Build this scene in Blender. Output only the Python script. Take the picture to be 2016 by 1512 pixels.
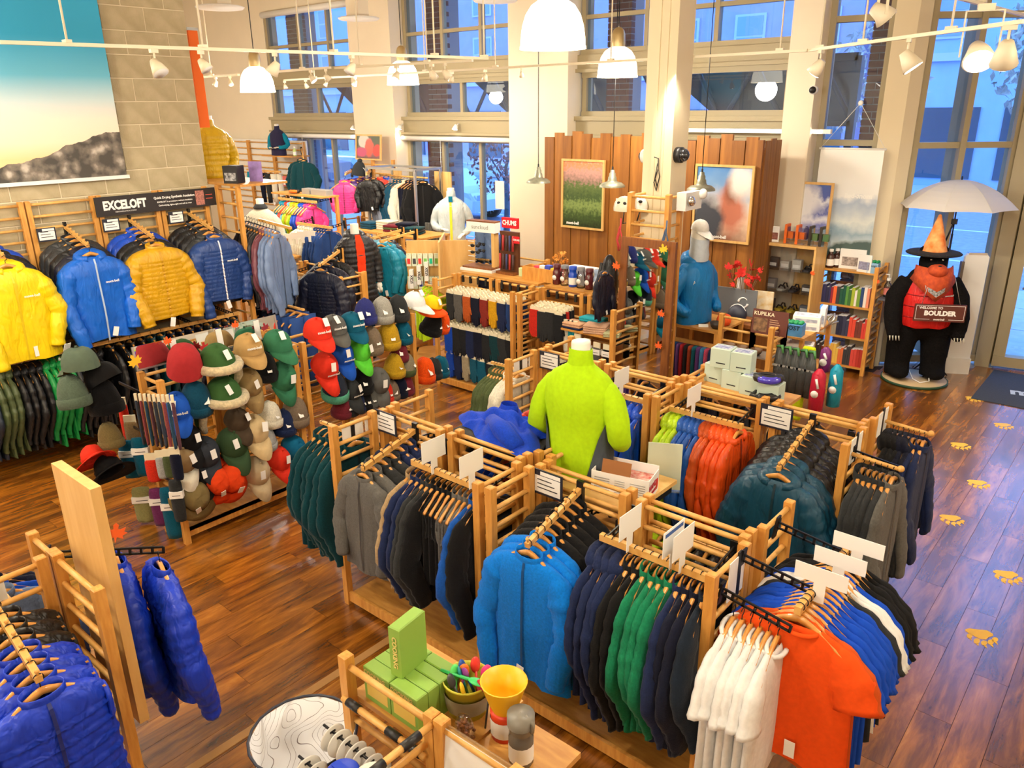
import bpy, bmesh, math, random
from mathutils import Vector, Matrix, Euler
random.seed(7)
for o in list(bpy.data.objects): bpy.data.objects.remove(o)
SC = bpy.context.scene
COL = SC.collection
PI = math.pi
# ------------------------------------------------------------------ camera
CAMH = 3.2
FPX = 1530.66
_yaw, _pitch, _roll = math.radians(40.601), math.radians(19.603), math.radians(-0.666)
_f = Vector((-math.sin(_yaw)*math.cos(_pitch), math.cos(_yaw)*math.cos(_pitch), -math.sin(_pitch)))
_r0 = Vector((math.cos(_yaw), math.sin(_yaw), 0)); _u0 = _r0.cross(_f)
_r = _r0*math.cos(_roll)+_u0*math.sin(_roll); _u = -_r0*math.sin(_roll)+_u0*math.cos(_roll)
cam = bpy.data.cameras.new('camera'); cam.sensor_width = 36; cam.lens = FPX/2016*36; cam.clip_end = 300
cam_o = bpy.data.objects.new('camera', cam); COL.objects.link(cam_o)
cam_o.matrix_world = Matrix(((_r.x,_u.x,-_f.x,0),(_r.y,_u.y,-_f.y,0),(_r.z,_u.z,-_f.z,CAMH),(0,0,0,1)))
SC.camera = cam_o
# ------------------------------------------------------------------ world (blue dusk sky)
W = bpy.data.worlds.new('dusk'); SC.world = W; W.use_nodes = True
_wn = W.node_tree.nodes; _wl = W.node_tree.links
_bg = _wn['Background']; _tc = _wn.new('ShaderNodeTexCoord'); _sx = _wn.new('ShaderNodeSeparateXYZ'); _rp = _wn.new('ShaderNodeValToRGB')
_wl.new(_tc.outputs['Generated'], _sx.inputs[0]); _wl.new(_sx.outputs['Z'], _rp.inputs[0]); _wl.new(_rp.outputs[0], _bg.inputs[0])
_rp.color_ramp.elements[0].color = (.34,.56,1.0,1); _rp.color_ramp.elements[1].color = (.22,.46,1.0,1); _rp.color_ramp.elements[1].position = .6
_bg.inputs[1].default_value = 5.2
VS = SC.view_settings
SC.display_settings.display_device = 'sRGB'
VS.view_transform = 'Standard'; VS.look = 'None'; VS.gamma = 1.0; VS.use_curve_mapping = False
VS.exposure = 0.0
SC.cycles.use_denoising = True
SC.cycles.max_bounces = 6; SC.cycles.diffuse_bounces = 3; SC.cycles.glossy_bounces = 3; SC.cycles.transparent_max_bounces = 12
SC.cycles.caustics_reflective = False; SC.cycles.caustics_refractive = False
SC.cycles.sample_clamp_indirect = 6
# ------------------------------------------------------------------ picture measurements -> points in the place
def ray(px, py):
    return _r*((px-1008)/FPX) + _u*(-(py-756)/FPX) + _f
def fl(px, py, z=0.0):
    d = ray(px, py); t = (z-CAMH)/d.z
    return Vector((d.x*t, d.y*t, z))
def onx(px, py, x):
    d = ray(px, py); t = x/d.x
    return Vector((x, d.y*t, CAMH+d.z*t))
def ony(px, py, y):
    d = ray(px, py); t = y/d.y
    return Vector((d.x*t, y, CAMH+d.z*t))
# ------------------------------------------------------------------ colours and materials
def s2l(c):
    c /= 255.0
    return c/12.92 if c <= .04045 else ((c+.055)/1.055)**2.4
def rgb(r, g, b): return (s2l(r), s2l(g), s2l(b), 1)
MATS = {}
def _base(name):
    m = bpy.data.materials.new(name); m.use_nodes = True
    n = m.node_tree.nodes; l = m.node_tree.links
    return m, n, l, n['Principled BSDF']
def mat(name, c, rough=.6, metal=0., noise=0., nscale=20., bump=0., bscale=60., spec=.5, stretch=None, c2=None, sheen=0., emit=0., ecol=None, coat=0., wrinkle=0.):
    if name in MATS: return MATS[name]
    m, n, l, b = _base(name)
    col = rgb(*c)
    b.inputs['Roughness'].default_value = rough; b.inputs['Metallic'].default_value = metal
    b.inputs['Specular IOR Level'].default_value = spec
    b.inputs['Base Color'].default_value = col
    if coat: b.inputs['Coat Weight'].default_value = coat; b.inputs['Coat Roughness'].default_value = .1
    if sheen: b.inputs['Sheen Weight'].default_value = sheen
    tc = None
    if noise or bump:
        tc = n.new('ShaderNodeTexCoord'); src = tc.outputs['Object']
        if stretch:
            mp = n.new('ShaderNodeMapping'); mp.inputs['Scale'].default_value = stretch; l.new(src, mp.inputs[0]); src = mp.outputs[0]
    if noise:
        t = n.new('ShaderNodeTexNoise'); t.inputs['Scale'].default_value = nscale; t.inputs['Detail'].default_value = 4; l.new(src, t.inputs['Vector'])
        mx = n.new('ShaderNodeMix'); mx.data_type = 'RGBA'
        d = c2 or tuple(max(0, v*(1-noise)) for v in c)
        mx.inputs[6].default_value = rgb(*d); mx.inputs[7].default_value = col
        rp = n.new('ShaderNodeMapRange'); rp.inputs['From Min'].default_value = .3; rp.inputs['From Max'].default_value = .7
        l.new(t.outputs[0], rp.inputs[0]); l.new(rp.outputs[0], mx.inputs[0]); l.new(mx.outputs[2], b.inputs['Base Color'])
    if wrinkle:
        mw = n.new('ShaderNodeMapping'); mw.inputs['Scale'].default_value = (3,3,1); l.new(tc.outputs['Object'], mw.inputs[0])
        t3 = n.new('ShaderNodeTexNoise'); t3.inputs['Scale'].default_value = wrinkle; t3.inputs['Detail'].default_value = 2; t3.inputs['Distortion'].default_value = .8; l.new(mw.outputs[0], t3.inputs['Vector'])
        bw_ = n.new('ShaderNodeBump'); bw_.inputs['Strength'].default_value = .5 if rough < .6 else .32; bw_.inputs['Distance'].default_value = .035; l.new(t3.outputs[0], bw_.inputs['Height'])
    if bump:
        t2 = n.new('ShaderNodeTexNoise'); t2.inputs['Scale'].default_value = bscale; t2.inputs['Detail'].default_value = 3; l.new(src, t2.inputs['Vector'])
        bp = n.new('ShaderNodeBump'); bp.inputs['Strength'].default_value = bump; bp.inputs['Distance'].default_value = .01
        l.new(t2.outputs[0], bp.inputs['Height']); l.new(bp.outputs[0], b.inputs['Normal'])
        if wrinkle: l.new(bw_.outputs[0], bp.inputs['Normal'])
    if emit:
        b.inputs['Emission Color'].default_value = rgb(*(ecol or c)); b.inputs['Emission Strength'].default_value = emit
    MATS[name] = m
    return m
def fab(c, kind='fleece'):
    if kind == 'fleece': return mat('fleece_%d_%d_%d' % c, c, .95, noise=.12, nscale=90, bump=.25, bscale=140, spec=.15, sheen=.08, wrinkle=4.)
    if kind == 'nylon': return mat('nylon_%d_%d_%d' % c, c, .42, noise=.08, nscale=12, bump=.35, bscale=14, spec=.4, wrinkle=6.)
    if kind == 'knit': return mat('knit_%d_%d_%d' % c, c, .95, noise=.15, nscale=120, bump=.4, bscale=160, spec=.1, sheen=.08)
    return mat('cotton_%d_%d_%d' % c, c, .85, noise=.05, nscale=40, bump=.12, bscale=25, spec=.2, wrinkle=3.5)
M = {}
M['pine'] = mat('pine_wood', (226,166,82), .45, noise=.22, nscale=3, stretch=(14,14,2.2), c2=(200,134,56), bump=.05, bscale=20)
M['dowel'] = mat('dowel_wood', (232,182,104), .42, noise=.12, nscale=3, stretch=(6,6,6), c2=(214,156,78))
M['ply'] = mat('shelf_board_wood', (216,160,80), .45, noise=.18, nscale=2.5, stretch=(3,14,14), c2=(190,130,58))
M['maple'] = mat('pale_maple', (232,190,120), .45, noise=.1, nscale=2, stretch=(10,10,1.5), c2=(218,170,98))
M['hanger'] = mat('hanger_wood', (222,160,78), .3, noise=.15, nscale=20, c2=(196,128,54), coat=.4)
M['walnut'] = mat('brown_frame_wood', (140,84,36), .5, noise=.2, nscale=3, stretch=(12,12,2), c2=(112,62,24))
M['wire'] = mat('black_steel', (22,22,24), .4, metal=.3)
M['black'] = mat('black_plastic', (20,20,22), .45)
M['white'] = mat('white_paint', (240,238,232), .55)
M['card'] = mat('white_card', (244,242,236), .6)
M['cream_card'] = mat('cream_card', (238,228,196), .6)
M['yellow_card'] = mat('yellow_card', (236,214,130), .6)
M['steel'] = mat('brushed_steel', (190,192,190), .35, metal=.9)
M['chrome'] = mat('chrome', (220,220,220), .15, metal=1)
M['navyframe'] = mat('dark_navy_frame', (30,36,52), .4)
M['mann'] = mat('mannequin_white', (240,234,220), .4)
M['ink'] = mat('dark_ink', (40,40,44), .7)
M['wink'] = mat('white_ink', (245,245,240), .7)
M['wall'] = mat('cream_wall_paint', (240,226,200), .8, noise=.02, nscale=2, bump=.03, bscale=80)
M['trim'] = mat('taupe_window_frame', (166,152,118), .5)
M['tagw'] = mat('hang_tag_white', (246,244,238), .6)
M['sec'] = mat('security_tag_plastic', (232,230,224), .35)
def glassmat(name, tint=(1,1,1,1), refl=.08, rough=.0):
    m = bpy.data.materials.new(name); m.use_nodes = True; n = m.node_tree.nodes; l = m.node_tree.links
    n.remove(n['Principled BSDF']); out = n['Material Output']
    t = n.new('ShaderNodeBsdfTransparent'); t.inputs[0].default_value = tint
    g = n.new('ShaderNodeBsdfGlossy'); g.inputs['Roughness'].default_value = rough; g.inputs[0].default_value = (1,1,1,1)
    fr = n.new('ShaderNodeLayerWeight'); fr.inputs[0].default_value = .25
    mr = n.new('ShaderNodeMapRange'); mr.inputs['To Min'].default_value = refl*.5; mr.inputs['To Max'].default_value = min(1,refl*5)
    mx = n.new('ShaderNodeMixShader'); l.new(fr.outputs['Fresnel'], mr.inputs[0]); l.new(mr.outputs[0], mx.inputs[0])
    l.new(t.outputs[0], mx.inputs[1]); l.new(g.outputs[0], mx.inputs[2]); l.new(mx.outputs[0], out.inputs[0])
    MATS[name] = m
    return m
M['glass'] = glassmat('window_glass', (.82,.90,1,1), .07)
M['clear'] = glassmat('clear_acrylic', (.95,.96,.97,1), .12, .05)
M['bottle_clear'] = glassmat('bottle_clear', (.82,.84,.86,1), .2, .05)
# ------------------------------------------------------------------ mesh helpers
class MB:
    def __init__(s): s.v = []; s.f = []; s.sm = []
    def add(s, vs, fs, smooth=False):
        k = len(s.v); s.v += [tuple(p) for p in vs]; s.f += [tuple(i+k for i in f) for f in fs]; s.sm += [smooth]*len(fs); return s
    def box(s, x0, x1, y0, y1, z0, z1, m=None):
        p = [(x0,y0,z0),(x1,y0,z0),(x1,y1,z0),(x0,y1,z0),(x0,y0,z1),(x1,y0,z1),(x1,y1,z1),(x0,y1,z1)]
        if m: p = [m @ Vector(q) for q in p]
        return s.add(p, [(3,2,1,0),(4,5,6,7),(0,1,5,4),(1,2,6,5),(2,3,7,6),(3,0,4,7)])
    def cbox(s, c, d, m=None):
        return s.box(c[0]-d[0]/2,c[0]+d[0]/2,c[1]-d[1]/2,c[1]+d[1]/2,c[2]-d[2]/2,c[2]+d[2]/2,m)
    def loft(s, rings, cap0=True, cap1=True, smooth=True, closed=True):
        n = len(rings[0]); vs = [p for r in rings for p in r]; fs = []
        for i in range(len(rings)-1):
            for j in range(n if closed else n-1):
                a = i*n+j; b = i*n+(j+1) % n; fs.append((a,b,b+n,a+n))
        if cap0: fs.append(tuple(range(n-1,-1,-1)))
        if cap1: fs.append(tuple(range((len(rings)-1)*n, len(rings)*n)))
        return s.add(vs, fs, smooth)
    def tube(s, path, rad, n=8, sy=1., cap=True, flat=None):
        P = [Vector(p) for p in path]; R = rad if isinstance(rad,(list,tuple)) else [rad]*len(P); rings = []
        up = Vector((0,0,1)) if abs((P[1]-P[0]).normalized().z) < .9 else Vector((0,1,0))
        for i, p in enumerate(P):
            t = (P[min(i+1,len(P)-1)]-P[max(i-1,0)]).normalized()
            a = t.cross(up); a = a.normalized() if a.length > 1e-5 else Vector((1,0,0)); b = a.cross(t).normalized(); up = b
            ring = []
            for j in range(n):
                an = 2*PI*j/n; q = p + (a*math.cos(an)+b*math.sin(an))*R[i]
                if flat is not None: q.y = p.y+(q.y-p.y)*flat
                ring.append(q)
            rings.append(ring)
        return s.loft(rings, cap, cap)
    def lathe(s, prof, n=20, c=(0,0,0), cap0=False, cap1=False, a0=0, a1=None, m=None):
        rings = []
        for r, z in prof:
            ring = [Vector((c[0]+r*math.cos(2*PI*j/n), c[1]+r*math.sin(2*PI*j/n), c[2]+z)) for j in range(n)]
            if m: ring = [m @ q for q in ring]
            rings.append(ring)
        return s.loft(rings, cap0, cap1)
    def prism(s, pts, z0, z1, m=None):
        n = len(pts); vs = [Vector((x,y,z0)) for x, y in pts]+[Vector((x,y,z1)) for x, y in pts]
        if m: vs = [m @ q for q in vs]
        fs = [tuple(range(n-1,-1,-1)), tuple(range(n,2*n))]+[(i,(i+1) % n,(i+1) % n+n,i+n) for i in range(n)]
        return s.add(vs, fs)
    def ell(s, c, r, n=16, k=10, m=None):
        rings = []
        for i in range(k+1):
            ph = -PI/2+PI*i/k
            cr = max(math.cos(ph),.02)
            ring = [Vector((c[0]+r[0]*cr*math.cos(2*PI*j/n), c[1]+r[1]*cr*math.sin(2*PI*j/n), c[2]+r[2]*math.sin(ph))) for j in range(n)]
            if m: ring = [m @ q for q in ring]
            rings.append(ring)
        return s.loft(rings, True, True)
    def mesh(s, name):
        me = bpy.data.meshes.new(name); me.from_pydata(s.v, [], s.f)
        me.polygons.foreach_set('use_smooth', s.sm); me.update(); return me
def obj(name, me, m, parent=None, loc=None, rot=None, own=False):
    """link a mesh as an object; the material sits on the object so that copies can share meshes"""
    o = bpy.data.objects.new(name, me); COL.objects.link(o)
    if isinstance(m, str): m = M[m]
    if len(me.materials) == 0: me.materials.append(None)
    o.material_slots[0].link = 'OBJECT'; o.material_slots[0].material = m
    if parent: o.parent = parent
    if loc is not None: o.location = loc
    if rot is not None: o.rotation_euler = rot
    return o
def build(mb, name, m, parent=None, loc=None, rot=None): return obj(name, mb.mesh(name), m, parent, loc, rot)
USED = {}
def tag(o, label, cat, group=None, kind=None):
    o['label'] = label; o['category'] = cat
    if group: o['group'] = group
    if kind: o['kind'] = kind
    return o
def thing(name, label, cat, loc=(0,0,0), rz=0., group=None, rot=None):
    o = bpy.data.objects.new(name, None); o.empty_display_size = .05; COL.objects.link(o); o.location = loc
    o.rotation_euler = rot or (0,0,rz)
    return tag(o, label, cat, group)
def struct(name, mb, m, parent=None, label=None):
    o = build(mb, name, m, parent)
    if not parent: o['kind'] = 'structure'
    if label: o['label'] = label
    return o
def copy_tree(o, parent=None):
    c = o.copy(); COL.objects.link(c); c.parent = parent
    for ch in [x for x in o.children]: copy_tree(ch, c)
    return c
def text_mesh(body, size, align, bold, ext):
    cu = bpy.data.curves.new('lettering', 'FONT'); cu.body = body; cu.size = size; cu.align_x = align; cu.align_y = 'CENTER'
    cu.extrude = ext; cu.offset = bold; cu.resolution_u = 2
    o = bpy.data.objects.new('lettering', cu); me = bpy.data.meshes.new_from_object(o); me.name = 'lettering'
    bpy.data.objects.remove(o); bpy.data.curves.remove(cu); me.materials.clear(); return me
def text(parent, body, size, loc, rot, m, align='CENTER', name='lettering', bold=0., sx=1., ext=0.0004):
    me = cached(('text',body,size,align,bold,ext), lambda: text_mesh(body, size, align, bold, ext))
    o = obj(name, me, m, parent, loc, rot); o.scale = (sx,1,1)
    return o
ORD = ['zeroth','first','second','third','fourth','fifth','sixth','seventh','eighth','ninth','tenth','eleventh','twelfth','thirteenth','fourteenth','fifteenth','sixteenth','seventeenth','eighteenth','nineteenth','twentieth']
FZ = (PI/2,0,0)          # text upright facing -Y
FX = (PI/2,0,PI/2)       # text upright facing +X
MC = {}
def cached(key, fn):
    if key not in MC: MC[key] = fn()
    return MC[key]
# ================================================================== LAMPS OF THE PLACE (pendants and track heads, also unseen ones outside the view, two of them added as fill)
WARM = (1.0, .91, .77)
def point(name, loc, e, r=.12, col=WARM):
    l = bpy.data.lights.new(name, 'POINT'); l.energy = e; l.color = col; l.shadow_soft_size = r
    o = bpy.data.objects.new(name, l); COL.objects.link(o); o.location = loc; return o
def spot(name, loc, d, e, ang=70, r=.05, col=WARM):
    l = bpy.data.lights.new(name, 'SPOT'); l.energy = e; l.color = col; l.shadow_soft_size = r; l.spot_size = math.radians(ang); l.spot_blend = .7
    o = bpy.data.objects.new(name, l); COL.objects.link(o); o.location = loc
    o.rotation_euler = Vector(d).to_track_quat('-Z','Y').to_euler(); return o
PEND_E = 145
M['shade'] = mat('lit_shade', (255,240,205), .4, emit=5.0, ecol=(255,238,205))
M['lens'] = mat('lit_lens', (255,244,225), .4, emit=14.0, ecol=(255,240,215))
M['track'] = mat('track_enamel', (238,226,196), .45)
M['neckmetal'] = mat('spun_aluminium', (196,176,130), .35, metal=.8)
def pendant(loc, lab, shadow=True):
    t = thing('pendant_lamp', lab, 'lamp', loc, group='bell pendant lamps')
    k = .225
    me = cached('bell', lambda: MB().lathe([(k*1.02,-.015),(k*1.02,0),(k,.005),(k*.985,.06),(k*.94,.13),(k*.84,.2),(k*.66,.26),(k*.42,.295),(k*.3,.305)], 32).mesh('shade'))
    obj('shade', me, 'shade', t)
    me = cached('neck', lambda: MB().lathe([(.075,.3),(.078,.34),(.074,.43),(.06,.475),(.03,.5),(.008,.505)], 20).mesh('neck'))
    obj('neck', me, 'neckmetal', t)
    me = cached('pcord', lambda: MB().tube([(0,0,.5),(0,0,5.55-3.55)], .006, 6).mesh('cord'))
    obj('cord', me, 'black', t)
    point('lamp_bulb', (loc[0],loc[1],loc[2]-.12), PEND_E, .16)
pendant((-3.57,4.64,3.59), 'largest glowing bell pendant lamp, nearest the viewer at the top')
pendant((-5.23,8.0,3.52), 'glowing bell pendant lamp just beside the white column')
pendant((-8.89,8.06,3.53), 'glowing bell pendant lamp in front of the second window bay')
pendant((-9.81,6.28,3.44), 'glowing bell pendant lamp beyond the end of the block wall')
for qi, q in enumerate([(-7.2,.9,3.7),(-3.2,.6,3.8),(-6.0,-1.4,3.7),(-.4,2.4,3.9),(1.2,6.0,3.75),(-.6,-2.4,3.7),(-13,5.4,3.55),(-16.2,6.2,3.55)]):  # unseen pendants carry on the row; last two added to brighten the far wall
    pendant(q, 'bell pendant lamp outside the picture, '+['above the low wall rail','above the corner vest rack','behind the corner vest rack','above the T-shirt bar','above the paw prints','behind the viewpoint','added unseen behind the block wall','added unseen in the far left recess'][qi])
# ================================================================== FLOOR
def floor_material():
    m, n, l, b = _base('laminate_plank'); MATS['laminate_plank'] = m
    oi = n.new('ShaderNodeObjectInfo'); tc = n.new('ShaderNodeTexCoord'); geo = n.new('ShaderNodeNewGeometry')
    mp = n.new('ShaderNodeMapping'); mp.inputs['Scale'].default_value = (7,1.1,7); l.new(geo.outputs['Position'], mp.inputs[0])
    t = n.new('ShaderNodeTexNoise'); t.noise_dimensions = '4D'; t.inputs['Scale'].default_value = 1.4; t.inputs['Detail'].default_value = 6; t.inputs['Roughness'].default_value = .65; t.inputs['Distortion'].default_value = .6
    rs = n.new('ShaderNodeMath'); rs.operation = 'MULTIPLY'; rs.inputs[1].default_value = 40
    l.new(mp.outputs[0], t.inputs['Vector']); l.new(oi.outputs['Random'], rs.inputs[0]); l.new(rs.outputs[0], t.inputs['W'])
    rp = n.new('ShaderNodeValToRGB'); e = rp.color_ramp.elements
    e[0].position = .30; e[0].color = rgb(66,32,8); e[1].position = .74; e[1].color = rgb(214,144,54)
    a = e.new(.47); a.color = rgb(132,76,18); a = e.new(.6); a.color = rgb(176,108,30)
    l.new(t.outputs[0], rp.inputs[0])
    hs = n.new('ShaderNodeHueSaturation'); mr = n.new('ShaderNodeMapRange'); mr.inputs['To Min'].default_value = .75; mr.inputs['To Max'].default_value = 1.2
    l.new(oi.outputs['Random'], mr.inputs[0]); l.new(mr.outputs[0], hs.inputs['Value']); l.new(rp.outputs[0], hs.inputs['Color']); l.new(hs.outputs[0], b.inputs['Base Color'])
    b.inputs['Roughness'].default_value = .27; b.inputs['Specular IOR Level'].default_value = 1.0; b.inputs['Coat Weight'].default_value = .7; b.inputs['Coat Roughness'].default_value = .22; b.inputs['Coat IOR'].default_value = 1.6
    t2 = n.new('ShaderNodeTexNoise'); t2.inputs['Scale'].default_value = 12; l.new(mp.outputs[0], t2.inputs['Vector'])
    bp = n.new('ShaderNodeBump'); bp.inputs['Strength'].default_value = .12; bp.inputs['Distance'].default_value = .004; l.new(t2.outputs[0], bp.inputs['Height']); l.new(bp.outputs[0], b.inputs['Normal'])
    return m
M['plank'] = floor_material()
M['slab'] = mat('floor_joint_dark', (46,28,16), .8)
def ang_y(x):   # inner face of the slanted entrance glazing
    if x < -2.64: return 9.98
    if x < -1.6: return 10.28+(x+2.64)*.82
    return 11.2
fb = MB(); fb.prism([(-20,-3),(3,-3),(3,11.4),(-1.5,11.2),(-2.64,10.3),(-2.9,10.1),(-20,10.1)], -.1, -.011)
floor = struct('floor', fb, 'slab')
PW, PL = .1797, 1.22
VIEW = [(-2.3,.4,3.5,11.3),(-8.2,-1.3,.7,2.75),(-5.4,-3.75,2.4,6.7),(-6.8,-3.7,5.2,6.6)]
rest = MB(); nplank = 0
for i in range(-108, 20):
    x0 = -.5614+PW*i; x1 = x0+PW-.0022; xm = (x0+x1)/2
    off = (i*.437 % 1)*PL
    y = -2.0+off-PL
    while y < 11.3:
        y0, y1 = y, y+PL-.0022; y += PL
        y1 = min(y1, ang_y(x0))
        if y0 < -2: y0 = -2
        if y1-y0 < .03: continue
        vis = any(a < xm < b and c < (y0+y1)/2 < d for a, b, c, d in VIEW)
        if vis and nplank < 300:
            L = round(y1-y0, 3)
            me = cached(('plank',L), lambda: MB().box(-PW/2+.0011,PW/2-.0011,-L/2,L/2,-.011,0).mesh('plank'))
            obj('plank', me, 'plank', floor, (xm,(y0+y1)/2,0)); nplank += 1
        else: rest.box(x0,x1,y0,y1,-.011,0)
ro = build(rest, 'plank_field', 'plank', floor); ro['kind'] = 'stuff'
M['strip'] = mat('floor_seam_strip', (176,132,80), .4)
struct('trim_1', MB().box(-3.33,-3.275,.2,2.74,0,.006), 'strip', label='tan transition strip across the plank floor')
# paw prints
PAD = [(688,462),(720,455),(780,463),(850,470),(893,495),(895,510),(860,520),(840,538),(800,532),(760,515),(715,490),(690,475)]
TOE = [(720,510,22,18,735,545),(773,548,24,20,787,584),(828,562,24,18,850,603),(877,556,24,19,898,598),(908,538,24,18,932,577)]
def crop2floor(u, v): return fl(1716+u/3.78, 1112+v/3.78)
_c = crop2floor(800,510)
def paw_mesh():
    mb = MB(); q = [crop2floor(*p)-_c for p in PAD]
    mb.prism([(p.x,p.y) for p in q][::-1], .0004, .0016)
    for u, v, a, b, cu, cv in TOE:
        pts = [crop2floor(u+a*math.cos(k*PI/6), v+b*math.sin(k*PI/6))-_c for k in range(12)]
        mb.prism([(p.x,p.y) for p in pts], .0004, .0016)
        pts = [crop2floor(u-4,v+b*1.1)-_c, crop2floor(u+14,v+b*1.0)-_c, crop2floor(cu,cv)-_c]
        mb.prism([(p.x,p.y) for p in pts], .0004, .0016)
    return mb.mesh('paw_print_decal')
M['pawyel'] = mat('yellow_vinyl', (250,196,50), .5)
_pm = paw_mesh()
for k, (px, py, lab) in enumerate([(1917,785,'touching the corner of the entrance mat'),(1975,838,'second from the entrance mat, right row'),(1890,877,'second from the entrance mat, left row'),(1925,952,'in the middle of the floor, fourth from the mat'),(1872,1022,'beside the navy jackets at the rack end'),(1982,1134,'second nearest the viewer, by the picture edge'),(1930,1252,'nearest the viewer, beside the black shirts')]):
    o = obj('paw_print_decal', _pm, 'pawyel', None, fl(px,py)); tag(o, 'yellow bear paw floor sticker '+lab, 'floor sticker', 'yellow paw print stickers')
M['mat'] = mat('charcoal_mat', (62,68,78), .95, noise=.15, nscale=80, bump=.3, bscale=200)
dm = thing('entrance_mat', 'dark grey carpet mat with white print at the door', 'mat', (0,0,0))
build(MB().box(-1.42,.5,9.72,11.02,.0005,.010), 'mat_body', 'mat', dm)
text(dm, 'mont-bell', .3, (-.55,10.35,.0108), (0,0,.2), mat('mat_print', (196,206,212), .95), bold=.01)
# ================================================================== BLOCK WALL ON THE LEFT
WX = -8.55
M['block'] = mat('concrete_block', (192,178,144), .9, noise=.14, nscale=6, bump=.35, bscale=70, c2=(172,158,124))
M['mortar'] = mat('mortar', (222,210,180), .95, bump=.2, bscale=90)
wl = struct('wall_left', MB().box(-8.95,WX-.006,-2,4.69,0,5.6), 'mortar')
CH = .2257; z0 = 3.5217-CH*15
yj = onx(264,175,WX).y
for c in range(0, 25):
    za = z0+CH*c
    if za > 5.5: break
    ph = 0 if (c-14) % 2 == 0 else CH
    k = -9
    while True:
        ya = yj+ph+2*CH*k; k += 1
        yb = ya+2*CH
        if ya > 4.6: break
        if yb < 1.4: continue
        yb2 = min(yb, 4.695)
        L = round(yb2-ya-.010, 3)
        if L < .03: continue
        def mk():
            mb = MB(); b = .004
            y0_, y1_, zz0, zz1 = -L/2, L/2, -CH/2+.005, CH/2-.005
            mb.loft([[(-.03,y0_,zz0),(-.03,y1_,zz0),(-.03,y1_,zz1),(-.03,y0_,zz1)],[(-b,y0_,zz0),(-b,y1_,zz0),(-b,y1_,zz1),(-b,y0_,zz1)],[(0,y0_+b,zz0+b),(0,y1_-b,zz0+b),(0,y1_-b,zz1-b),(0,y0_+b,zz1-b)]], smooth=False)
            return mb.mesh('block')
        obj('block', cached(('blk',L), mk), 'block', wl, (WX, (ya+yb2)/2, za+CH/2))
# sky-and-rocks banner
def poster_mat():
    m, n, l, b = _base('mountain_banner_print'); tc = n.new('ShaderNodeTexCoord'); sp = n.new('ShaderNodeSeparateXYZ'); l.new(tc.outputs['Object'], sp.inputs[0])
    rp = n.new('ShaderNodeValToRGB'); e = rp.color_ramp.elements
    mr = n.new('ShaderNodeMapRange'); mr.inputs['From Min'].default_value = 0; mr.inputs['From Max'].default_value = 1.75; l.new(sp.outputs['Z'], mr.inputs[0]); l.new(mr.outputs[0], rp.inputs[0])
    e[0].position = 0.12; e[0].color = rgb(250,206,150); e[1].position = .75; e[1].color = rgb(44,168,214)
    for p, c in [(.2,(252,226,196)),(.32,(250,234,216)),(.42,(206,228,232)),(.55,(110,196,226))]: x = e.new(p); x.color = rgb(*c)
    # rocky ridge at the foot of the print
    ns = n.new('ShaderNodeTexNoise'); ns.inputs['Scale'].default_value = 2.2; ns.inputs['Detail'].default_value = 5; cmb = n.new('ShaderNodeCombineXYZ'); l.new(sp.outputs['Y'], cmb.inputs[0]); l.new(cmb.outputs[0], ns.inputs['Vector'])
    h1 = n.new('ShaderNodeMapRange'); h1.inputs['From Min'].default_value = -1.3; h1.inputs['From Max'].default_value = -.15; h1.inputs['To Min'].default_value = .06; h1.inputs['To Max'].default_value = .42; l.new(sp.outputs['Y'], h1.inputs[0])
    h2 = n.new('ShaderNodeMath'); h2.operation = 'MULTIPLY_ADD'; h2.inputs[1].default_value = .22; l.new(ns.outputs[0], h2.inputs[0]); l.new(h1.outputs[0], h2.inputs[2])
    h3 = n.new('ShaderNodeMath'); h3.operation = 'SUBTRACT'; h3.inputs[1].default_value = .1; l.new(h2.outputs[0], h3.inputs[0])
    lt = n.new('ShaderNodeMath'); lt.operation = 'LESS_THAN'; l.new(sp.outputs['Z'], lt.inputs[0]); l.new(h3.outputs[0], lt.inputs[1])
    vo = n.new('ShaderNodeTexVoronoi'); vo.inputs['Scale'].default_value = 9; vo.feature = 'F1'; l.new(tc.outputs['Object'], vo.inputs['Vector'])
    n2 = n.new('ShaderNodeTexNoise'); n2.inputs['Scale'].default_value = 9; n2.inputs['Detail'].default_value = 6; l.new(tc.outputs['Object'], n2.inputs['Vector'])
    ad = n.new('ShaderNodeMath'); ad.operation = 'MULTIPLY_ADD'; ad.inputs[1].default_value = .55; l.new(vo.outputs['Distance'], ad.inputs[0]); l.new(n2.outputs[0], ad.inputs[2])
    r2 = n.new('ShaderNodeValToRGB'); g = r2.color_ramp.elements; g[0].position = .45; g[0].color = rgb(196,186,172); g[1].position = .9; g[1].color = rgb(70,66,60); x = g.new(.65); x.color = rgb(128,118,106); l.new(ad.outputs[0], r2.inputs[0])
    mx = n.new('ShaderNodeMix'); mx.data_type = 'RGBA'; l.new(lt.outputs[0], mx.inputs[0]); l.new(rp.outputs[0], mx.inputs[6]); l.new(r2.outputs[0], mx.inputs[7]); l.new(mx.outputs[2], b.inputs['Base Color'])
    b.inputs['Roughness'].default_value = .6
    return m
pz = onx(250,345,-8.5).z; pyr = onx(250,345,-8.5).y
pt = thing('wall_banner', 'huge wall banner of blue sky over grey rocks', 'banner', (-8.5,pyr,pz))
build(MB().box(-.012,0,-1.9,0,0,2.55), 'printed_sheet', poster_mat(), pt)
build(MB().box(-.03,.015,-1.92,.02,-.03,.005), 'bottom_rod', 'white', pt)
M['orange_fabric'] = mat('orange_banner_cloth', (238,110,36), .8)
ob = thing('hanging_banner', 'narrow orange banner edge beside the block wall', 'banner', (-8.62,4.78,3.02))
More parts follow.
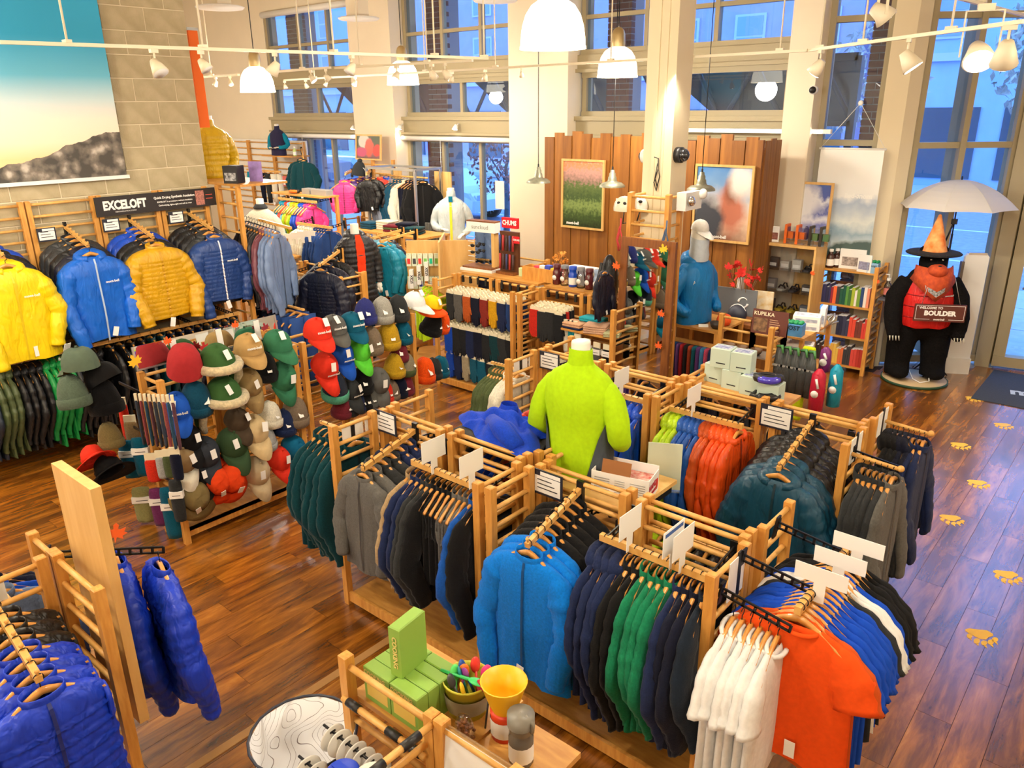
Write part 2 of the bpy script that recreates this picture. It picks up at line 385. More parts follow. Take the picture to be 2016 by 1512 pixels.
build(MB().box(-.02,.02,-.05,.06,0,1.0), 'cloth', 'orange_fabric', ob); build(MB().box(-.025,.025,-.06,.07,1.0,1.03), 'top_bar', 'steel', ob)
struct('wall_back', MB().box(-20,-15.15,10,10.3,0,5.6), 'wall')
struct('ceiling', MB().box(-20,4,-3,12.5,5.6,5.8), 'wall')
struct('wall_far_left', MB().box(-20.2,-20,4,10.3,0,5.6), 'wall')
struct('wall_right', MB().box(3,3.2,-3,12,0,5.6), 'wall')
struct('wall_rear', MB().box(-9,3,-3.2,-3,0,5.6), 'wall')
struct('wall_recess', MB().box(-20,-8.95,4.5,4.69,0,5.6), 'wall')
# ================================================================== WINDOW WALL (y = 10)
YW = 10.0
def wx(px, py): return ony(px, py, YW).x
piers = [(-12.12,-11.0),(-8.33,-7.2)]
for i, (a, b) in enumerate(piers): struct('wall_pier_%d' % (i+1), MB().box(a,b,9.72,10.35,0,5.6), 'wall', label='cream painted pier between window bays')
bays = [(-15.15,-12.12,[wx(609,300),wx(655,300)],[wx(588,90),wx(645,90)],[wx(626,200)]),
        (-11.0,-8.33,[wx(872,300),wx(945,300)],[wx(868,60),wx(944,50)],[wx(908,195)]),
        (-7.2,-3.95,[-6.1,-5.0],[-6.1,wx(1410,50)],[-5.6])]
def window(name, x0, x1, z0, z1, mull, rails, y=YW, fw=.07, dep=.12, parent=None, glass='glass', M_='trim'):
    w = struct(name, MB().box(x0,x1,y-.02,y+dep,z0,z0+fw), M_)
    for nm, b in [('frame_head',(x0,x1,y-.02,y+dep,z1-fw,z1)),('frame_jamb',(x0,x0+fw,y,y+dep,z0+fw,z1-fw)),('frame_jamb',(x1-fw,x1,y,y+dep,z0+fw,z1-fw))]:
        build(MB().box(*b), nm, M_, w)
    for m in mull: build(MB().box(m-.03,m+.03,y+.005,y+dep-.01,z0+fw,z1-fw), 'mullion', M_, w)
    for r in rails: build(MB().box(x0+fw,x1-fw,y+.012,y+dep-.02,r-.028,r+.028), 'rail', M_, w)
    xs = [x0+fw]+sorted(mull)+[x1-fw]; zs = [z0+fw]+sorted(rails)+[z1-fw]
    for a, b in zip(xs, xs[1:]):
        for c, d in zip(zs, zs[1:]):
            build(MB().box(a,b,y+.05,y+.056,c,d), 'pane', glass, w)
    return w
wn = 1
for bi, (a, b, st, up, tr) in enumerate(bays):
    window('window_%d' % wn, a, b, .02, 2.72, st, [], fw=.08); wn += 1
    window('window_%d' % wn, a+.06, b-.06, 3.06, 3.66, tr, []); wn += 1
    window('window_%d' % wn, a+.03, b-.03, 3.90, 5.06, up, [4.40]); wn += 1
    struct('trim_%d' % (bi*2+2), MB().box(a,b,9.93,10.15,2.72,3.06).box(a,b,9.88,9.93,3.0,3.06).box(a,b,9.86,9.93,2.76,2.80), 'trim', label='taupe header over the storefront glass')
    struct('trim_%d' % (bi*2+3), MB().box(a,b,9.95,10.15,3.66,3.90).box(a,b,9.9,9.95,3.66,3.71), 'trim', label='taupe band between transom and upper window')
    struct('wall_above_%d' % (bi+1), MB().box(a,b,9.95,10.2,5.06,5.6), 'wall')
    rs = thing('roller_shade', 'white rolled window shade over %s storefront' % ['the far left','the middle','the boarded right'][bi], 'window shade', ((a+b)/2,9.84,2.70))
    build(MB().tube([(-(b-a)/2+.05,0,0),((b-a)/2-.05,0,0)], .04, 12), 'shade_roll', 'white', rs)
    build(MB().tube([(-.3,-.03,0),(-.3,-.03,-1.5)], .004, 5), 'pull_cord', 'white', rs)
rs = thing('roller_shade', 'white rolled shade at the top of the far left window', 'window shade', (-13.6,9.92,5.0))
build(MB().tube([(-1.45,0,0),(1.45,0,0)], .06, 12), 'shade_roll', 'white', rs)
# ================================================================== ENTRANCE CORNER
struct('wall_corner_column', MB().box(-3.97,-3.62,9.75,10.3,0,5.6), 'wall', label='cream corner column beside the entrance')
M['pcol'] = mat('cream_metal_column', (228,212,176), .6)
def wplane(name, A, B, z0, z1, mull, rails, fw=.07, dep=.14, pdepth=None):
    A = Vector(A); B = Vector(B); L = (B-A).length; a = math.atan2(B.y-A.y, B.x-A.x)
    mb = MB().box(0,L,-.02,dep,z0,z0+fw)
    w = build(mb, name, 'trim'); w['kind'] = 'structure'; w.location = (A.x,A.y,0); w.rotation_euler = (0,0,a)
    build(MB().box(0,L,-.02,dep,z1-fw,z1), 'frame_head', 'trim', w)
    for x in (0,L-fw): build(MB().box(x,x+fw,-.0,dep,z0+fw,z1-fw), 'frame_jamb', 'trim', w)
    for m, d in mull: build(MB().box(m-.035,m+.035,-.02,d,z0+fw,z1-fw), 'mullion', 'trim', w)
    for r in rails: build(MB().box(fw,L-fw,.012,dep-.02,r-.035,r+.035), 'rail', 'trim', w)
    xs = [fw]+[m for m, _ in mull]+[L-fw]; zs = [z0+fw]+list(rails)+[z1-fw]
    for p, q in zip(xs, xs[1:]):
        for c, d in zip(zs, zs[1:]): build(MB().box(p,q,.06,.066,c,d), 'pane', 'glass', w)
    return w
wplane('window_10', (-3.62,10.0), (-2.93,10.14), .05, 5.5, [], [2.75,4.12])
_cc = MB(); _cc.prism([(-2.93,10.08),(-2.70,10.16),(-2.60,10.30),(-2.62,10.42),(-2.93,10.34)], 0, 5.6)
struct('wall_entry_post', _cc, 'pcol', label='cream steel post between shop window and entrance glazing')
wplane('window_11', (-2.62,10.33), (-1.64,11.14), .05, 5.5, [(.60,.30)], [2.72,4.12], fw=.09)
struct('wall_door_post', MB().prism([(-1.66,11.08),(-1.5,11.1),(-1.48,11.4),(-1.7,11.3)],0,5.6), 'trim', label='taupe door post at the entrance')
d1 = wplane('door_1', (-1.48,11.13), (-.40,11.33), .03, 2.35, [], [], fw=.13)
build(MB().tube([(.16,-.06,1.05),(.92,-.06,1.05)], .014, 8).tube([(.18,-.06,1.05),(.18,.02,1.05)],.01,6), 'push_bar', 'steel', d1)
build(MB().box(.30,.62,.045,.05,1.02,1.34), 'notice_sheet', 'card', d1)
wplane('window_12', (-1.48,11.13), (-.40,11.33), 2.35, 5.5, [], [4.12], fw=.08)
struct('wall_entry_far', MB().box(-.4,3,11.3,11.5,0,5.6), 'trim')
# ================================================================== OUTSIDE
M['paving'] = mat('sidewalk_concrete', (190,198,210), .85, noise=.1, nscale=5, bump=.1, bscale=60)
M['asphalt'] = mat('asphalt', (150,160,178), .9, noise=.12, nscale=6, bump=.2, bscale=90)
M['lane'] = mat('lane_paint', (220,226,236), .8)
M['brick'] = mat('red_brick', (146,92,78), .9, noise=.25, nscale=8, bump=.3, bscale=60, c2=(118,66,58))
M['brickmort'] = mat('brick_mortar', (170,160,160), .95)
pv = struct('pavement', MB().box(-40,30,10.3,16.4,-.16,-.055), 'asphalt')
for i in range(-19, 5):
    for j in range(4):
        me = cached('slab', lambda: MB().box(-.74,.74,-.74,.74,-.05,0).mesh('paving_slab'))
        obj('paving_slab', me, 'paving', pv, (i*1.5, 11.1+j*1.5, -.005))
street = struct('street', MB().box(-70,45,16.4,31,-.3,-.16), 'asphalt')
for y in (19.6,24.6): tag(build(MB().box(-70,45,y,y+.14,-.16,-.157), 'lane_marking', 'lane'), 'white painted line across the street, %s' % ('near lane' if y < 20 else 'far lane'), 'road marking')
struct('pavement_far', MB().box(-70,45,31,36,-.16,-.02), 'paving')
M['stucco'] = mat('stucco_facade', (160,158,190), .9, noise=.06, nscale=1.5)
M['stucco2'] = mat('pale_facade', (150,180,214), .9, noise=.05, nscale=1.5)
M['darkglass'] = mat('dark_shop_glass', (34,74,92), .15, spec=.8)
M['winpane'] = mat('facade_window_pane', (104,140,196), .2, spec=.8)
M['ftrim'] = mat('facade_trim', (176,186,208), .8)
def facade(name, lab, x0, x1, y, h, m, cols, rows, zbase, sill=None, shop=True):
    t = thing(name, lab, 'building', ((x0+x1)/2,y,0))
    hw = (x1-x0)/2
    build(MB().box(-hw,hw,0,8,-.1,h), 'wall', m, t)
    build(MB().box(-hw-.2,hw+.2,-.35,.1,h-.5,h), 'cornice', 'ftrim', t)
    build(MB().box(-hw,hw,-.2,0,zbase-.8,zbase-.5), 'belt_course', 'ftrim', t)
    for r in range(rows):
        for c in range(cols):
            cx = -hw+(c+.5)*2*hw/cols; cz = zbase+r*3.0
            f = build(MB().box(cx-.75,cx+.75,-.08,.02,cz,cz+1.9), 'window', 'ftrim', t)
            build(MB().box(cx-.62,cx+.62,-.1,-.07,cz+.1,cz+.9), 'pane', 'winpane', f); build(MB().box(cx-.62,cx+.62,-.1,-.07,cz+1.0,cz+1.8), 'pane', 'winpane', f)
    if shop:
        for c in range(cols):
            cx = -hw+(c+.5)*2*hw/cols; w = hw/cols*.8
            build(MB().box(cx-w,cx+w,-.06,.02,.3,3.0), 'shop_window', 'darkglass', t)
    return t
facade('apartment_building', 'lavender stucco building across the street with white sash windows', -42, -12, 37, 16, 'stucco', 9, 4, 5.2)
facade('office_building', 'low pale building with metal stair behind the far window', -75, -44, 38, 11, 'stucco2', 8, 2, 5.0)
facade('shop_building', 'teal glazed shop building across from the entrance', -10.5, 18, 36, 9.5, 'stucco2', 7, 1, 5.5)
def brick_pier(x0, x1, y0, z0, z1, lab):
    t = thing('brick_pier', lab, 'brick pier', ((x0+x1)/2, y0, 0))
    w = x1-x0; hw = w/2
    build(MB().box(-hw+.01,hw-.01,.012,.35,z0,z1), 'mortar_core', 'brickmort', t)
    bh = .083; bl = .235; r = 0; z = z0
    while z < z1-.02:
        x = -hw-(bl/2 if r % 2 else 0)
        while x < hw-.02:
            a = max(x,-hw); b = min(x+bl-.012,hw); L = round(b-a,3); x += bl
            if L > .03: obj('brick', cached(('brk',L), lambda: MB().box(-L/2,L/2,0,.1,0,bh-.012).mesh('brick')), 'brick', t, ((a+b)/2,0,z))
        z += bh; r += 1
    return t
brick_pier(-14.98,-14.45,10.42,-.05,5.2, 'red brick pier outside the far left window')
brick_pier(-10.85,-10.35,10.42,-.05,5.2, 'red brick pier outside the middle window')
brick_pier(-7.0,-6.6,10.42,-.05,4.9, 'red brick pier outside the window behind the pendant')
brick_pier(-3.28,-2.95,10.5,-.05,4.3, 'red brick pier seen in the narrow entrance window')
# steel canopy behind the transoms
M['canopy'] = mat('canopy_steel', (92,96,98), .6); M['canopyred'] = mat('canopy_red_steel', (132,70,66), .6)
for k, (a, b) in enumerate([(-16.2,-12.05),(-11.9,-7.75),(-7.6,-3.75)]):
    t = thing('street_canopy', 'dark steel canopy truss outside %s transom' % ['the far left','the middle','the right'][k], 'canopy', ((a+b)/2,11.6,0))
    hw = (b-a)/2
    mm = ['canopyred','canopy','canopy'][k]
    mb = MB()
    pts = [(-hw*.62,3.75),(hw,3.75),(hw,2.95),(-hw*.05,2.95)]
    vs = [(x,.2,z) for x, z in pts]+[(x,.26,z) for x, z in pts]
    mb.add(vs, [(0,1,2,3),(7,6,5,4),(0,4,5,1),(1,5,6,2),(2,6,7,3),(3,7,4,0)]); build(mb, 'soffit_panel', mm, t)
    for s in range(4):
        x = -hw+s*hw*.5
        build(MB().tube([(x,0,2.95),(x+hw*.25,0,3.75)], .035, 6), 'brace', mm, t); build(MB().tube([(x+hw*.25,0,3.75),(x+hw*.5,0,2.95)], .035, 6), 'brace', mm, t)
    build(MB().box(-hw,hw,-.05,.05,3.74,3.84), 'top_chord', mm, t); build(MB().box(-hw,hw,-.05,.05,2.9,2.97), 'bottom_chord', mm, t)
    for x in (-hw,hw): build(MB().box(x-.05,x+.05,-.05,.05,-.05,3.8), 'post', mm, t)
# trees
def tree(loc, h, r, col, lab, n=260, leaf=.16, name='street_tree'):
    t = thing(name, lab, 'tree', loc)
    build(MB().tube([(0,0,-.1),(.05,0,h*.35),(0,.05,h*.65)], [.09,.07,.04], 8), 'trunk', 'canopy', t)
    br = MB()
    for k in range(7):
        a = k*2.4; br.tube([(0,0,h*(.35+.05*k)),(r*.6*math.cos(a),r*.6*math.sin(a),h*(.55+.06*k))], [.03,.012], 5)
    build(br, 'branches', 'canopy', t)
    mb = MB(); rnd = random.Random(len(lab))
    for k in range(n):
        while True:
            p = Vector((rnd.uniform(-1,1),rnd.uniform(-1,1),rnd.uniform(-1,1)))
            if .25 < p.length < 1: break
        p = Vector((p.x*r,p.y*r,h*.72+p.z*h*.33)); q = Euler((rnd.uniform(0,6),rnd.uniform(0,6),rnd.uniform(0,6))).to_matrix()
        mb.add([p+q@Vector(v)*leaf for v in ((-1,0,0),(0,-.5,.1),(1,0,0),(0,.5,.1))], [(0,1,2,3)])
    o = build(mb, 'foliage', col, t); o['kind'] = 'stuff'
M['leafgrey'] = mat('grey_green_leaves', (190,188,176), .8, noise=.3, nscale=3); M['leafred'] = mat('dull_red_leaves', (176,120,110), .8, noise=.3, nscale=3)
tree((-2.6,24,-.1), 6.2, 1.9, 'leafgrey', 'leafy street tree outside the entrance door glass', 1500, .13)
tree((-8.2,27,-.1), 5.5, 1.6, 'leafgrey', 'pale street tree seen through the entrance side glass', 700, .13)
tree((-13.0,15.0,-.1), 2.9, .95, 'leafred', 'small reddish tree on the sidewalk by the middle window', 520, .07)
tree((-9.0,14.5,-.1), 2.9, .8, 'leafred', 'small reddish tree seen beside the board wall', 400, .07)
# parked cars
def car(loc, rz, m, lab):
    t = thing('parked_car', lab, 'car', loc, rz)
    prof = [(-2.25,.35),(2.25,.35),(2.3,.7),(2.1,.92),(1.15,1.02),(.45,1.5),(-1.3,1.62),(-2.05,1.35),(-2.28,.95)]
    rings = []
    for y, s in [(-.9,.96),(-.86,1),(.86,1),(.9,.96)]: rings.append([Vector((x*s,y*(1 if z < 1 else .86),z)) for x, z in prof])
    build(MB().loft(rings, smooth=False), 'body', m, t)
    for x in (-1.4,1.4):
        for y in (-.86,.86):
            w = build(MB().tube([(x,y-.12,.33),(x,y+.12,.33)], .34, 20), 'wheel', 'black', t)
            h = MB().tube([(x,y-.13,.33),(x,y+.13,.33)], .09, 10)
            for k in range(10):
                a = k*PI/5; h.tube([(x,y-.128,.33),(x+.24*math.cos(a),y-.128,.33+.24*math.sin(a))], .022, 4)
            build(h, 'rim', 'steel', w)
    for (a, b) in [(-1.75,-.75),(-.68,.05),(.12,.85)]:
        build(MB().add([(a,-.915,1.0),(b,-.915,1.0),(b-(.25 if b > .5 else 0),-.80,1.42),(a+(.12 if a < -1 else 0),-.80,1.46)], [(0,1,2,3)]), 'side_window', 'darkglass', t)
    build(MB().box(-2.3,-2.2,-.85,-.5,.85,1.05), 'tail_light', mat('red_lamp_plastic', (190,60,60), .3), t)
    build(MB().box(2.18,2.3,-.8,-.5,.7,.86), 'head_light', 'chrome', t)
    build(MB().box(.75,.95,-1.06,-.9,.98,1.12), 'mirror', m, t)
M['carsilver'] = mat('silver_car_paint', (206,212,214), .3, metal=.2, coat=.5); M['cardark'] = mat('dark_car_paint', (54,60,76), .3, coat=.5)
car((-18.6,18.3,-.16), 0.0, 'carsilver', 'silver estate car parked across the middle window')
car((-24.6,18.3,-.16), 0.0, 'cardark', 'dark parked car partly hidden behind the pier')
# ================================================================== LADDER RACKS
RH = 1.32
def post(t, x, y, h=RH, z0=0., w=.045):
    me = cached(('post',round(h-z0,3),w), lambda: MB().loft([[(-w/2,-w/2,0),(w/2,-w/2,0),(w/2,w/2,0),(-w/2,w/2,0)],[(-w/2,-w/2,h-z0-.004),(w/2,-w/2,h-z0-.004),(w/2,w/2,h-z0-.004),(-w/2,w/2,h-z0-.004)],[(-w/2+.004,-w/2+.004,h-z0),(w/2-.004,-w/2+.004,h-z0),(w/2-.004,w/2-.004,h-z0),(-w/2+.004,w/2-.004,h-z0)]], smooth=False).mesh('post'))
    return obj('post', me, 'pine', t, (x,y,z0))
def rung(t, a, b, r=.0135, name='rung', m='dowel'):
    a, b = Vector(a), Vector(b); L = round((b-a).length,3)
    me = cached(('rung',L,r), lambda: MB().tube([(0,0,0),(0,0,L)], r, 8).mesh('rung'))
    o = obj(name, me, m, t, a); o.rotation_euler = (b-a).to_track_quat('Z','Y').to_euler(); return o
def ladder(t, x0, y0, x1, y1, h=RH, zmin=.25, step=.108, top=.035, z0=0., skip=0, p0=True, p1=True):
    if p0: post(t, x0, y0, h, z0)
    if p1: post(t, x1, y1, h, z0)
    z = h-top; k = 0
    while z > z0+zmin:
        if not (skip and k % skip == skip-1): rung(t, (x0,y0,z), (x1,y1,z))
        z -= step; k += 1
def bracket(t, a, b, hgt=.035):
    """black perforated steel arm from a to b"""
    a, b = Vector(a), Vector(b); d = b-a; L = d.length; mb = MB()
    mb.box(0,L,-.004,.004,-.005,.004); mb.box(0,L,-.004,.004,-hgt,-hgt+.009)
    k = max(2,int(L/.045))
    for i in range(k+1): mb.box(L*i/k-.006,L*i/k+.006,-.004,.004,-hgt,0)
    mb.box(-.006,.004,-.02,.02,-.09,.03)
    o = build(mb, 'bracket_arm', 'wire', t, a); o.rotation_euler = d.to_track_quat('X','Z').to_euler(); return o
def hangbar(t, a, b, backy=None, backx=None, m='dowel'):
    a, b = Vector(a), Vector(b); L = round((b-a).length,3)
    me = cached(('hb',L), lambda: MB().box(0,L,-.014,.014,-.036,0).mesh('hang_bar'))
    o = obj('hang_bar', me, m, t, a); o.rotation_euler = (b-a).to_track_quat('X','Z').to_euler()
    for p in (a,b):
        q = p+(b-a).normalized()*(.04 if p == a else -.04)
        if backy is not None: bracket(t, (q.x,backy,q.z+.03), (q.x,q.y,q.z))
        if backx is not None: bracket(t, (backx,q.y,q.z+.03), (q.x,q.y,q.z))
def peg_arm(t, a, b, n=6):
    a, b = Vector(a), Vector(b); d = b-a; L = d.length
    o = build(MB().box(0,L,-.013,.013,-.03,0), 'peg_arm', 'dowel', t, a); o.rotation_euler = d.to_track_quat('X','Z').to_euler()
    mb = MB()
    for i in range(n):
        p = L*(.12+.86*i/(n-1)); mb.tube([(p,0,0),(p,0,.012)], .005, 6); mb.ell((p,0,.018),(.010,.010,.010),8,6)
    build(mb, 'pegs', 'dowel', o)
    build(MB().box(-.02,.02,-.012,.012,-.12,.035), 'hook_plate', 'wire', t, a)
# ------------------------------------------------------------------ garments
def superr(a, e=.75):
    c, s = math.cos(a), math.sin(a)
    return (math.copysign(abs(c)**e, c), math.copysign(abs(s)**e, s))
def torso_rings(L, W, D, fold=.10, seed=0, quilt=0., qs=.06, grid=False, flare=1.06, n=24, neck=.068, slope=1.0):
    rnd = random.Random(seed); ph = [rnd.uniform(0,6.28) for _ in range(6)]
    tab = [(-.090,neck*1.05,.034),(-.096,neck*1.25,.044),(-.104,.125,.052),(-.122,.168,.058),(-.146,.203,.066),(-.19,.222,.075)]
    lev = [(z*slope if i else z, w*W/.222, d*D/.075) for i, (z, w, d) in enumerate(tab)]
    zs = []
    if quilt:
        z = lev[-1][0]-.01
        while z > -L: zs.append(z); z -= qs/6
        zs.append(-L)
    else:
        k = 11
        zs = [lev[-1][0]+(-L-lev[-1][0])*i/k for i in range(1,k+1)]
    for z in zs:
        t = (z-lev[5][0])/(-L-lev[5][0])
        lev.append((z, W*(1+(flare-1)*t), D*(1+.12*t)))
    rings = []
    for i, (z, w, d) in enumerate(lev):
        t = max(0,(z-lev[5][0])/(-L-lev[5][0])) if i > 5 else 0
        ring = []
        for j in range(n):
            a = 2*PI*j/n; c, s = superr(a, .75 if D > .07 else .95)
            f = 1
            if not quilt:
                f += fold*(.25+t)*math.sin(3*a+ph[0]+1.6*t)*.5+fold*(.15+t)*math.sin(7*a+ph[1]+2.2*t)*.35
            x, y = w*c*(1+(f-1)*.35), d*s*f
            if not quilt and i > 4: y += d*fold*(.5+1.3*t)*(math.sin(22*x+ph[3]+1.5*math.sin(3*t+ph[4]))+.5*math.sin(47*x+ph[5]+2*t))*(1-abs(c)**4)
            if quilt and i > 2:
                q = quilt*(abs(math.sin(PI*(z)/qs))**.5-.6)
                if grid: q = quilt*1.25*((abs(math.sin(PI*(z)/qs))*abs(math.sin(PI*x/qs/1.1+PI/2)))**.45-.6)
                y += math.copysign(q, s)*min(1,abs(s)*2.5); x += math.copysign(q*.5, c)*abs(c)
            zz = z+.012*math.sin(2*a+ph[2]) if i == len(lev)-1 else z
            ring.append(Vector((x,y,zz)))
        rings.append(ring)
    return rings
def front_y(rings, i): return min(p.y for p in rings[i] if abs(p.x) < .05) if any(abs(p.x) < .05 for p in rings[i]) else -.05
def sleeve_mb(s, L=.66, W=.222, out=.02, seed=0, quilt=0., qs=.06, flat=.7, short=False, bend=.05, rs=1.):
    k = W/.222
    if short:
        P = [(s*.11*k,0,-.155),(s*.16*k,0,-.188),(s*(.212*k),-.005,-.27),(s*(.248*k),-.012,-.375)]; R = [.045,.07,.088,.09]
    else:
        g = L/.75; P = [(s*.11*k,0,-.160),(s*.158*k,0,-.192),(s*.192*k,-.002,-.265),(s*(.214*k+out*.3),-.004,-.37*g),(s*(.230*k+out*1.3),-.012-bend*.3,-.47*g),(s*(.214*k+out*.9),-.02-bend,-.57*g),(s*(.198*k+out*.4),-.03-bend*1.6,-.68*g),(s*(.192*k+out*.2),-.03-bend*1.8,-L)]
        R = [.045,.066,.078,.077,.074,.064,.053,.046]
    if quilt:
        PP = []; RR = []; 
        for i in range(len(P)-1):
            for j in range(6):
                u = j/6; PP.append(tuple(P[i][c]*(1-u)+P[i+1][c]*u for c in range(3))); RR.append(R[i]*(1-u)+R[i+1]*u)
        PP.append(P[-1]); RR.append(R[-1])
        RR = [r+quilt*(abs(math.sin(PI*p[2]/qs))**.6-.5) for p, r in zip(PP, RR)]
        P, R = PP, RR
    else:
        PP = []; RR = []; rn = random.Random(seed*7+s); a1, a2 = rn.uniform(0,6), rn.uniform(0,6); m_ = 4
        for i in range(len(P)-1):
            p0, p1, p2, p3 = P[max(i-1,0)], P[i], P[i+1], P[min(i+2,len(P)-1)]
            for j in range(m_):
                u = j/m_
                q = tuple(.5*(2*p1[c]+(p2[c]-p0[c])*u+(2*p0[c]-5*p1[c]+4*p2[c]-p3[c])*u*u+(3*p1[c]-p0[c]-3*p2[c]+p3[c])*u**3) for c in range(3))
                PP.append(q); RR.append(R[i]*(1-u)+R[i+1]*u)
        PP.append(P[-1]); RR.append(R[-1])
        RR = [r*(1+(.05*math.sin(95*q[2]+a1)+.05*math.sin(41*q[2]+a2)) if .05 < n/len(RR) < .93 else r*0+1) if False else r*(1+.055*math.sin(95*q[2]+a1)+.05*math.sin(41*q[2]+a2)) for n, (q, r) in enumerate(zip(PP, RR))]
        P, R = PP, RR
    return MB().tube(P, [r*k*rs for r in R], 10, flat=flat)
def hood_mb(D, seed=0):
    rings = []
    for i in range(15):
        a = -PI*.30-PI*2*(i/14)*.70+PI*.0
        th = PI*1.5+ (i/14-.5)*2*PI*.86+PI
        back = .5-.5*math.cos((i/14)*2*PI)          # 1 at the middle (the back of the neck)
        c = Vector((.092*math.cos(th), .055*math.sin(th)+.02*back, -.108+.012*back))
        rr = .026+.034*back; ring = []
        rad = Vector((math.cos(th),math.sin(th),0))
        for j in range(8):
            an = 2*PI*j/8; ring.append(c+rad*rr*math.cos(an)+Vector((0,0,1))*rr*1.15*math.sin(an))
        rings.append(ring)
    return MB().loft(rings)
def garment_meshes(kind, var, sq):
    key = ('g',kind,var,sq)
    if key in MC: return MC[key]
    D = {'f':.085,'m':.055,'s':.032}[sq]; flat = {'f':1.,'m':.75,'s':.42}[sq]
    d = {}
    rnd = random.Random(var*31+7)
    quilt = 0; L = .79; W = .24; n = 24
    if kind in ('puffer','gridpuffer','gridvest'): quilt = .016; L = .68; W = .25
    if kind == 'coat': quilt = .013; L = .92; W = .25
    if kind == 'vest': L = .64; W = .20
    if kind == 'gridvest': W = .215; L = .64
    if kind in ('gridpuffer','gridvest'): n = 72; quilt = .022
    if kind == 'tee': L = .75; W = .235
    if kind == 'kid': L = .48; W = .17; quilt = .010
    qs = .075 if kind != 'kid' else .06
    if kind == 'trousers':
        mb = MB()
        for s in (-1,1): mb.tube([(s*.085,0,-.09),(s*.09,0,-.35),(s*.085,.0,-.65),(s*.08,.01,-.92)], [.095,.085,.07,.06], 10, flat=.45 if sq != 'f' else .6)
        d['body'] = mb.mesh('trousers')
    elif kind == 'shorts':
        mb = MB()
        for s in (-1,1): mb.tube([(s*.085,0,-.08),(s*.10,0,-.25),(s*.12,0,-.45)], [.10,.105,.11], 10, flat=.4)
        d['body'] = mb.mesh('shorts')
    else:
        R = torso_rings(L, W, D, .16 if sq == 'f' else .12, var, quilt, qs, kind in ('gridpuffer','gridvest'), 1.05 if kind != 'tee' else 1.08, n, neck=.085 if kind == 'tee' else .068)
        d['body'] = MB().loft(R, False, False).mesh('body')
        if kind not in ('vest','gridvest'):
            for s, nm in ((-1,'sl'),(1,'sr')):
                d[nm] = sleeve_mb(s, rnd.choice((.72,.78,.82)) if kind != 'kid' else .46, W, rnd.uniform(0,.035), var, quilt*.7, qs*.85, flat, kind == 'tee', rnd.uniform(.0,.07) if sq == 'f' else rnd.uniform(0,.03), 1.0 if kind != 'kid' else .9).mesh('sleeve')
        else:
            for s, nm in ((-1,'al'),(1,'ar')):
                P = [(s*(W-.012),D*.75*math.cos(a),-.25+.085*math.sin(a)) for a in [k*PI/6 for k in range(13)]]
                d[nm] = MB().tube(P, .011, 6).mesh('armhole_trim')
        if kind in ('hoodie','rain'): d['hood'] = hood_mb(D).mesh('hood')
        elif kind == 'tee':
            P = [(.083*math.cos(a),.036*math.sin(a)-.004,-.082-.035*(.5-.5*math.sin(a))) for a in [k*PI/8 for k in range(17)]]
            d['neck'] = MB().tube(P, .011, 6).mesh('neck_band')
        else:
            prof = [(.080,.056,-.105),(.082,.058,-.09),(.080,.056,-.062),(.076,.052,-.06),(.073,.049,-.08),(.072,.048,-.11)]
            d['collar'] = MB().loft([[Vector((w*math.cos(2*PI*j/18),dd*math.sin(2*PI*j/18)*(1 if sq == 'f' else .7),z+(.014*math.sin(2*PI*j/18) if z > -.07 else 0))) for j in range(18)] for w, dd, z in prof], False, False).mesh('collar')
        if kind not in ('tee',):
            zp = []
            for i in range(2,len(R)): zp.append(Vector((0, min(p.y for p in R[i] if abs(p.x) < W*.35)-.003, R[i][0].z)))
            zp = zp[::max(1,len(zp)//12)]+[zp[-1]] if not quilt else zp
            mb = MB(); vs = [q+Vector((-.007,0,0)) for q in zp]+[q+Vector((.007,0,0)) for q in zp]; k = len(zp)
            mb.add(vs, [(i,i+1,i+1+k,i+k) for i in range(k-1)]); d['zip'] = mb.mesh('zipper')
    MC[key] = d
    return d
def hanger_mesh():
    pts = []
    N = 14
    for i in range(N+1):
        x = -.205+.41*i/N; z = -.050-.115*(abs(x)/.205)**1.3; pts.append((x,z))
    top = pts; bot = [(x,z-.030+.014*(abs(x)/.205)) for x, z in pts]
    mb = MB(); d = .009
    rings = []
    for (x, zt), (_, zb) in zip(top, bot):
        yo = .018*(abs(x)/.205)**2
        rings.append([Vector((x,-d-yo,zb)),Vector((x,-d-yo,zt-.004)),Vector((x,-yo,zt)),Vector((x,d-yo,zt-.004)),Vector((x,d-yo,zb))])
    return mb.loft(rings).mesh('hanger')
def hook_mesh():
    P = [(0,0,-.052),(0,0,-.03)]+[(.0+.018*math.cos(a),0,-.012+.018*math.sin(a)) for a in [-PI/2+k*PI/6 for k in range(0,9)]]
    return MB().tube(P, .0024, 5).mesh('hook')
GN = {'fleece':('fleece_jacket','fleece jacket','fleece'),'rain':('rain_jacket','hooded rain jacket','nylon'),'hoodie':('hooded_fleece','hooded fleece','fleece'),'puffer':('puffer_jacket','quilted puffer jacket','nylon'),'gridpuffer':('down_jacket','box quilted down jacket','nylon'),'gridvest':('down_vest','box quilted down vest','nylon'),'coat':('puffer_coat','long puffer coat','nylon'),'vest':('fleece_vest','fleece vest','fleece'),'tee':('t_shirt','short sleeved T-shirt','cotton'),'shell':('shell_jacket','shell jacket','nylon'),'kid':('child_jacket','child size puffer jacket','nylon'),'trousers':('trousers','pair of trousers','cotton'),'shorts':('shorts','pair of shorts','cotton')}
GCAT = {'fleece':'jacket','rain':'jacket','hoodie':'jacket','puffer':'jacket','gridpuffer':'jacket','gridvest':'vest','coat':'coat','vest':'vest','tee':'shirt','shell':'jacket','kid':'jacket','trousers':'trousers','shorts':'shorts'}
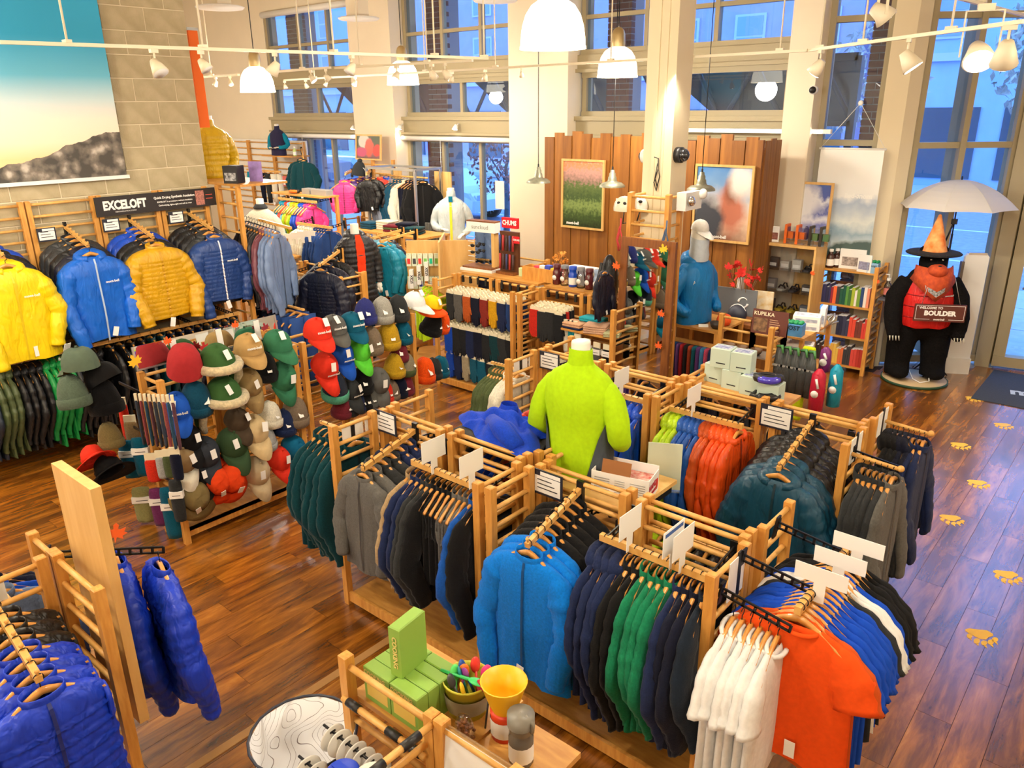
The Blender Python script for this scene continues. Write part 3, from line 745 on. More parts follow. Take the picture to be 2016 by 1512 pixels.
CN = {'navy':(28,40,78),'dnavy':(18,22,42),'black':(20,20,22),'charcoal':(46,48,50),'gray':(98,96,92),'lgray':(170,172,172),'green':(22,122,84),'blue':(8,122,226),'royal':(18,72,190),'cobalt':(24,82,170),'lime':(178,214,24),'orange':(240,84,20),'rust':(206,84,28),'teal':(10,58,66),'dteal':(18,70,96),'beige':(178,150,110),'white':(238,238,236),'red':(226,54,34),'olive':(76,88,54),'kelly':(18,134,62),'yellow':(246,214,16),'mustard':(206,156,16),'maroon':(112,36,48),'burg':(120,66,76),'slate':(112,134,172),'pink':(240,62,140),'cream':(228,222,202),'tealb':(14,134,164),'purple':(84,44,124),'lblue':(110,170,196),'aqua':(40,170,190),'navy2':(36,66,124),'mid':(26,36,50),'blueR':(14,98,206),'navyP':(30,62,124),'royalV':(20,58,196),'slateg':(128,136,152)}
CW = {'dnavy':'dark navy','lgray':'light gray','dteal':'deep teal','kelly':'bright green','burg':'burgundy','slate':'slate blue','tealb':'turquoise','lblue':'pale blue','navy2':'denim blue','mid':'dark blue gray','cobalt':'cobalt blue','royal':'royal blue','blue':'bright blue','blueR':'vivid blue','navyP':'marine blue','royalV':'ultramarine','slateg':'slate gray'}
ACC = {}
def garment(kind, col, loc, rz, label, group=None, sq='s', sc=1., var=None, zipc=None, hang=True, tagp=.3, sleevec=None, tilt=0., logo=None):
    nm, noun, fk = GN[kind]
    c = CN[col] if isinstance(col, str) else col
    var = random.randrange(4) if var is None else var
    if sq == 'f': var = var % 4
    d = garment_meshes(kind, var, sq)
    m = fab(c, fk)
    o = obj(nm, d['body'], m, None, loc, (tilt,0,rz)); o.scale = (sc,sc,sc); tag(o, label, GCAT[kind], group)
    ms = fab(CN[sleevec], fk) if sleevec else m
    for k, pn in (('sl','sleeve'),('sr','sleeve')):
        if k in d: obj(pn, d[k], ms, o)
    for k in ('al','ar'):
        if k in d: obj('armhole_trim', d[k], m, o)
    for k, pn in (('hood','hood'),('collar','collar'),('neck','neck_band')):
        if k in d:
            h_ = obj(pn, d[k], m, o)
            if k == 'hood' and sq != 'f': h_.scale = (1,.55 if sq == 's' else .75,.8); h_.location = (0,0,-.022)
    if 'zip' in d:
        zc = zipc or tuple(int(v*.55) for v in c)
        obj('zipper', d['zip'], mat('zip_%d_%d_%d' % tuple(zc), tuple(zc), .5), o)
    if hang:
        h = obj('hanger', cached('hanger', hanger_mesh), 'hanger', o); obj('hook', cached('hook', hook_mesh), 'wire', h)
    if random.random() < tagp:
        L = {'coat':.92,'vest':.64,'gridvest':.64,'kid':.48,'trousers':.9,'shorts':.45,'tee':.66}.get(kind,.72)
        D = {'f':.10,'m':.075,'s':.045}[sq]
        obj('hang_tag', cached('htag', lambda: MB().box(-.022,.022,-.001,.001,-.08,0).mesh('hang_tag')), 'tagw', o, (random.uniform(-.14,.14),-D,-L+.03), (0,random.uniform(-.3,.3),0))
    if logo:
        text(o, 'mont-bell', .028, (.10,-logo,-.30), FZ, 'wink', bold=.0006)
    return o
def row(p0, p1, items, rz, place, side='left', sq='s', sc=1., jit=.05, group=None, tagp=.25):
    """hang garments one by one along a bar from p0 to p1"""
    p0, p1 = Vector(p0), Vector(p1); n = len(items); out = []
    for i, it in enumerate(items):
        kind, col = it[0], it[1]; opt = it[2] if len(it) > 2 else {}
        u = i/(n-1) if n > 1 else .5
        p = p0.lerp(p1, u)
        lab = '%s %s, %s from %s on %s' % (CW.get(col,col), GN[kind][1].replace('short sleeved ',''), ORD[i+1], side, place)
        if len(lab.split()) > 16: lab = '%s %s, %s from %s on %s' % (CW.get(col,col), GCAT[kind], ORD[i+1], side, place)
        o = garment(kind, col, p, rz+random.uniform(-jit,jit), lab, group or ('garments on '+place), opt.get('sq',sq), opt.get('sc',sc)*random.uniform(1.03,1.09), opt.get('var'), opt.get('zipc'), tagp=opt.get('tagp',tagp), sleevec=opt.get('sleevec'), logo=opt.get('logo'))
        out.append(o)
    return out
def rep(*a):
    out = []
    for kind, col, n in a: out += [(kind,col)]*n
    return out
# ------------------------------------------------------------------ sign holders
def price_sign(loc, rz, lab, w=.20, h=.15, parent=None):
    t = thing('price_sign', lab, 'sign', loc, rz, group='framed price signs')
    build(MB().box(-w/2,w/2,-.004,.004,-h/2,h/2), 'frame', 'navyframe', t)
    build(MB().box(-w/2+.012,w/2-.012,-.0055,-.004,-h/2+.015,h/2-.035).box(-w/2+.05,w/2-.012,-.0055,-.004,h/2-.03,h/2-.008), 'card', 'card', t)
    mb = MB()
    for k in range(3): mb.box(-w/2+.03,w/2-.03-.02*k,-.0062,-.0055,-h/2+.04+.025*k,-h/2+.046+.025*k)
    build(mb, 'print', 'ink', t)
def topper(loc, rz, lab, w=.19, h=.13, tab=.09, printed=False):
    t = thing('rail_sign', lab, 'sign', loc, rz, group='white rail sign toppers')
    pts = [(-w/2,0),(-.025,0),(-.025,-tab),(.025,-tab),(.025,0),(w/2,0),(w/2,h),(-w/2,h)]
    build(MB().prism(pts,-.0015,.0015,Matrix.Rotation(PI/2,4,'X')), 'card', 'card', t)
    if printed: build(MB().box(-w/2+.015,w/2-.015,-.003,-.0015,h-.03,h-.012), 'print', mat('blue_print',(60,90,150),.6), t)
def ladder_card(loc, rz, lab, w=.26, h=.11):
    t = thing('card_strip', lab, 'sign', loc, rz, group='blank white cards on ladder rungs')
    build(MB().box(-w/2,w/2,-.002,.002,-h/2,h/2), 'card', 'card', t)
    build(MB().box(-.016,.016,-.004,.004,-h/2-.01,h/2+.02), 'clip', 'black', t)
# ================================================================== ISLANDS A (y = 3.13) AND B (y = 4.86)
def island_unit(lab, x0, x1, ys, s, fins, base=True, name='display_rack'):
    """s = -1: the bay opens towards the viewer (-Y), +1: towards the windows"""
    t = thing(name, lab, 'rack', ((x0+x1)/2, ys, 0), group='wooden ladder racks')
    c = (x0+x1)/2
    xm = (x1-x0)/2; ysn = s*.034; yf = s*.42
    ladder(t, -xm+.03, ysn, -.05, ysn, step=.115); ladder(t, .05, ysn, xm-.03, ysn, step=.115)
    for f in fins:
        x = -xm if f == 'l' else xm
        ladder(t, x, s*.10, x, yf)
    if base:
        build(MB().box(-xm+.02,xm-.02,min(s*.05,yf),max(s*.05,yf),.055,.085), 'base_board', 'ply', t)
        build(MB().box(-xm+.02,xm-.02,yf-.012 if s < 0 else yf-.010,yf+.010 if s < 0 else yf+.012,.03,.10), 'base_lip', 'pine', t)
    return t
AY, BY = 3.13, 4.86
A1 = island_unit('near wooden ladder rack bay above the green boxes', -3.82, -2.57, AY, -1, 'lr')
A2 = island_unit('near wooden ladder rack bay with bright blue and green fleeces', -2.48, -1.21, AY, -1, 'lr')
A3 = island_unit('ladder rack bay behind the blue folded jersey', -3.82, -2.57, AY, 1, 'lr')
A4 = island_unit('ladder rack bay under the hand warmer box', -2.48, -1.21, AY, 1, 'lr')
B1 = island_unit('ladder rack bay behind the lime mannequin', -3.84, -2.57, BY, -1, 'lr')
B2 = island_unit('ladder rack bay with lime and orange rain jackets', -2.50, -1.23, BY, -1, 'lr')
B3 = island_unit('ladder rack bay on the far side behind the lime mannequin', -3.84, -2.57, BY, 1, 'lr')
B4 = island_unit('ladder rack bay under the mint boxes', -2.50, -1.23, BY, 1, 'lr')
def loc(t, p): return Vector(p)-Vector(t.location)
hangbar(A1, loc(A1,(-3.22,2.83,1.22)), loc(A1,(-2.60,2.83,1.22)), backy=-.05)
hangbar(A2, loc(A2,(-1.86,2.83,1.22)), loc(A2,(-1.24,2.83,1.22)), backy=-.05)
hangbar(B2, loc(B2,(-2.46,4.57,1.22)), loc(B2,(-1.92,4.57,1.22)), backy=-.05)
hangbar(B1, loc(B1,(-3.1,4.57,1.22)), loc(B1,(-2.62,4.57,1.22)), backy=-.05)
peg_arm(A1, loc(A1,(-3.47,3.09,1.27)), loc(A1,(-3.44,2.62,1.175)))
peg_arm(A2, loc(A2,(-2.17,3.09,1.27)), loc(A2,(-2.13,2.58,1.175)))
peg_arm(B2, loc(B2,(-1.56,4.82,1.27)), loc(B2,(-1.53,4.22,1.16)))
G = 'the bar above the green boxes'
row((-3.19,2.83,1.22),(-2.63,2.83,1.22), rep(('fleece','beige',1),('fleece','navy',2),('fleece','charcoal',2),('fleece','black',1),('vest','black',3),('vest','gray',3),('fleece','cobalt',1),('fleece','black',1)), PI/2, G, sc=.95)
row((-3.47,3.02,1.255),(-3.44,2.63,1.18), rep(('fleece','navy',2),('fleece','charcoal',2),('fleece','gray',2)), 0, 'the peg arm ending in a gray fleece', 'the spine', 'm', sc=.86)
row((-1.83,2.83,1.22),(-1.27,2.83,1.22), rep(('hoodie','navy',4),('fleece','black',2),('fleece','green',4),('fleece','navy',1),('fleece','dnavy',2),('fleece','mid',1)), PI/2, 'the bar with green fleeces', sc=.98)
row((-2.17,3.03,1.26),(-2.13,2.60,1.18), rep(('fleece','black',5),('fleece','blue',3)), 0, 'the peg arm ending in bright blue', 'the spine', 'm', sc=.95)
row((-4.24,2.93,1.17),(-3.90,2.93,1.17), rep(('fleece','teal',6)), PI/2, 'the outer end of the near rack', sc=1.0)
hb = build(MB().box(-.42,.0,-.012,.012,-.02,.0), 'hang_bar', 'dowel', A1, loc(A1,(-3.84,2.93,1.17)))
row((-2.42,4.57,1.22),(-1.95,4.57,1.22), rep(('rain','lime',3),('rain','cobalt',4),('rain','rust',2),('rain','orange',4)), PI/2, 'the bar with lime and orange jackets', sc=.98)
row((-3.05,4.57,1.22),(-2.66,4.57,1.22), rep(('rain','cobalt',2),('rain','dnavy',3),('rain','royal',3)), PI/2, 'the bar behind the lime mannequin')
row((-1.56,4.75,1.255),(-1.53,4.24,1.165), rep(('rain','black',5),('rain','dteal',3)), 0, 'the peg arm ending in deep teal', 'the spine', 'm', sc=1.0)
row((-4.18,4.66,1.17),(-3.92,4.66,1.17), rep(('fleece','olive',5),('fleece','cream',4)), PI/2, 'the outer end of the middle rack', sc=.95)
build(MB().box(-.36,.0,-.012,.012,-.02,.0), 'hang_bar', 'dowel', B1, loc(B1,(-3.86,4.66,1.17)))
# rack end with T-shirts
T1 = A2
bracket(T1, loc(T1,(-1.19,2.78,1.22)), loc(T1,(-.88,2.78,1.17)))
bracket(T1, loc(T1,(-1.19,2.98,1.29)), loc(T1,(-.87,2.98,1.25))); bracket(T1, loc(T1,(-1.19,3.36,1.29)), loc(T1,(-.87,3.36,1.25)))
hangbar(T1, loc(T1,(-.87,2.80,1.255)), loc(T1,(-.87,3.44,1.255)))
row((-1.13,2.78,1.155),(-.93,2.78,1.15), rep(('tee','white',6)), PI/2, 'the short arm at the near rack corner', sc=.95)
row((-.87,3.42,1.255),(-.87,2.83,1.255), rep(('tee','black',4),('tee','royal',1),('tee','white',2),('tee','charcoal',1),('tee','royal',6),('tee','rust',1),('tee','orange',1)), 0, 'the T-shirt bar', 'the far end', sc=1.0)
for k, (y, z) in enumerate([(2.95,1.25),(3.12,1.25),(3.3,1.25)]): topper((-.84+.02*k,y,z+.05), .0, 'blank white sign card on the T-shirt bar, %s from the viewer' % ORD[k+1], .22, .075)
# rack end of island B
bracket(B2, loc(B2,(-1.21,4.56,1.24)), loc(B2,(-.95,4.56,1.21)))
build(MB().tube([loc(B2,(-1.21,4.52,1.23)),loc(B2,(-.94,4.52,1.21))], .013, 8).ell(loc(B2,(-.935,4.52,1.215)),(.02,.02,.02)), 'hang_bar', 'dowel', B2)
build(MB().tube([loc(B2,(-1.21,5.18,1.23)),loc(B2,(-.94,5.18,1.21))], .013, 8).ell(loc(B2,(-.935,5.18,1.215)),(.02,.02,.02)), 'hang_bar', 'dowel', B2)
row((-1.14,4.52,1.22),(-.97,4.52,1.215), rep(('fleece','charcoal',5),('fleece','gray',1)), PI/2, 'the near end arm by the paw prints', sc=1.08)
row((-1.16,5.18,1.22),(-.97,5.18,1.215), rep(('hoodie','black',3),('hoodie','dnavy',2),('fleece','navy',2)), PI/2, 'the far end arm by the paw prints', sc=1.05)
# signs
price_sign((-3.72,3.06,1.25), 0, 'framed price sign at the left post of the near rack')
price_sign((-2.37,3.06,1.23), 0, 'framed price sign above the black fleeces')
price_sign((-1.79,4.79,1.23), 0, 'framed price sign above the dark rain jackets', .22, .16)
price_sign((-3.70,4.79,1.24), 0, 'framed price sign behind the lime mannequin')
topper((-3.02,2.82,1.28), PI*.5, 'blank white rail sign, left one above the black fleeces')
topper((-2.72,2.82,1.28), PI*.5, 'blank white rail sign beside the blue fleece end')
topper((-1.69,2.82,1.28), PI*.5, 'blank white rail sign among the navy hooded fleeces')
topper((-1.46,2.82,1.28), PI*.5, 'printed white rail sign above the green fleeces', printed=True)
topper((-1.41,2.82,1.28), PI*.5, 'blank white rail sign nearest the dark navy fleeces')
topper((-2.28,4.56,1.28), PI*.5, 'white rail sign beside the lime rain jackets')
topper((-2.86,4.56,1.28), PI*.5, 'white rail sign among blue rain jackets')
for k, (x, y, l) in enumerate([(-3.845,2.98,'left post'),(-3.865,4.72,'middle rack left end')]):
    ladder_card((x,y-.1,1.22), PI/2, 'blank white card on the rungs at the %s, near half' % l, .17, .10); ladder_card((x,y+.09,1.22), PI/2, 'blank white card on the rungs at the %s, far half' % l, .17, .10)
ladder_card((-1.195,2.95,1.2), PI/2, 'printed card on the rungs beside the T-shirts', .2, .2)
ladder_card((-1.215,4.60,1.24), PI/2, 'printed card on the end rungs above charcoal fleeces', .2, .16); ladder_card((-1.215,5.12,1.24), PI/2, 'printed card on the far end rungs above navy jackets', .2, .16)
# ================================================================== HATS
def hat_meshes(kind):
    key = ('hat',kind)
    if key in MC: return MC[key]
    d = {}
    def dome(rx, ry, h, flat=1.0, n=20, k=7, base=0., tw=0.):
        R = []
        for i in range(k+1):
            u = i/k*PI/2; c = max(.03, math.cos(u)**flat); s = math.sin(u)
            R.append([Vector((rx*c*math.cos(2*PI*j/n)+tw*s, ry*c*math.sin(2*PI*j/n), base+h*s*(1+.03*math.sin(3*2*PI*j/n)*s))) for j in range(n)])
        return R
    def brim(rx, ry, out, a0=70, droop=.035, th=.004):
        mb = MB(); N = 14; top = []; bot = []
        for i in range(N+1):
            a = math.radians(-a0+2*a0*i/N); w = math.cos(math.radians(-90+180*i/N)); 
            ins = Vector((rx*math.cos(a)*.97, ry*math.sin(a)*.97, .004)); outp = Vector((rx*math.cos(a)+out*w, ry*math.sin(a)*1.03, -droop*w+.012*(abs(a)/1.2)**2*-1))
            mid = (ins+outp)/2+Vector((0,0,.008*w)); top.append((ins,mid,outp))
        rings = [[p for p in t]+[t[2]-Vector((0,0,th)),t[1]-Vector((0,0,th)),t[0]-Vector((0,0,th))] for t in top]
        return mb.loft(rings)
    if kind in ('cap','army','furcap'):
        fl_ = .55 if kind == 'army' else .8
        d['crown'] = MB().loft(dome(.098,.084,.105,fl_), False, True).mesh('crown')
        d['brim'] = brim(.098,.084,.095 if kind != 'army' else .08, droop=.055).mesh('brim')
        d['button'] = MB().ell((0,0,.113),(.008,.008,.005),8,4).mesh('button')
        if kind == 'furcap':
            d['flap'] = MB().ell((-.03,.095,-.02),(.05,.02,.055)).mesh('ear_flap'); d['flap2'] = MB().ell((-.03,-.095,-.02),(.05,.02,.055)).mesh('ear_flap')
    elif kind == 'beanie':
        d['crown'] = MB().loft(dome(.098,.085,.19,.75,24), False, True).mesh('crown')
        R = [[Vector((r*1.0*math.cos(2*PI*j/20),r*.87*math.sin(2*PI*j/20),z)) for j in range(20)] for r, z in [(.096,0),(.104,.005),(.106,.03),(.104,.055),(.097,.06)]]
        d['cuff'] = MB().loft(R, False, False).mesh('cuff')
    elif kind == 'pom':
        d['crown'] = MB().loft(dome(.098,.085,.18,.75,24), False, True).mesh('crown'); d['pom'] = MB().ell((0,0,.19),(.035,.035,.032),10,6).mesh('pompom')
    elif kind == 'bucket':
        d['crown'] = MB().loft(dome(.095,.08,.11,.5), False, True).mesh('crown')
        R = [[Vector((r*math.cos(2*PI*j/28),r*.92*math.sin(2*PI*j/28),z+.012*math.cos(4*PI*j/28))) for j in range(28)] for r, z in [(.09,.012),(.12,.0),(.158,-.018),(.157,-.024),(.12,-.007),(.09,.004)]]
        d['brim'] = MB().loft(R, False, False).mesh('brim')
        R = [[Vector((r*math.cos(2*PI*j/20),r*.86*math.sin(2*PI*j/20),z)) for j in range(20)] for r, z in [(.0965,.012),(.0975,.034)]]
        d['band'] = MB().loft(R, False, False).mesh('band')
    elif kind == 'cloche':
        R = [[Vector((r*math.cos(2*PI*j/24),r*.9*math.sin(2*PI*j/24),z)) for j in range(24)] for r, z in [(.118,0),(.112,.06),(.1,.12),(.075,.165),(.035,.185),(.004,.188)]]
        d['crown'] = MB().loft(R, False, True).mesh('crown')
        R = [[Vector((r*math.cos(2*PI*j/24),r*.9*math.sin(2*PI*j/24),z)) for j in range(24)] for r, z in [(.116,.001),(.108,.06),(.09,.12),(.01,.17)]]
        d['lining'] = MB().loft(R, False, False).mesh('lining')
    elif kind == 'trapper':
        d['crown'] = MB().loft(dome(.105,.095,.125,.7), False, True).mesh('crown')
        f = MB(); P = [(.118*math.cos(a),.106*math.sin(a),.015+.02*math.cos(a)) for a in [-PI*.55+k*PI*1.1/12 for k in range(13)]]
        f.tube(P, .026, 8)
        for s in (-1,1):
            f.tube([(.01,s*.105,.0),(.0,s*.12,-.07),(-.01,s*.115,-.14),(-.012,s*.10,-.19)], [.026,.024,.022,.018], 8)
            f.tube([(-.06,s*.09,.0),(-.08,s*.11,-.07),(-.06,s*.115,-.14),(-.02,s*.10,-.19)], [.022,.022,.02,.018], 8)
        d['fur'] = f.mesh('fur_trim')
        for s, nm in ((-1,'flap'),(1,'flap2')): d[nm] = MB().tube([(-.03,s*.1,.01),(-.04,s*.115,-.07),(-.035,s*.115,-.14),(-.02,s*.105,-.18)], [.035,.036,.03,.015], 8).mesh('ear_flap')
    MC[key] = d
    return d
HN = {'cap':'cap','army':'work_cap','furcap':'ear_flap_cap','beanie':'beanie','pom':'pompom_beanie','bucket':'brimmed_hat','cloche':'reversible_beanie','trapper':'trapper_hat'}
M['fur'] = mat('cream_fur', (226,208,166), .98, noise=.2, nscale=60, bump=.8, bscale=90, sheen=.5, spec=.1)
def hat(kind, c, p, label, yaw=0., tilt=30, roll=0., sc=1., c2=None, logo=False, tagc=True, group='hats on the hat rack', fk=None):
    c = CN[c] if isinstance(c, str) else c
    d = hat_meshes(kind)
    fk = fk or ('knit' if kind in ('beanie','pom') else 'cotton')
    m = fab(c, fk)
    o = obj(HN[kind], d['crown'], m, None, p)
    o.rotation_euler = (Matrix.Rotation(yaw,3,'Z') @ Matrix.Rotation(math.radians(tilt),3,'Y') @ Matrix.Rotation(math.radians(roll),3,'Z')).to_euler()
    sc *= 1.16; o.scale = (sc,sc,sc); tag(o, label, 'hat', group)
    m2 = fab(CN[c2] if isinstance(c2,str) else c2, fk) if c2 else m
    for k, pn, mm in (('brim','brim',m2),('button','button',m),('cuff','cuff',m2),('pom','pompom',m2),('band','band',m2),('lining','lining',m2),('fur','fur_trim',M['fur']),('flap','ear_flap',M['fur'] if kind == 'furcap' else m),('flap2','ear_flap',M['fur'] if kind == 'furcap' else m)):
        if k in d: obj(pn, d[k], mm, o)
    if logo: text(o, 'mont-bell', .022, (.099,.0,.05), (PI/2-.25,0,PI/2), 'wink', bold=.0006)
    if tagc: obj('hang_tag', cached('hattag', lambda: MB().box(-.001,.001,-.016,.016,-.055,0).mesh('hang_tag')), 'tagw', o, (.06,random.uniform(-.03,.03),.125), (0,-.7,random.uniform(-.4,.4)))
    return o
# ------------------------------------------------------------------ hat rack (opens towards +X)
def rack_x(lab, y0, y1, xs, xf, h=1.36, name='display_rack', fins=(0,1), base=True, rear=True):
    """bay whose back ladder stands at x = xs and which opens towards +X up to xf"""
    t = thing(name, lab, 'rack', (xs,(y0+y1)/2,0), group='wooden ladder racks'); hy = (y1-y0)/2; w = xf-xs
    ladder(t, 0, -hy, 0, -.03, h, step=.115); ladder(t, 0, .03, 0, hy, h, step=.115)
    for f in fins:
        y = -hy if f == 0 else hy; ladder(t, .07, y, w, y, h, p0=False)
    if base:
        build(MB().box(.03,w,-hy+.03,hy-.03,.095,.12), 'base_board', 'ply', t); build(MB().box(w-.02,w,-hy+.03,hy-.03,.05,.12), 'base_lip', 'pine', t)
    return t
C1 = rack_x('hat rack bay with green fur trapper hats', 2.39, 3.53, -5.72, -5.42)
C2 = rack_x('hat rack bay with red caps and mustard beanies', 3.62, 4.86, -5.72, -5.42)
HX = -5.44
def hp(px, py, x=HX): return onx(px, py, x)
H1 = [('cloche','burgR',365,732,'red reversible beanie with navy lining at the top row',-.2,28,1.0,'dnavy',0),
 ('trapper','trap',428,722,'green trapper hat with cream fur, upper one on the rack',.0,20,1.05,None,0),
 ('trapper','trap',440,785,'green trapper hat with cream fur, hanging below another',.1,24,1.05,None,0),
 ('army','tan',490,692,'tan work cap on the top row beside the fur hat',-.1,6,1.1,None,1),
 ('army','hgreen',546,684,'green work cap at the end of the top row',.1,10,1.1,None,0),
 ('cap','tan2',488,756,'olive tan cap with a price tag under the tan cap',.0,62,1.05,None,0),
 ('army','hgreen',553,745,'green work cap turned crown out below the top row',.1,66,1.1,None,0),
 ('beanie','black',521,742,'black beanie between the olive and green caps',.0,20,.95,None,0),
 ('furcap','hblue',347,806,'royal blue earflap cap next to the front post',-.2,35,1.05,'hblue',1),
 ('beanie','dteal',386,808,'deep teal beanie beside the blue earflap cap',.1,20,1.1,None,0),
 ('furcap','hbeige',498,850,'beige fuzzy cap with fur earflaps',.0,40,1.15,None,0),
 ('beanie','cream',531,836,'folded cream beanie beside the beige cap',.4,10,.9,None,0),
 ('beanie','taupe',580,832,'taupe beanie near the end ladder',.2,14,1.05,None,0),
 ('cap','brown',466,830,'dark brown cap behind the beige cap',.0,40,.95,None,0),
 ('cap','black',369,866,'black cap stacked behind the charcoal cap',.0,50,1.0,None,0),
 ('cap','khaki',357,903,'khaki trucker cap with a round badge',-.1,58,1.1,'cream',0),
 ('cap','hchar',401,893,'charcoal cap with a mountain emblem',.0,58,1.12,None,0),
 ('furcap','hgreen2',456,876,'dark green fur lined cap in the middle row',.0,46,1.15,None,0),
 ('bucket','horange',425,946,'orange brimmed hat, back one of two',-.1,60,1.0,None,0),
 ('bucket','horange',450,941,'orange brimmed hat, front one of two',.1,66,1.05,None,0),
 ('bucket','holive',383,975,'olive wide brimmed hat at the bottom corner',-.1,64,1.05,None,0),
 ('cap','hbeige2',502,929,'pale beige cap on the lowest row',.1,64,1.1,None,0),
 ('cap','red',545,906,'crumpled red cap on the lowest row',.3,56,1.0,None,0),
 ('cap','tealb2',576,884,'teal cap with bright blue brim',.2,72,1.0,'tealb',0),
 ('cap','black',393,934,'black cap tucked behind the orange hats',.0,50,.9,None,0),
 ('beanie','navy',560,850,'navy beanie hanging behind the taupe one',.0,12,.9,None,0),
 ('beanie','lgray',523,880,'gray beanie half hidden above the red cap',.0,14,.85,None,0),
 ('beanie','navy',345,850,'navy beanie hanging below the blue earflap cap',.0,12,.85,None,0)]
CN.update({'burgR':(168,44,48),'trap':(54,92,46),'tan':(186,150,94),'hgreen':(52,116,84),'tan2':(154,128,84),'hblue':(26,82,186),'hbeige':(214,188,140),'taupe':(128,112,94),'brown':(70,56,42),'khaki':(150,124,86),'hchar':(48,52,60),'hgreen2':(50,74,46),'horange':(226,68,20),'holive':(122,106,66),'hbeige2':(206,186,148),'tealb2':(10,98,138),'hlime':(96,212,60),'hgray':(92,92,88),'hteal':(12,88,116),'hnavy':(44,50,116),'hlg':(168,166,156),'hyel':(244,204,20)})
for k, cc, px, py, lab, yw, ti, sc, c2, lg in H1: hat(k, cc, hp(px,py,HX+(.05 if k in ('trapper','bucket') else 0)), lab, yw-.08, ti*.66 if k != 'bucket' else 74, 0, sc*(1.18 if k == 'trapper' else 1.06), c2, bool(lg))
H2 = [('army','red',625,660,'red work cap with white logo on the top row of the rear bay',-.1,8,1.2,None,1),
 ('army','hgray',657,652,'gray work cap next to the red one on top',-.1,8,1.15,None,1),
 ('army','hteal',693,646,'teal work cap on the top row',-.1,8,1.15,None,1),
 ('beanie','hnavy',719,634,'indigo beanie on the top row',.0,8,1.0,None,0),
 ('beanie','hlg',752,632,'pale gray beanie on the top row',.0,8,1.05,None,0),
 ('beanie','charcoal',782,628,'charcoal beanie at the end of the top row',.1,10,1.05,None,0),
 ('cap','hblue',671,700,'blue cap with white logo in the second row',.0,50,1.1,None,1),
 ('cap','hlime',704,693,'lime green cap in the second row',.1,52,1.1,None,0),
 ('cap','red',638,724,'red cap with white logo below the red work cap',.0,58,1.2,None,1),
 ('beanie','taupe',729,692,'taupe beanie folded in the second row',.1,12,1.1,None,0),
 ('beanie','mustardh',764,682,'mustard beanie in the second row',.0,12,1.1,None,0),
 ('beanie','hteal',791,672,'teal beanie in the second row',.1,14,.95,None,0),
 ('beanie','pattern',660,782,'navy beanie with a mint patterned band',-.2,20,1.15,'mint',0),
 ('cap','charcoal',687,770,'charcoal cap behind the patterned beanie',.1,50,1.05,None,1),
 ('beanie','black',711,768,'black beanie in the third row',.0,14,1.05,None,0),
 ('cap','marl',741,752,'gray marled wool cap in the third row',.0,66,1.2,None,0),
 ('beanie','mustardh',776,738,'mustard beanie with a folded cuff in the third row',.0,10,1.0,None,0),
 ('beanie','stripe',797,735,'striped beanie hanging beside the mustard cuffed one',.2,12,.95,'olive',0),
 ('beanie','maroon',786,708,'maroon beanie tucked behind the mustard ones',.0,10,.85,None,0)]
CN.update({'mustardh':(196,156,36),'pattern':(38,46,62),'mint':(90,170,140),'marl':(96,96,94),'stripe':(140,132,110)})
for k, cc, px, py, lab, yw, ti, sc, c2, lg in H2: hat(k, cc, hp(px,py), lab, yw-.08, ti*.66, 0, sc, c2, bool(lg))
low = ['maroon','charcoal','navy','black','hgray','purple','red','taupe','dnavy','maroon']
for i, cc in enumerate(low): hat('beanie', cc, hp(672+i*14, 818-i*5), '%s beanie, %s from the front post on the lowest row' % (CW.get(cc,cc), ORD[i+1]), random.uniform(-.3,.3), 10, 0, .85)
# hats standing on the end and behind the rack
hat('cap','white',onx(815,600,-5.5),'white cap on the far end post of the hat rack',.2,0,0,1.05,None,False)
hat('bucket','hyel',onx(850,606,-5.5),'yellow and orange rain hat at the rack end',.2,20,0,.95,'orange',False)
hat('beanie','black',onx(846,655,-5.55),'black beanie below the yellow rain hat',.3,20,0,1.0)
hat('beanie','orange',onx(864,650,-5.6),'orange beanie below the yellow rain hat',.3,20,0,.9)
hat('beanie','orange',onx(832,748,-5.5),'orange beanie hanging low at the rack end',.3,10,0,1.1)
hat('beanie','hteal',onx(864,738,-5.6),'teal earflap beanie with white tags at the rack end',.3,10,0,.95)
hat('beanie','charcoal',onx(850,742,-5.6),'charcoal earflap beanie with white tags at the rack end',.3,10,0,.95)
HL = -5.98
CN['hgg'] = (88,104,88)
hat('army','hgg',onx(160,724,HL),'gray green cap on the back side of the hat rack',3.4,4,0,1.25,None,True); 
hat('army','black',onx(208,752,HL),'black work cap on the back side of the hat rack',3.6,30,0,1.25,None,True)
hat('beanie','hgg',onx(150,800,HL),'gray green hat hanging under the black cap',3.2,10,0,1.1); hat('beanie','black',onx(213,812,HL),'black hat hanging low behind the sock packs',3.2,10,0,1.2)
hat('bucket','black',onx(218,930,HL),'large black rain hat near the floor behind the socks',3.2,40,0,1.1); hat('bucket','red',onx(186,905,HL),'red rain hat near the floor behind the socks',3.2,40,0,.9)
hat('beanie','holive',onx(222,880,HL),'olive hat between the rain hats near the floor',3.2,10,0,.9)
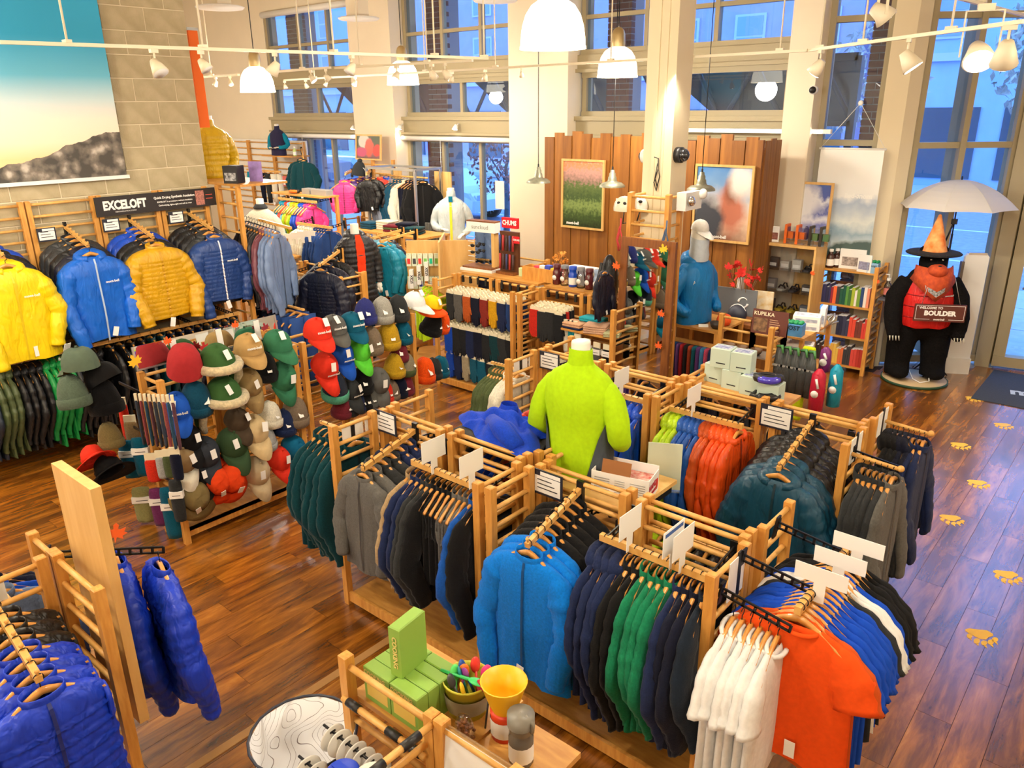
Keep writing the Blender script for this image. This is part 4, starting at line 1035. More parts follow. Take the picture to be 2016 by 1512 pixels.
# ------------------------------------------------------------------ mirrored header strip with paper leaves
M['mirror'] = mat('mirror_glass', (225,230,230), .02, metal=1.)
mh = thing('mirror_strip', 'long tilted mirror strip above the trapper hats', 'mirror', (-5.66,2.95,1.40))
build(MB().box(-.006,.0,-.60,.60,.0,.17), 'mirror_glass', 'mirror', mh, rot=(0,-.12,0)); build(MB().box(-.012,.004,-.61,.61,-.012,.0).box(-.012,.004,-.61,-.595,0,.17).box(-.012,.004,.595,.61,0,.17), 'frame', 'steel', mh, rot=(0,-.12,0))
for k, y in enumerate((-.3,.08,.42)): build(MB().box(.001,.003,y-.025,y+.025,-.005,.16), 'paper_strip', 'card', mh, rot=(0,-.12,0))
LEAF = [(0,-.5),(.06,-.2),(.34,-.3),(.3,-.14),(.5,.0),(.36,.06),(.42,.3),(.2,.2),(.1,.22),(.12,.42),(0,.55),(-.12,.42),(-.1,.22),(-.2,.2),(-.42,.3),(-.36,.06),(-.5,0),(-.3,-.14),(-.34,-.3),(-.06,-.2)]
def leaf_mesh(): return MB().prism(LEAF, -.01, .01).mesh('maple_leaf')
LC = {'yellow':(240,190,40),'orange':(236,96,30),'red':(196,40,44),'crimson':(150,36,50)}
def leaf(p, s, c, rot, lab, group='paper maple leaves'):
    o = obj('maple_leaf', cached('leaf', leaf_mesh), mat('leaf_'+c, LC[c], .7), None, p, rot); o.scale = (s,s,s); return tag(o, lab, 'paper leaf', group)
for px, py, c, s, l in [(266,712,'yellow',.11,'yellow maple leaf at the hat rack front corner'),(330,672,'orange',.075,'orange maple leaf on the mirror strip'),(402,684,'red',.085,'red maple leaf above the green trapper hat'),(463,640,'orange',.075,'orange maple leaf at the far half of the mirror strip'),(522,645,'crimson',.08,'crimson maple leaf at the end of the mirror strip')]:
    leaf(onx(px,py,-5.60), s, c, (PI/2,random.uniform(-.4,.4),PI/2), l)
build(MB().box(-.42,.30,-.575,-.565,1.17,1.19).box(-.42,.30,-.575,-.565,.82,.84).box(-.42,.30,-.575,-.565,.50,.52), 'peg_rail', 'wire', C1)
# socks and straps on the end ladder of the hat rack (facing -Y)
def pack(p, w, h, c, lab, band=None, head=None, rz=0., cat='socks', name='sock_pack', group='packs on the end of the hat rack', n=1):
    t = thing(name, lab, cat, p, rz, group)
    build(MB().loft([[Vector((w/2*a*k,b*.018*(1.2-abs(a)*.4),z)) for a, b in ((-1,-.5),(-.3,-1),(.3,-1),(1,-.5),(1,.5),(0,1),(-1,.5))] for k, z in ((.85,0),(1,-.1*h),(1.02,-.5*h),(.95,-.9*h),(.8,-h))]), 'fabric', fab(c if not isinstance(c,str) else CN[c],'knit'), t)
    if band: build(MB().box(-w*.53,w*.53,-.026,.024,-h*.42,-h*.42+.055), 'paper_band', 'card', t); 
    if band: build(MB().box(-w*.3,w*.35,-.027,-.026,-h*.42+.022,-h*.42+.027), 'print', 'ink', t)
    if head: build(MB().box(-w*.45,w*.45,-.008,.008,-.01,.055), 'header_card', 'cream_card', t)
    return t
EY = 2.33
for px, py, w, h, c, lab, b, hd in [(250,868,.11,.28,'hteal','teal sock pack with a paper band, upper row first',1,0),(272,862,.09,.28,'hteal','teal sock pack with a paper band, upper row second',1,0),(298,905,.08,.16,'red','red glove pair with cream header on the rack end',0,1),(316,900,.06,.15,'lgray','gray glove pair with cream header on the rack end',0,1),(330,898,.06,.15,'olive','olive glove pair with cream header on the rack end',0,1),(344,894,.06,.18,'dnavy','navy glove pair with cream header on the rack end',0,1),(276,960,.11,.27,(150,148,96),'olive sock pack with a paper band, lowest row',1,0),(307,962,.09,.28,(112,46,96),'purple sock pack with a paper band, lowest row',1,0),(328,960,.09,.38,'hteal','blue sock pack hanging lowest near the post',1,0),(343,945,.07,.30,'charcoal','charcoal sock pack beside the front post',1,0)]:
    pack(ony(px,py,EY), w*1.3, h*1.15, c, lab, b, hd, rz=.85)
for i in range(9):
    cc = [(64,72,86),(150,74,78),(50,84,110),(96,60,70),(60,66,76)][i % 5]
    t = pack(ony(268+i*9,788+i*.5,EY), .022, .36, cc, 'woven strap in %s on the rack end, %s from left' % (['dark gray','rose','blue','plum','slate'][i % 5], ORD[i+1]), 0, 1, rz=.85, cat='strap', name='woven_strap')
pack(ony(240,795,EY+.06), .07, .30, 'red', 'red neck gaiter beside the woven straps', 0, 1, rz=.85, cat='gaiter', name='neck_gaiter'); pack(ony(256,830,EY+.05), .10, .22, 'khaki', 'tan neck gaiter behind the woven straps', 0, 1, rz=.85, cat='gaiter', name='neck_gaiter')
# ================================================================== GLOVE RACKS (y = 6.65, open towards -Y)
F1 = island_unit('glove rack bay with mustard and rust gloves', -6.56, -5.36, 6.70, -1, 'lr'); F2 = island_unit('glove rack bay with folded towels', -5.26, -4.06, 6.70, -1, 'lr')
for t in (F1,F2):
    build(MB().box(-.6,.6,.02,.42,1.30,1.325), 'top_shelf', 'ply', t)
    for i in range(9): build(MB().box(-.5+i*.125-.014,-.5+i*.125+.014,-.06,-.035,1.22,1.30), 'hook_plate', 'black', t)
GLOVE = [(-.045,0),(.045,0),(.048,-.09),(.062,-.12),(.07,-.16),(.058,-.17),(.046,-.14),(.045,-.17),(.04,-.235),(.026,-.238),(.023,-.18),(.018,-.25),(.002,-.252),(0,-.18),(-.004,-.245),(-.019,-.243),(-.021,-.17),(-.028,-.225),(-.042,-.22),(-.046,-.15)]
MITT = [(-.045,0),(.045,0),(.05,-.08),(.066,-.12),(.066,-.15),(.05,-.155),(.046,-.20),(.03,-.23),(0,-.24),(-.03,-.23),(-.05,-.19),(-.05,-.1)]
def glove_mesh(o, th=.022): return MB().prism(o, -th/2, th/2, Matrix.Rotation(PI/2,4,'X')).mesh('glove')
def glove(p, c, lab, mit=False, group='gloves on the glove rack', sc=1., th=.022):
    o = obj('mitten_pair' if mit else 'glove_pair', cached(('glove',mit,th), lambda: glove_mesh(MITT if mit else GLOVE, th)), fab(CN[c] if isinstance(c,str) else c,'knit'), None, p, (0,0,random.uniform(-.12,.12))); o.scale = (sc,sc,sc)
    tag(o, lab, 'gloves', group)
    obj('header_card', cached('hcard', lambda: MB().prism([(-.042,-.02),(.042,-.02),(.042,.022),(.03,.036),(.012,.036),(.010,.022),(-.010,.022),(-.012,.036),(-.03,.036),(-.042,.022)], -.006, .006, Matrix.Rotation(PI/2,4,'X')).mesh('header_card')), 'cream_card', o)
    return o
CN.update({'grust':(196,92,36),'gmar':(140,44,34),'gmus':(222,166,20),'gred':(214,48,34),'gtan':(176,168,140),'gblack':(32,34,38)})
def peg_row(x0, x1, y, z, cols, rowname, n, dy=.05, sc=1., mit=()):
    for i, c in enumerate(cols):
        x = x0+(x1-x0)*i/(len(cols)-1)
        for k in range(n):
            cc = c if k == 0 or random.random() < .7 else random.choice(cols)
            glove((x+random.uniform(-.006,.006), y+k*dy, z+.004*k+random.uniform(-.006,.006)), cc, '%s gloves, %s peg of %s, %s' % (CW.get(cc,cc) if cc[0] != 'g' or cc in ('gray','green') else {'grust':'rust','gmar':'dark red','gmus':'mustard','gred':'patterned red','gtan':'tan','gblack':'black'}[cc], ORD[i+1], rowname, ['in front','next behind','third back','fourth back','fifth back'][k]), i in mit, sc=sc*1.22*random.uniform(.95,1.05))
peg_row(-6.40,-5.46, 6.36, 1.14, ['charcoal','gray','grust','dnavy','gmar','gmus','navy','navy2'], 'the top glove row', 5, sc=1.05, mit=(7,))
peg_row(-6.42,-5.46, 6.34, .74, ['royal','gblack','gblack','navy','dnavy','gblack','teal','charcoal','gblack'], 'the middle glove row', 5, sc=1.1, mit=(3,))
peg_row(-6.42,-5.50, 6.34, .40, ['royal','navy','gtan','hteal','hteal','gblack','gblack','charcoal'], 'the bottom glove row', 3, sc=1.0)
peg_row(-5.12,-4.80, 6.36, 1.14, ['gred','charcoal','charcoal','gblack'], 'the towel bay top row', 5, sc=1.05, mit=(0,))
peg_row(-5.10,-4.30, 6.34, .55, ['gtan','gmar','charcoal','gray','charcoal','gblack','charcoal'], 'the towel bay low row', 4)
for i, c in enumerate(['cream','aqua','aqua']): pack((-4.70+.05*i,6.38,1.04), .08, .30, c, '%s scarf hanging under the towels, %s' % (['cream','turquoise','turquoise'][i], ['first','second','third'][i]), 0, 1, cat='scarf', name='scarf', group='scarves by the towel shelf')
for i, (c, z) in enumerate([('charcoal',.93),('maroon',.90),('hgray',.88),('black',.88)]):
    pack((-4.52+.12*i,6.33,z), .09, .17, c, '%s wool cap pack with window card, %s from left' % (CW.get(c,c), ORD[i+1]), 1, 1, cat='cap pack', name='cap_pack', group='packs under the towel shelf')
sh = thing('towel_shelf', 'small wooden shelf holding folded towels', 'shelf', (-4.36,6.42,1.02)); build(MB().box(-.36,.30,-.12,.20,-.02,0), 'board', 'ply', sh); build(MB().box(-.34,-.32,-.02,.26,-.1,-.02).box(.26,.28,-.02,.26,-.1,-.02), 'shelf_arm', 'black', sh)
def folded(p, w, d, n, c, lab, rz=0., name='folded_towel', cat='towel', group='folded towels', hh=.022):
    t = thing(name, lab, cat, p, rz, group)
    for k in range(n):
        z = k*hh; R = []
        for x in (-w/2,-w/2+.01,w/2-.01,w/2):
            e = .75 if abs(x) == w/2 else 1
            R.append([Vector((x,y,z+hh/2+(q)*hh*.48*e)) for y, q in ((-d/2,-.4),(-d/2*.96,-1),(d/2*.96,-1),(d/2,-.4),(d/2,.4),(d/2*.96,1),(-d/2*.96,1),(-d/2,.4))])
        build(MB().loft(R), 'fold', fab(c[k % len(c)] if not isinstance(c[k % len(c)],str) else CN[c[k % len(c)]],'knit'), t)
    return t
folded((-4.60,6.40,1.02), .22, .18, 3, ['navy',(226,178,140),(226,178,140)], 'folded navy and peach towels on the shelf'); folded((-4.33,6.40,1.02), .24, .2, 4, [(214,170,140)], 'folded peach towels next to the turquoise one', .3); folded((-4.46,6.52,1.09), .26, .16, 2, ['aqua'], 'folded turquoise towel on top of the pile')
folded((-4.13,6.38,1.02), .16, .16, 2, [(196,196,150)], 'folded pale green cloth at the shelf end', .4)
# ================================================================== WALL RACK (left wall)
WR = thing('wall_ladder_rack', 'tall wooden wall ladder behind the hanging jackets', 'rack', (-8.47,3.3,0))
yy = [1.42,2.08,2.74,3.40,4.05,4.62]
for a, b in zip(yy, yy[1:]): ladder(WR, 0, a-3.3+.03, 0, b-3.3-.03, 2.40, step=.115, zmin=.9)
hangbar(WR, (.42,-1.9,1.02), (.42,1.28,1.02)); 
for y in (-1.3,-.6,.05,.7,1.2): bracket(WR, (0,y,1.05), (.42,y,1.02))
def wall_arm(y, items, lab, zt=2.0, front='f'):
    peg_arm(WR, (0.02,y-3.3,2.14), (.50,y-3.3,zt), 7)
    n = len(items)
    for i, (k, c, opt) in enumerate(items):
        u = .15+.85*i/max(1,n-1); p = Vector((-8.45,y,2.14)).lerp(Vector((-7.97,y,zt)), u)
        last = i == n-1
        garment(k, c, p-Vector((0,0,.01)), PI/2+random.uniform(-.04,.04), (lab if last else '%s %s, %s from the wall on the arm with the %s' % (CW.get(c,c), GCAT[k], ORD[i+1], lab.split(' with')[0].split(' hanging')[0])), 'jackets on the wall arms', 'f' if last else 'm', opt.get('sc',1.1), opt.get('var',1), opt.get('zipc'), tagp=1. if last else .1, logo=opt.get('logo'))
wall_arm(2.33, [('rain','royal',{}),('rain','black',{}),('rain','dnavy',{}),('rain','yellow',{'sc':1.2,'var':2,'logo':.105,'zipc':(220,190,20)})], 'yellow rain jacket hanging with hood')
wall_arm(3.06, [('shell','charcoal',{}),('shell','charcoal',{}),('shell','black',{}),('rain','dnavy',{}),('rain','blueR',{'sc':1.16,'var':1,'logo':.105,'zipc':(170,190,215)})], 'bright blue rain jacket with a pale zip')
wall_arm(3.70, [('puffer','royal',{}),('puffer','royal',{}),('puffer','black',{}),('puffer','black',{}),('puffer','mustard',{'sc':1.2,'var':3,'zipc':(190,140,14)})], 'mustard quilted jacket with paper tags')
wall_arm(4.36, [('puffer','black',{}),('puffer','black',{}),('puffer','black',{}),('rain','charcoal',{}),('puffer','navyP',{'sc':1.12,'var':2,'logo':.11,'zipc':(235,230,230)})], 'navy quilted jacket with a red and white zip')
CN['navyP2'] = (30,62,124)
row((-8.05,1.75,1.02),(-8.05,2.95,1.02), rep(('rain','orange',1),('rain','olive',1),('rain','mid',2),('rain','olive',3),('rain','black',4),('rain','kelly',4),('rain','black',5)), 0, 'the low wall rail', 'the picture edge', sc=1.0, tagp=.4)
row((-8.05,3.1,1.02),(-8.05,4.5,1.02), rep(('shell','black',4),('shell','teal',2),('shell','dnavy',4),('shell','charcoal',4)), 0, 'the low rail under the mustard', 'the green caps', sc=.9, tagp=.3)
# sign board and price cards on the wall rack
M['signblack'] = mat('black_sign_board', (34,28,28), .5)
sg = thing('brand_sign_board', 'long black sign board reading EXCELOFT on the wall rack', 'sign', (-8.40,4.02,2.29))
build(MB().box(-.01,.0,-.66,.66,-.10,.095), 'board', 'signblack', sg)
text(sg, 'EXCELOFT', .12, (.001,-.36,.0), FX, 'wink', bold=.006, sx=.78); text(sg, 'Quick Drying Synthetic Insulation', .034, (.001,.18,.035), FX, 'wink', bold=.001); text(sg, 'EXCELOFT is a moisture resistant insulation', .022, (.001,.18,-.01), FX, 'wink', bold=.0005); text(sg, 'Quick-drying, lightweight and soft to wear', .022, (.001,.18,-.045), FX, 'wink', bold=.0005); text(sg, 'FIBRE INSULATION SYSTEM', .018, (.001,-.36,-.065), FX, 'wink')
build(MB().box(.0,.003,.42,.52,-.08,.075), 'fibre_photo', mat('pink_fibre_print', (214,140,124), .6, noise=.4, nscale=60), sg); build(MB().box(.0,.002,.54,.62,.02,.026).box(.0,.002,.54,.62,-.02,-.014), 'red_lines', mat('red_print',(220,90,70),.6), sg)
for px, py, l in [(92,462,'left of the blue jacket arm'),(219,443,'above the blue and black puffers'),(347,428,'beside the navy jacket arm')]:
    p = onx(px,py,-8.40); price_sign(p, PI/2, 'framed price sign on the wall rack '+l, .17, .13)
# fin ladder at the end of the block wall
WF = thing('end_ladder', 'free standing tall ladder at the end of the block wall', 'rack', (-7.95,4.70,0))
ladder(WF, -.42, 0, .0, 0, 2.41, step=.155, zmin=.3); build(MB().box(-1.35,.06,.0,.60,2.41,2.435), 'top_shelf', 'ply', WF)
build(MB().box(-1.32,-1.28,.5,.54,0,2.41), 'post', 'pine', WF)
# ================================================================== COLUMN, TOWER LADDER, MIRROR
struct('wall_column', MB().box(-4.24,-3.92,7.0,7.31,0,5.6), 'pcol', label='square cream column in the middle of the shop')
struct('trim_20', MB().box(-4.14,-4.10,6.985,7.0,1.9,5.6).box(-4.03,-4.01,6.985,7.0,1.9,5.6), 'pcol', label='painted conduits running up the column')
sc_ = thing('security_camera', 'black dome security camera on the right face of the column', 'camera', (-3.92,7.10,2.74), group='security cameras')
build(MB().tube([(0,0,0),(.06,0,0)], .075, 20), 'housing', 'black', sc_); build(MB().ell((.075,0,0),(.06,.062,.062)), 'dome', mat('smoked_dome',(30,32,36),.05,spec=1.), sc_)
sc_ = thing('security_camera', 'white security camera with dark lens on the left of the column', 'camera', (-4.24,7.08,2.72), group='security cameras')
build(MB().tube([(0,0,0),(-.05,0,0)], .065, 18), 'housing', 'white', sc_); build(MB().ell((-.06,0,0),(.035,.045,.045)), 'lens', 'black', sc_)
sc_ = thing('security_camera', 'small dome camera on the cream corner column', 'camera', (-3.62,9.74,3.35), group='security cameras'); build(MB().tube([(0,0,0),(0,-.04,0)], .05, 16), 'housing', 'white', sc_); build(MB().ell((0,-.05,0),(.04,.04,.04)), 'dome', 'black', sc_)
cb = thing('cable_bundle', 'tied black cable hanging on the column', 'cable', (-4.10,6.98,2.66)); P = [(.0,0,.06),(.05,-.01,.05),(.06,-.02,-.05),(.02,-.02,-.18),(.05,-.02,-.26),(.08,-.015,-.12),(.05,-.02,.0),(.03,-.02,-.14),(.06,-.02,-.22)]
build(MB().tube(P, .006, 5), 'cord', 'black', cb)
TW = thing('tower_ladder', 'tall ladder tower wrapped around the column', 'rack', (-3.98,6.70,0))
ladder(TW, -.20, 0, .22, 0, 2.40, step=.135, zmin=.5); ladder(TW, .20, .05, .20, .27, 2.40, step=.135, zmin=.5); ladder(TW, -.22, .06, -.22, .62, 2.40, step=.135, zmin=.5); 
em = thing('emergency_light', 'white emergency light box with two lamp heads', 'light', (-3.70,7.0,2.33), rz=PI/2)
build(MB().box(-.16,.16,-.05,.05,-.09,.08), 'case', 'white', em); build(MB().ell((-.09,-.07,0),(.05,.04,.05)), 'lamp_head', 'chrome', em); build(MB().ell((.14,-.07,.05),(.05,.04,.05)), 'lamp_head', 'white', em)
mr = thing('standing_mirror', 'brown framed mirror reflecting the hat rack', 'mirror', (-3.86,6.50,.12), rot=(math.radians(-1.5),0,0))
build(MB().box(-.235,.235,-.008,.0,.07,1.80), 'mirror_glass', 'mirror', mr)
for b in [(-.30,-.225,-.02,.02,0,1.87),(.225,.30,-.02,.02,0,1.87),(-.225,.225,-.02,.02,1.79,1.87),(-.225,.225,-.02,.02,0,.08)]: build(MB().box(*b), 'frame_rail', 'walnut', mr)
for px, py, c, s, l in [(1306,491,'yellow',.10,'yellow maple leaf at the mirror top corner'),(1213,524,'orange',.10,'orange maple leaf on the left mirror rail'),(1301,618,'orange',.09,'orange maple leaf in the middle of the right mirror rail'),(1296,681,'orange',.09,'orange maple leaf low on the right mirror rail')]:
    leaf(ony(px,py,6.46), s, c, (PI/2,random.uniform(-.5,.5),0), l)
for px, py, a, l in [(1222,450,0,'red rope hank tied on the tower ladder'),(1312,455,1,'blue rope hank tied on the tower ladder')]:
    rp_ = thing('rope_hank', l, 'rope', ony(px,py,6.62)); mm = [mat('red_rope',(190,60,60),.8),mat('blue_rope',(70,90,120),.8)][a]
    build(MB().tube([(0,0,.1),(.01,-.02,0),(-.02,-.02,-.12),(.02,-.02,-.2),(.03,-.02,-.08),(0,-.02,.02),(-.03,-.02,-.1),(.0,-.02,-.22)], .009, 6), 'cord', mm, rp_)
def helmet(p, c, lab, rz=0.):
    t = thing('climbing_helmet', lab, 'helmet', p, rz); m = mat('helmet_%d_%d_%d' % c, c, .3, coat=.4)
    build(MB().loft([[Vector((.12*k*math.cos(2*PI*j/20),.10*k*math.sin(2*PI*j/20),z)) for j in range(20)] for k, z in ((1.0,0),(1.02,.03),(.95,.075),(.75,.115),(.4,.14),(.05,.147))], False, True), 'shell', m, t)
    for s in (-1,1):
        for k in range(2): build(MB().ell((.05-.07*k,s*.085,.085),(.022,.008,.016),8,5), 'vent', 'black', t)
    build(MB().tube([(.05,.09,0),(.02,.06,-.12),(.02,-.06,-.12),(.05,-.09,0)], .006, 5), 'chin_strap', 'black', t)
helmet(ony(1230,415,6.85), (226,222,196), 'cream climbing helmet hanging in the tower'); helmet(ony(1251,412,6.9), (240,236,224), 'white climbing helmet with a diamond mark', .5)
bp = thing('backpack', 'black backpack hanging left of the mirror', 'backpack', ony(1190,560,6.62)+Vector((0,.08,0)))
build(MB().ell((0,0,0),(.10,.09,.30),14,10), 'pack_body', fab(CN['black'],'nylon'), bp); build(MB().tube([(-.04,-.08,.22),(-.07,-.12,.0),(-.04,-.09,-.2)], .018, 6), 'strap', fab(CN['charcoal'],'nylon'), bp)
garment('rain','dnavy', ony(1190,540,6.42)+Vector((0,0,.06)), PI/2, 'navy and white patterned jacket hanging left of the mirror', sq='s', sc=.62, tagp=1.)
# ================================================================== BOARD WALL BEHIND THE COUNTER
M['board'] = mat('stained_cedar_board', (172,112,42), .55, noise=.25, nscale=2, stretch=(9,9,.8), c2=(140,86,28), bump=.05, bscale=30)
M['board2'] = mat('stained_cedar_board_dark', (152,96,32), .55, noise=.25, nscale=2, stretch=(9,9,.8), c2=(124,74,22), bump=.05, bscale=30)
bw = struct('wall_boards', MB().box(-7.06,-3.86,9.05,9.5,0,2.7), 'board2', label='stained board wall behind the counter')
x = -7.06; k = 0
tops = [2.80,2.86,2.82,2.88,2.85,2.80,2.86,2.82,2.85,2.83,2.87,2.81,2.86,2.84,2.79,2.85,2.82,2.87,2.80,2.84,2.81]
while x < -3.87:
    w = .152 if k % 3 else .165; w = min(w, -3.86-x)
    build(MB().box(x+.003,x+w-.003,9.0+(.012 if k % 2 else 0),9.05,0,tops[k % len(tops)]), 'board', 'board' if k % 2 else 'board2', bw); x += w; k += 1
for j in range(3): build(MB().box(-3.86,-3.845,9.05+j*.15+.003,9.2+j*.15-.003,0,2.80+.02*(j % 2)), 'board', 'board2', bw)
def framed(lab, x0, x1, z0, z1, y, m, brand=None, fm='maple', rot=None):
    t = thing('framed_poster', lab, 'poster', ((x0+x1)/2,y,z0), rot=rot); hw = (x1-x0)/2; h = z1-z0
    build(MB().box(-hw+.02,hw-.02,-.006,.0,.02,h-.02), 'print', m, t)
    for b in [(-hw,-hw+.028,-.02,.01,0,h),(hw-.028,hw,-.02,.01,0,h),(-hw+.028,hw-.028,-.02,.01,0,.028),(-hw+.028,hw-.028,-.02,.01,h-.028,h)]: build(MB().box(*b), 'frame_rail', fm, t)
    if brand: text(t, 'mont-bell', brand[2], (brand[0],-.0075,brand[1]), FZ, 'wink', bold=.002)
    return t
def print_mat(name, bands, nscale=6, mix=.0, blobs=None, zmax=1.):
    m, n, l, b = _base(name); tc = n.new('ShaderNodeTexCoord'); sp = n.new('ShaderNodeSeparateXYZ'); l.new(tc.outputs['Object'], sp.inputs[0])
    ns = n.new('ShaderNodeTexNoise'); ns.inputs['Scale'].default_value = nscale; ns.inputs['Detail'].default_value = 6; l.new(tc.outputs['Object'], ns.inputs['Vector'])
    mr = n.new('ShaderNodeMapRange'); mr.inputs['From Max'].default_value = zmax; l.new(sp.outputs['Z'], mr.inputs[0])
    ad = n.new('ShaderNodeMath'); ad.operation = 'MULTIPLY_ADD'; ad.inputs[1].default_value = mix; l.new(ns.outputs[0], ad.inputs[0]); l.new(mr.outputs[0], ad.inputs[2])
    sb = n.new('ShaderNodeMath'); sb.operation = 'SUBTRACT'; sb.inputs[1].default_value = mix*.5; l.new(ad.outputs[0], sb.inputs[0])
    rp = n.new('ShaderNodeValToRGB'); e = rp.color_ramp.elements
    e[0].position, e[0].color = bands[0][0], rgb(*bands[0][1]); e[1].position, e[1].color = bands[-1][0], rgb(*bands[-1][1])
    for p, c in bands[1:-1]: q = e.new(p); q.color = rgb(*c)
    l.new(sb.outputs[0], rp.inputs[0]); src = rp.outputs[0]
    for (cx, cz, rx, rz, c, sharp) in (blobs or []):
        dx = n.new('ShaderNodeVectorMath'); dx.operation = 'SUBTRACT'; dx.inputs[1].default_value = (cx,0,cz); l.new(tc.outputs['Object'], dx.inputs[0])
        dv = n.new('ShaderNodeVectorMath'); dv.operation = 'DIVIDE'; dv.inputs[1].default_value = (rx,1e6,rz); l.new(dx.outputs[0], dv.inputs[0])
        ln = n.new('ShaderNodeVectorMath'); ln.operation = 'LENGTH'; l.new(dv.outputs[0], ln.inputs[0])
        a2 = n.new('ShaderNodeMath'); a2.operation = 'MULTIPLY_ADD'; a2.inputs[1].default_value = .9; l.new(ns.outputs[0], a2.inputs[0]); l.new(ln.outputs['Value'], a2.inputs[2])
        m3 = n.new('ShaderNodeMapRange'); m3.inputs['From Min'].default_value = 1.45-sharp; m3.inputs['From Max'].default_value = 1.45+sharp; m3.inputs['To Min'].default_value = 1; m3.inputs['To Max'].default_value = 0; l.new(a2.outputs[0], m3.inputs[0])
        mx = n.new('ShaderNodeMix'); mx.data_type = 'RGBA'; l.new(m3.outputs[0], mx.inputs[0]); l.new(src, mx.inputs[6]); mx.inputs[7].default_value = rgb(*c); src = mx.outputs[2]
    l.new(src, b.inputs['Base Color']); b.inputs['Roughness'].default_value = .35
    MATS[name] = m
    return m
y0 = 8.97
a, b_ = ony(1107,312,y0), ony(1188,455,y0)
framed('framed poster of green umbel flowers at sunset on the board wall', a.x, b_.x, b_.z, a.z, y0, print_mat('flower_print', [(.0,(28,40,24)),(.2,(60,84,40)),(.35,(128,150,84)),(.45,(60,84,44)),(.62,(92,112,60)),(.68,(150,120,110)),(.82,(196,150,140)),(.92,(236,140,90)),(1,(220,170,150))], 26, .34, zmax=.95), (-.16,.07,.055))
a, b_ = ony(1371,322,y0), ony(1474,482,y0)
framed('framed poster of a climber in red in drifting snow', a.x, b_.x, b_.z, a.z, y0, print_mat('climber_print', [(.0,(120,70,50)),(.25,(226,196,170)),(.5,(210,206,206)),(.75,(120,160,206)),(1,(70,130,200))], 5, .3, [(.12,.42,.16,.30,(196,120,96),.3),(-.2,.22,.22,.28,(66,72,84),.25),(.12,.62,.10,.16,(150,90,70),.3),(.22,.72,.14,.2,(240,236,230),.4)], .92), (-.02,.06,.055))
text(bw, 'mont-bell', .22, ony(1212,396,8.985), FZ, 'wink', 'LEFT', bold=.006, ext=.004)
# ================================================================== ENTRANCE SIDE: banner, cabinet, bookshelf
hbn = thing('hanging_banner', 'white hanging banner of a sea of clouds in the window', 'banner', (-3.16,9.93,1.22), rz=.06)
build(MB().box(-.36,.36,-.004,.0,0,1.47), 'printed_sheet', print_mat('cloud_print', [(.0,(96,120,120)),(.12,(130,150,150)),(.22,(214,226,228)),(.34,(150,176,192)),(.42,(220,226,222)),(.56,(170,186,206)),(.63,(240,240,236)),(1,(244,242,234))], 5, .22, [(.3,.2,.5,.2,(80,100,96),.12)], 1.47), hbn)
text(hbn, 'mont-bell', .08, (.14,-.006,.93), FZ, 'wink', bold=.003, sx=-1)
build(MB().tube([(-.38,0,1.47),(.38,0,1.47)], .012, 8), 'top_rod', 'white', hbn); build(MB().tube([(-.36,0,1.48),(.02,.03,1.98)], .003, 5).tube([(.36,0,1.48),(.02,.03,1.98)], .003, 5), 'cord', 'white', hbn); build(MB().ell((.02,.03,1.98),(.03,.02,.03)), 'suction_hook', 'white', hbn)
a, b_ = ony(1560,357,9.82), ony(1633,470,9.82)
mt_ = framed('framed poster of a snowy mountain ridge on the cabinet', -3.84, -3.27, 1.56, 2.30, 9.80, print_mat('snow_print', [(.0,(214,214,224)),(.25,(120,126,190)),(.4,(226,226,236)),(.55,(96,108,176)),(.7,(228,230,238)),(.78,(80,96,170)),(1,(70,100,180))], 7, .5, [(-.1,.5,.22,.25,(232,232,238),.3),(.02,.12,.04,.08,(70,60,110),.05)], .74))
GC = thing('glass_cabinet', 'wooden glass fronted cabinet with sandals and small gear', 'cabinet', (-3.68,9.42,0))
for nm, b in [('side_panel',(-.42,-.395,0,.38,0,1.55)),('side_panel',(.395,.42,0,.38,0,1.55)),('top_panel',(-.42,.42,-.01,.38,1.55,1.585)),('back_panel',(-.395,.395,.36,.38,.05,1.55)),('bottom_panel',(-.395,.395,0,.36,.3,.33))]: build(MB().box(*b), nm, 'maple', GC)
for z in (.72,.98,1.25): build(MB().box(-.39,.39,.03,.35,z,z+.006), 'glass_shelf', 'clear', GC)
for x in (-.395,.0): build(MB().box(x,x+.395,.004,.008,.33,1.55), 'glass_door', 'clear', GC)
rnd = random.Random(5)
nmz = ['lowest','second','third','top']
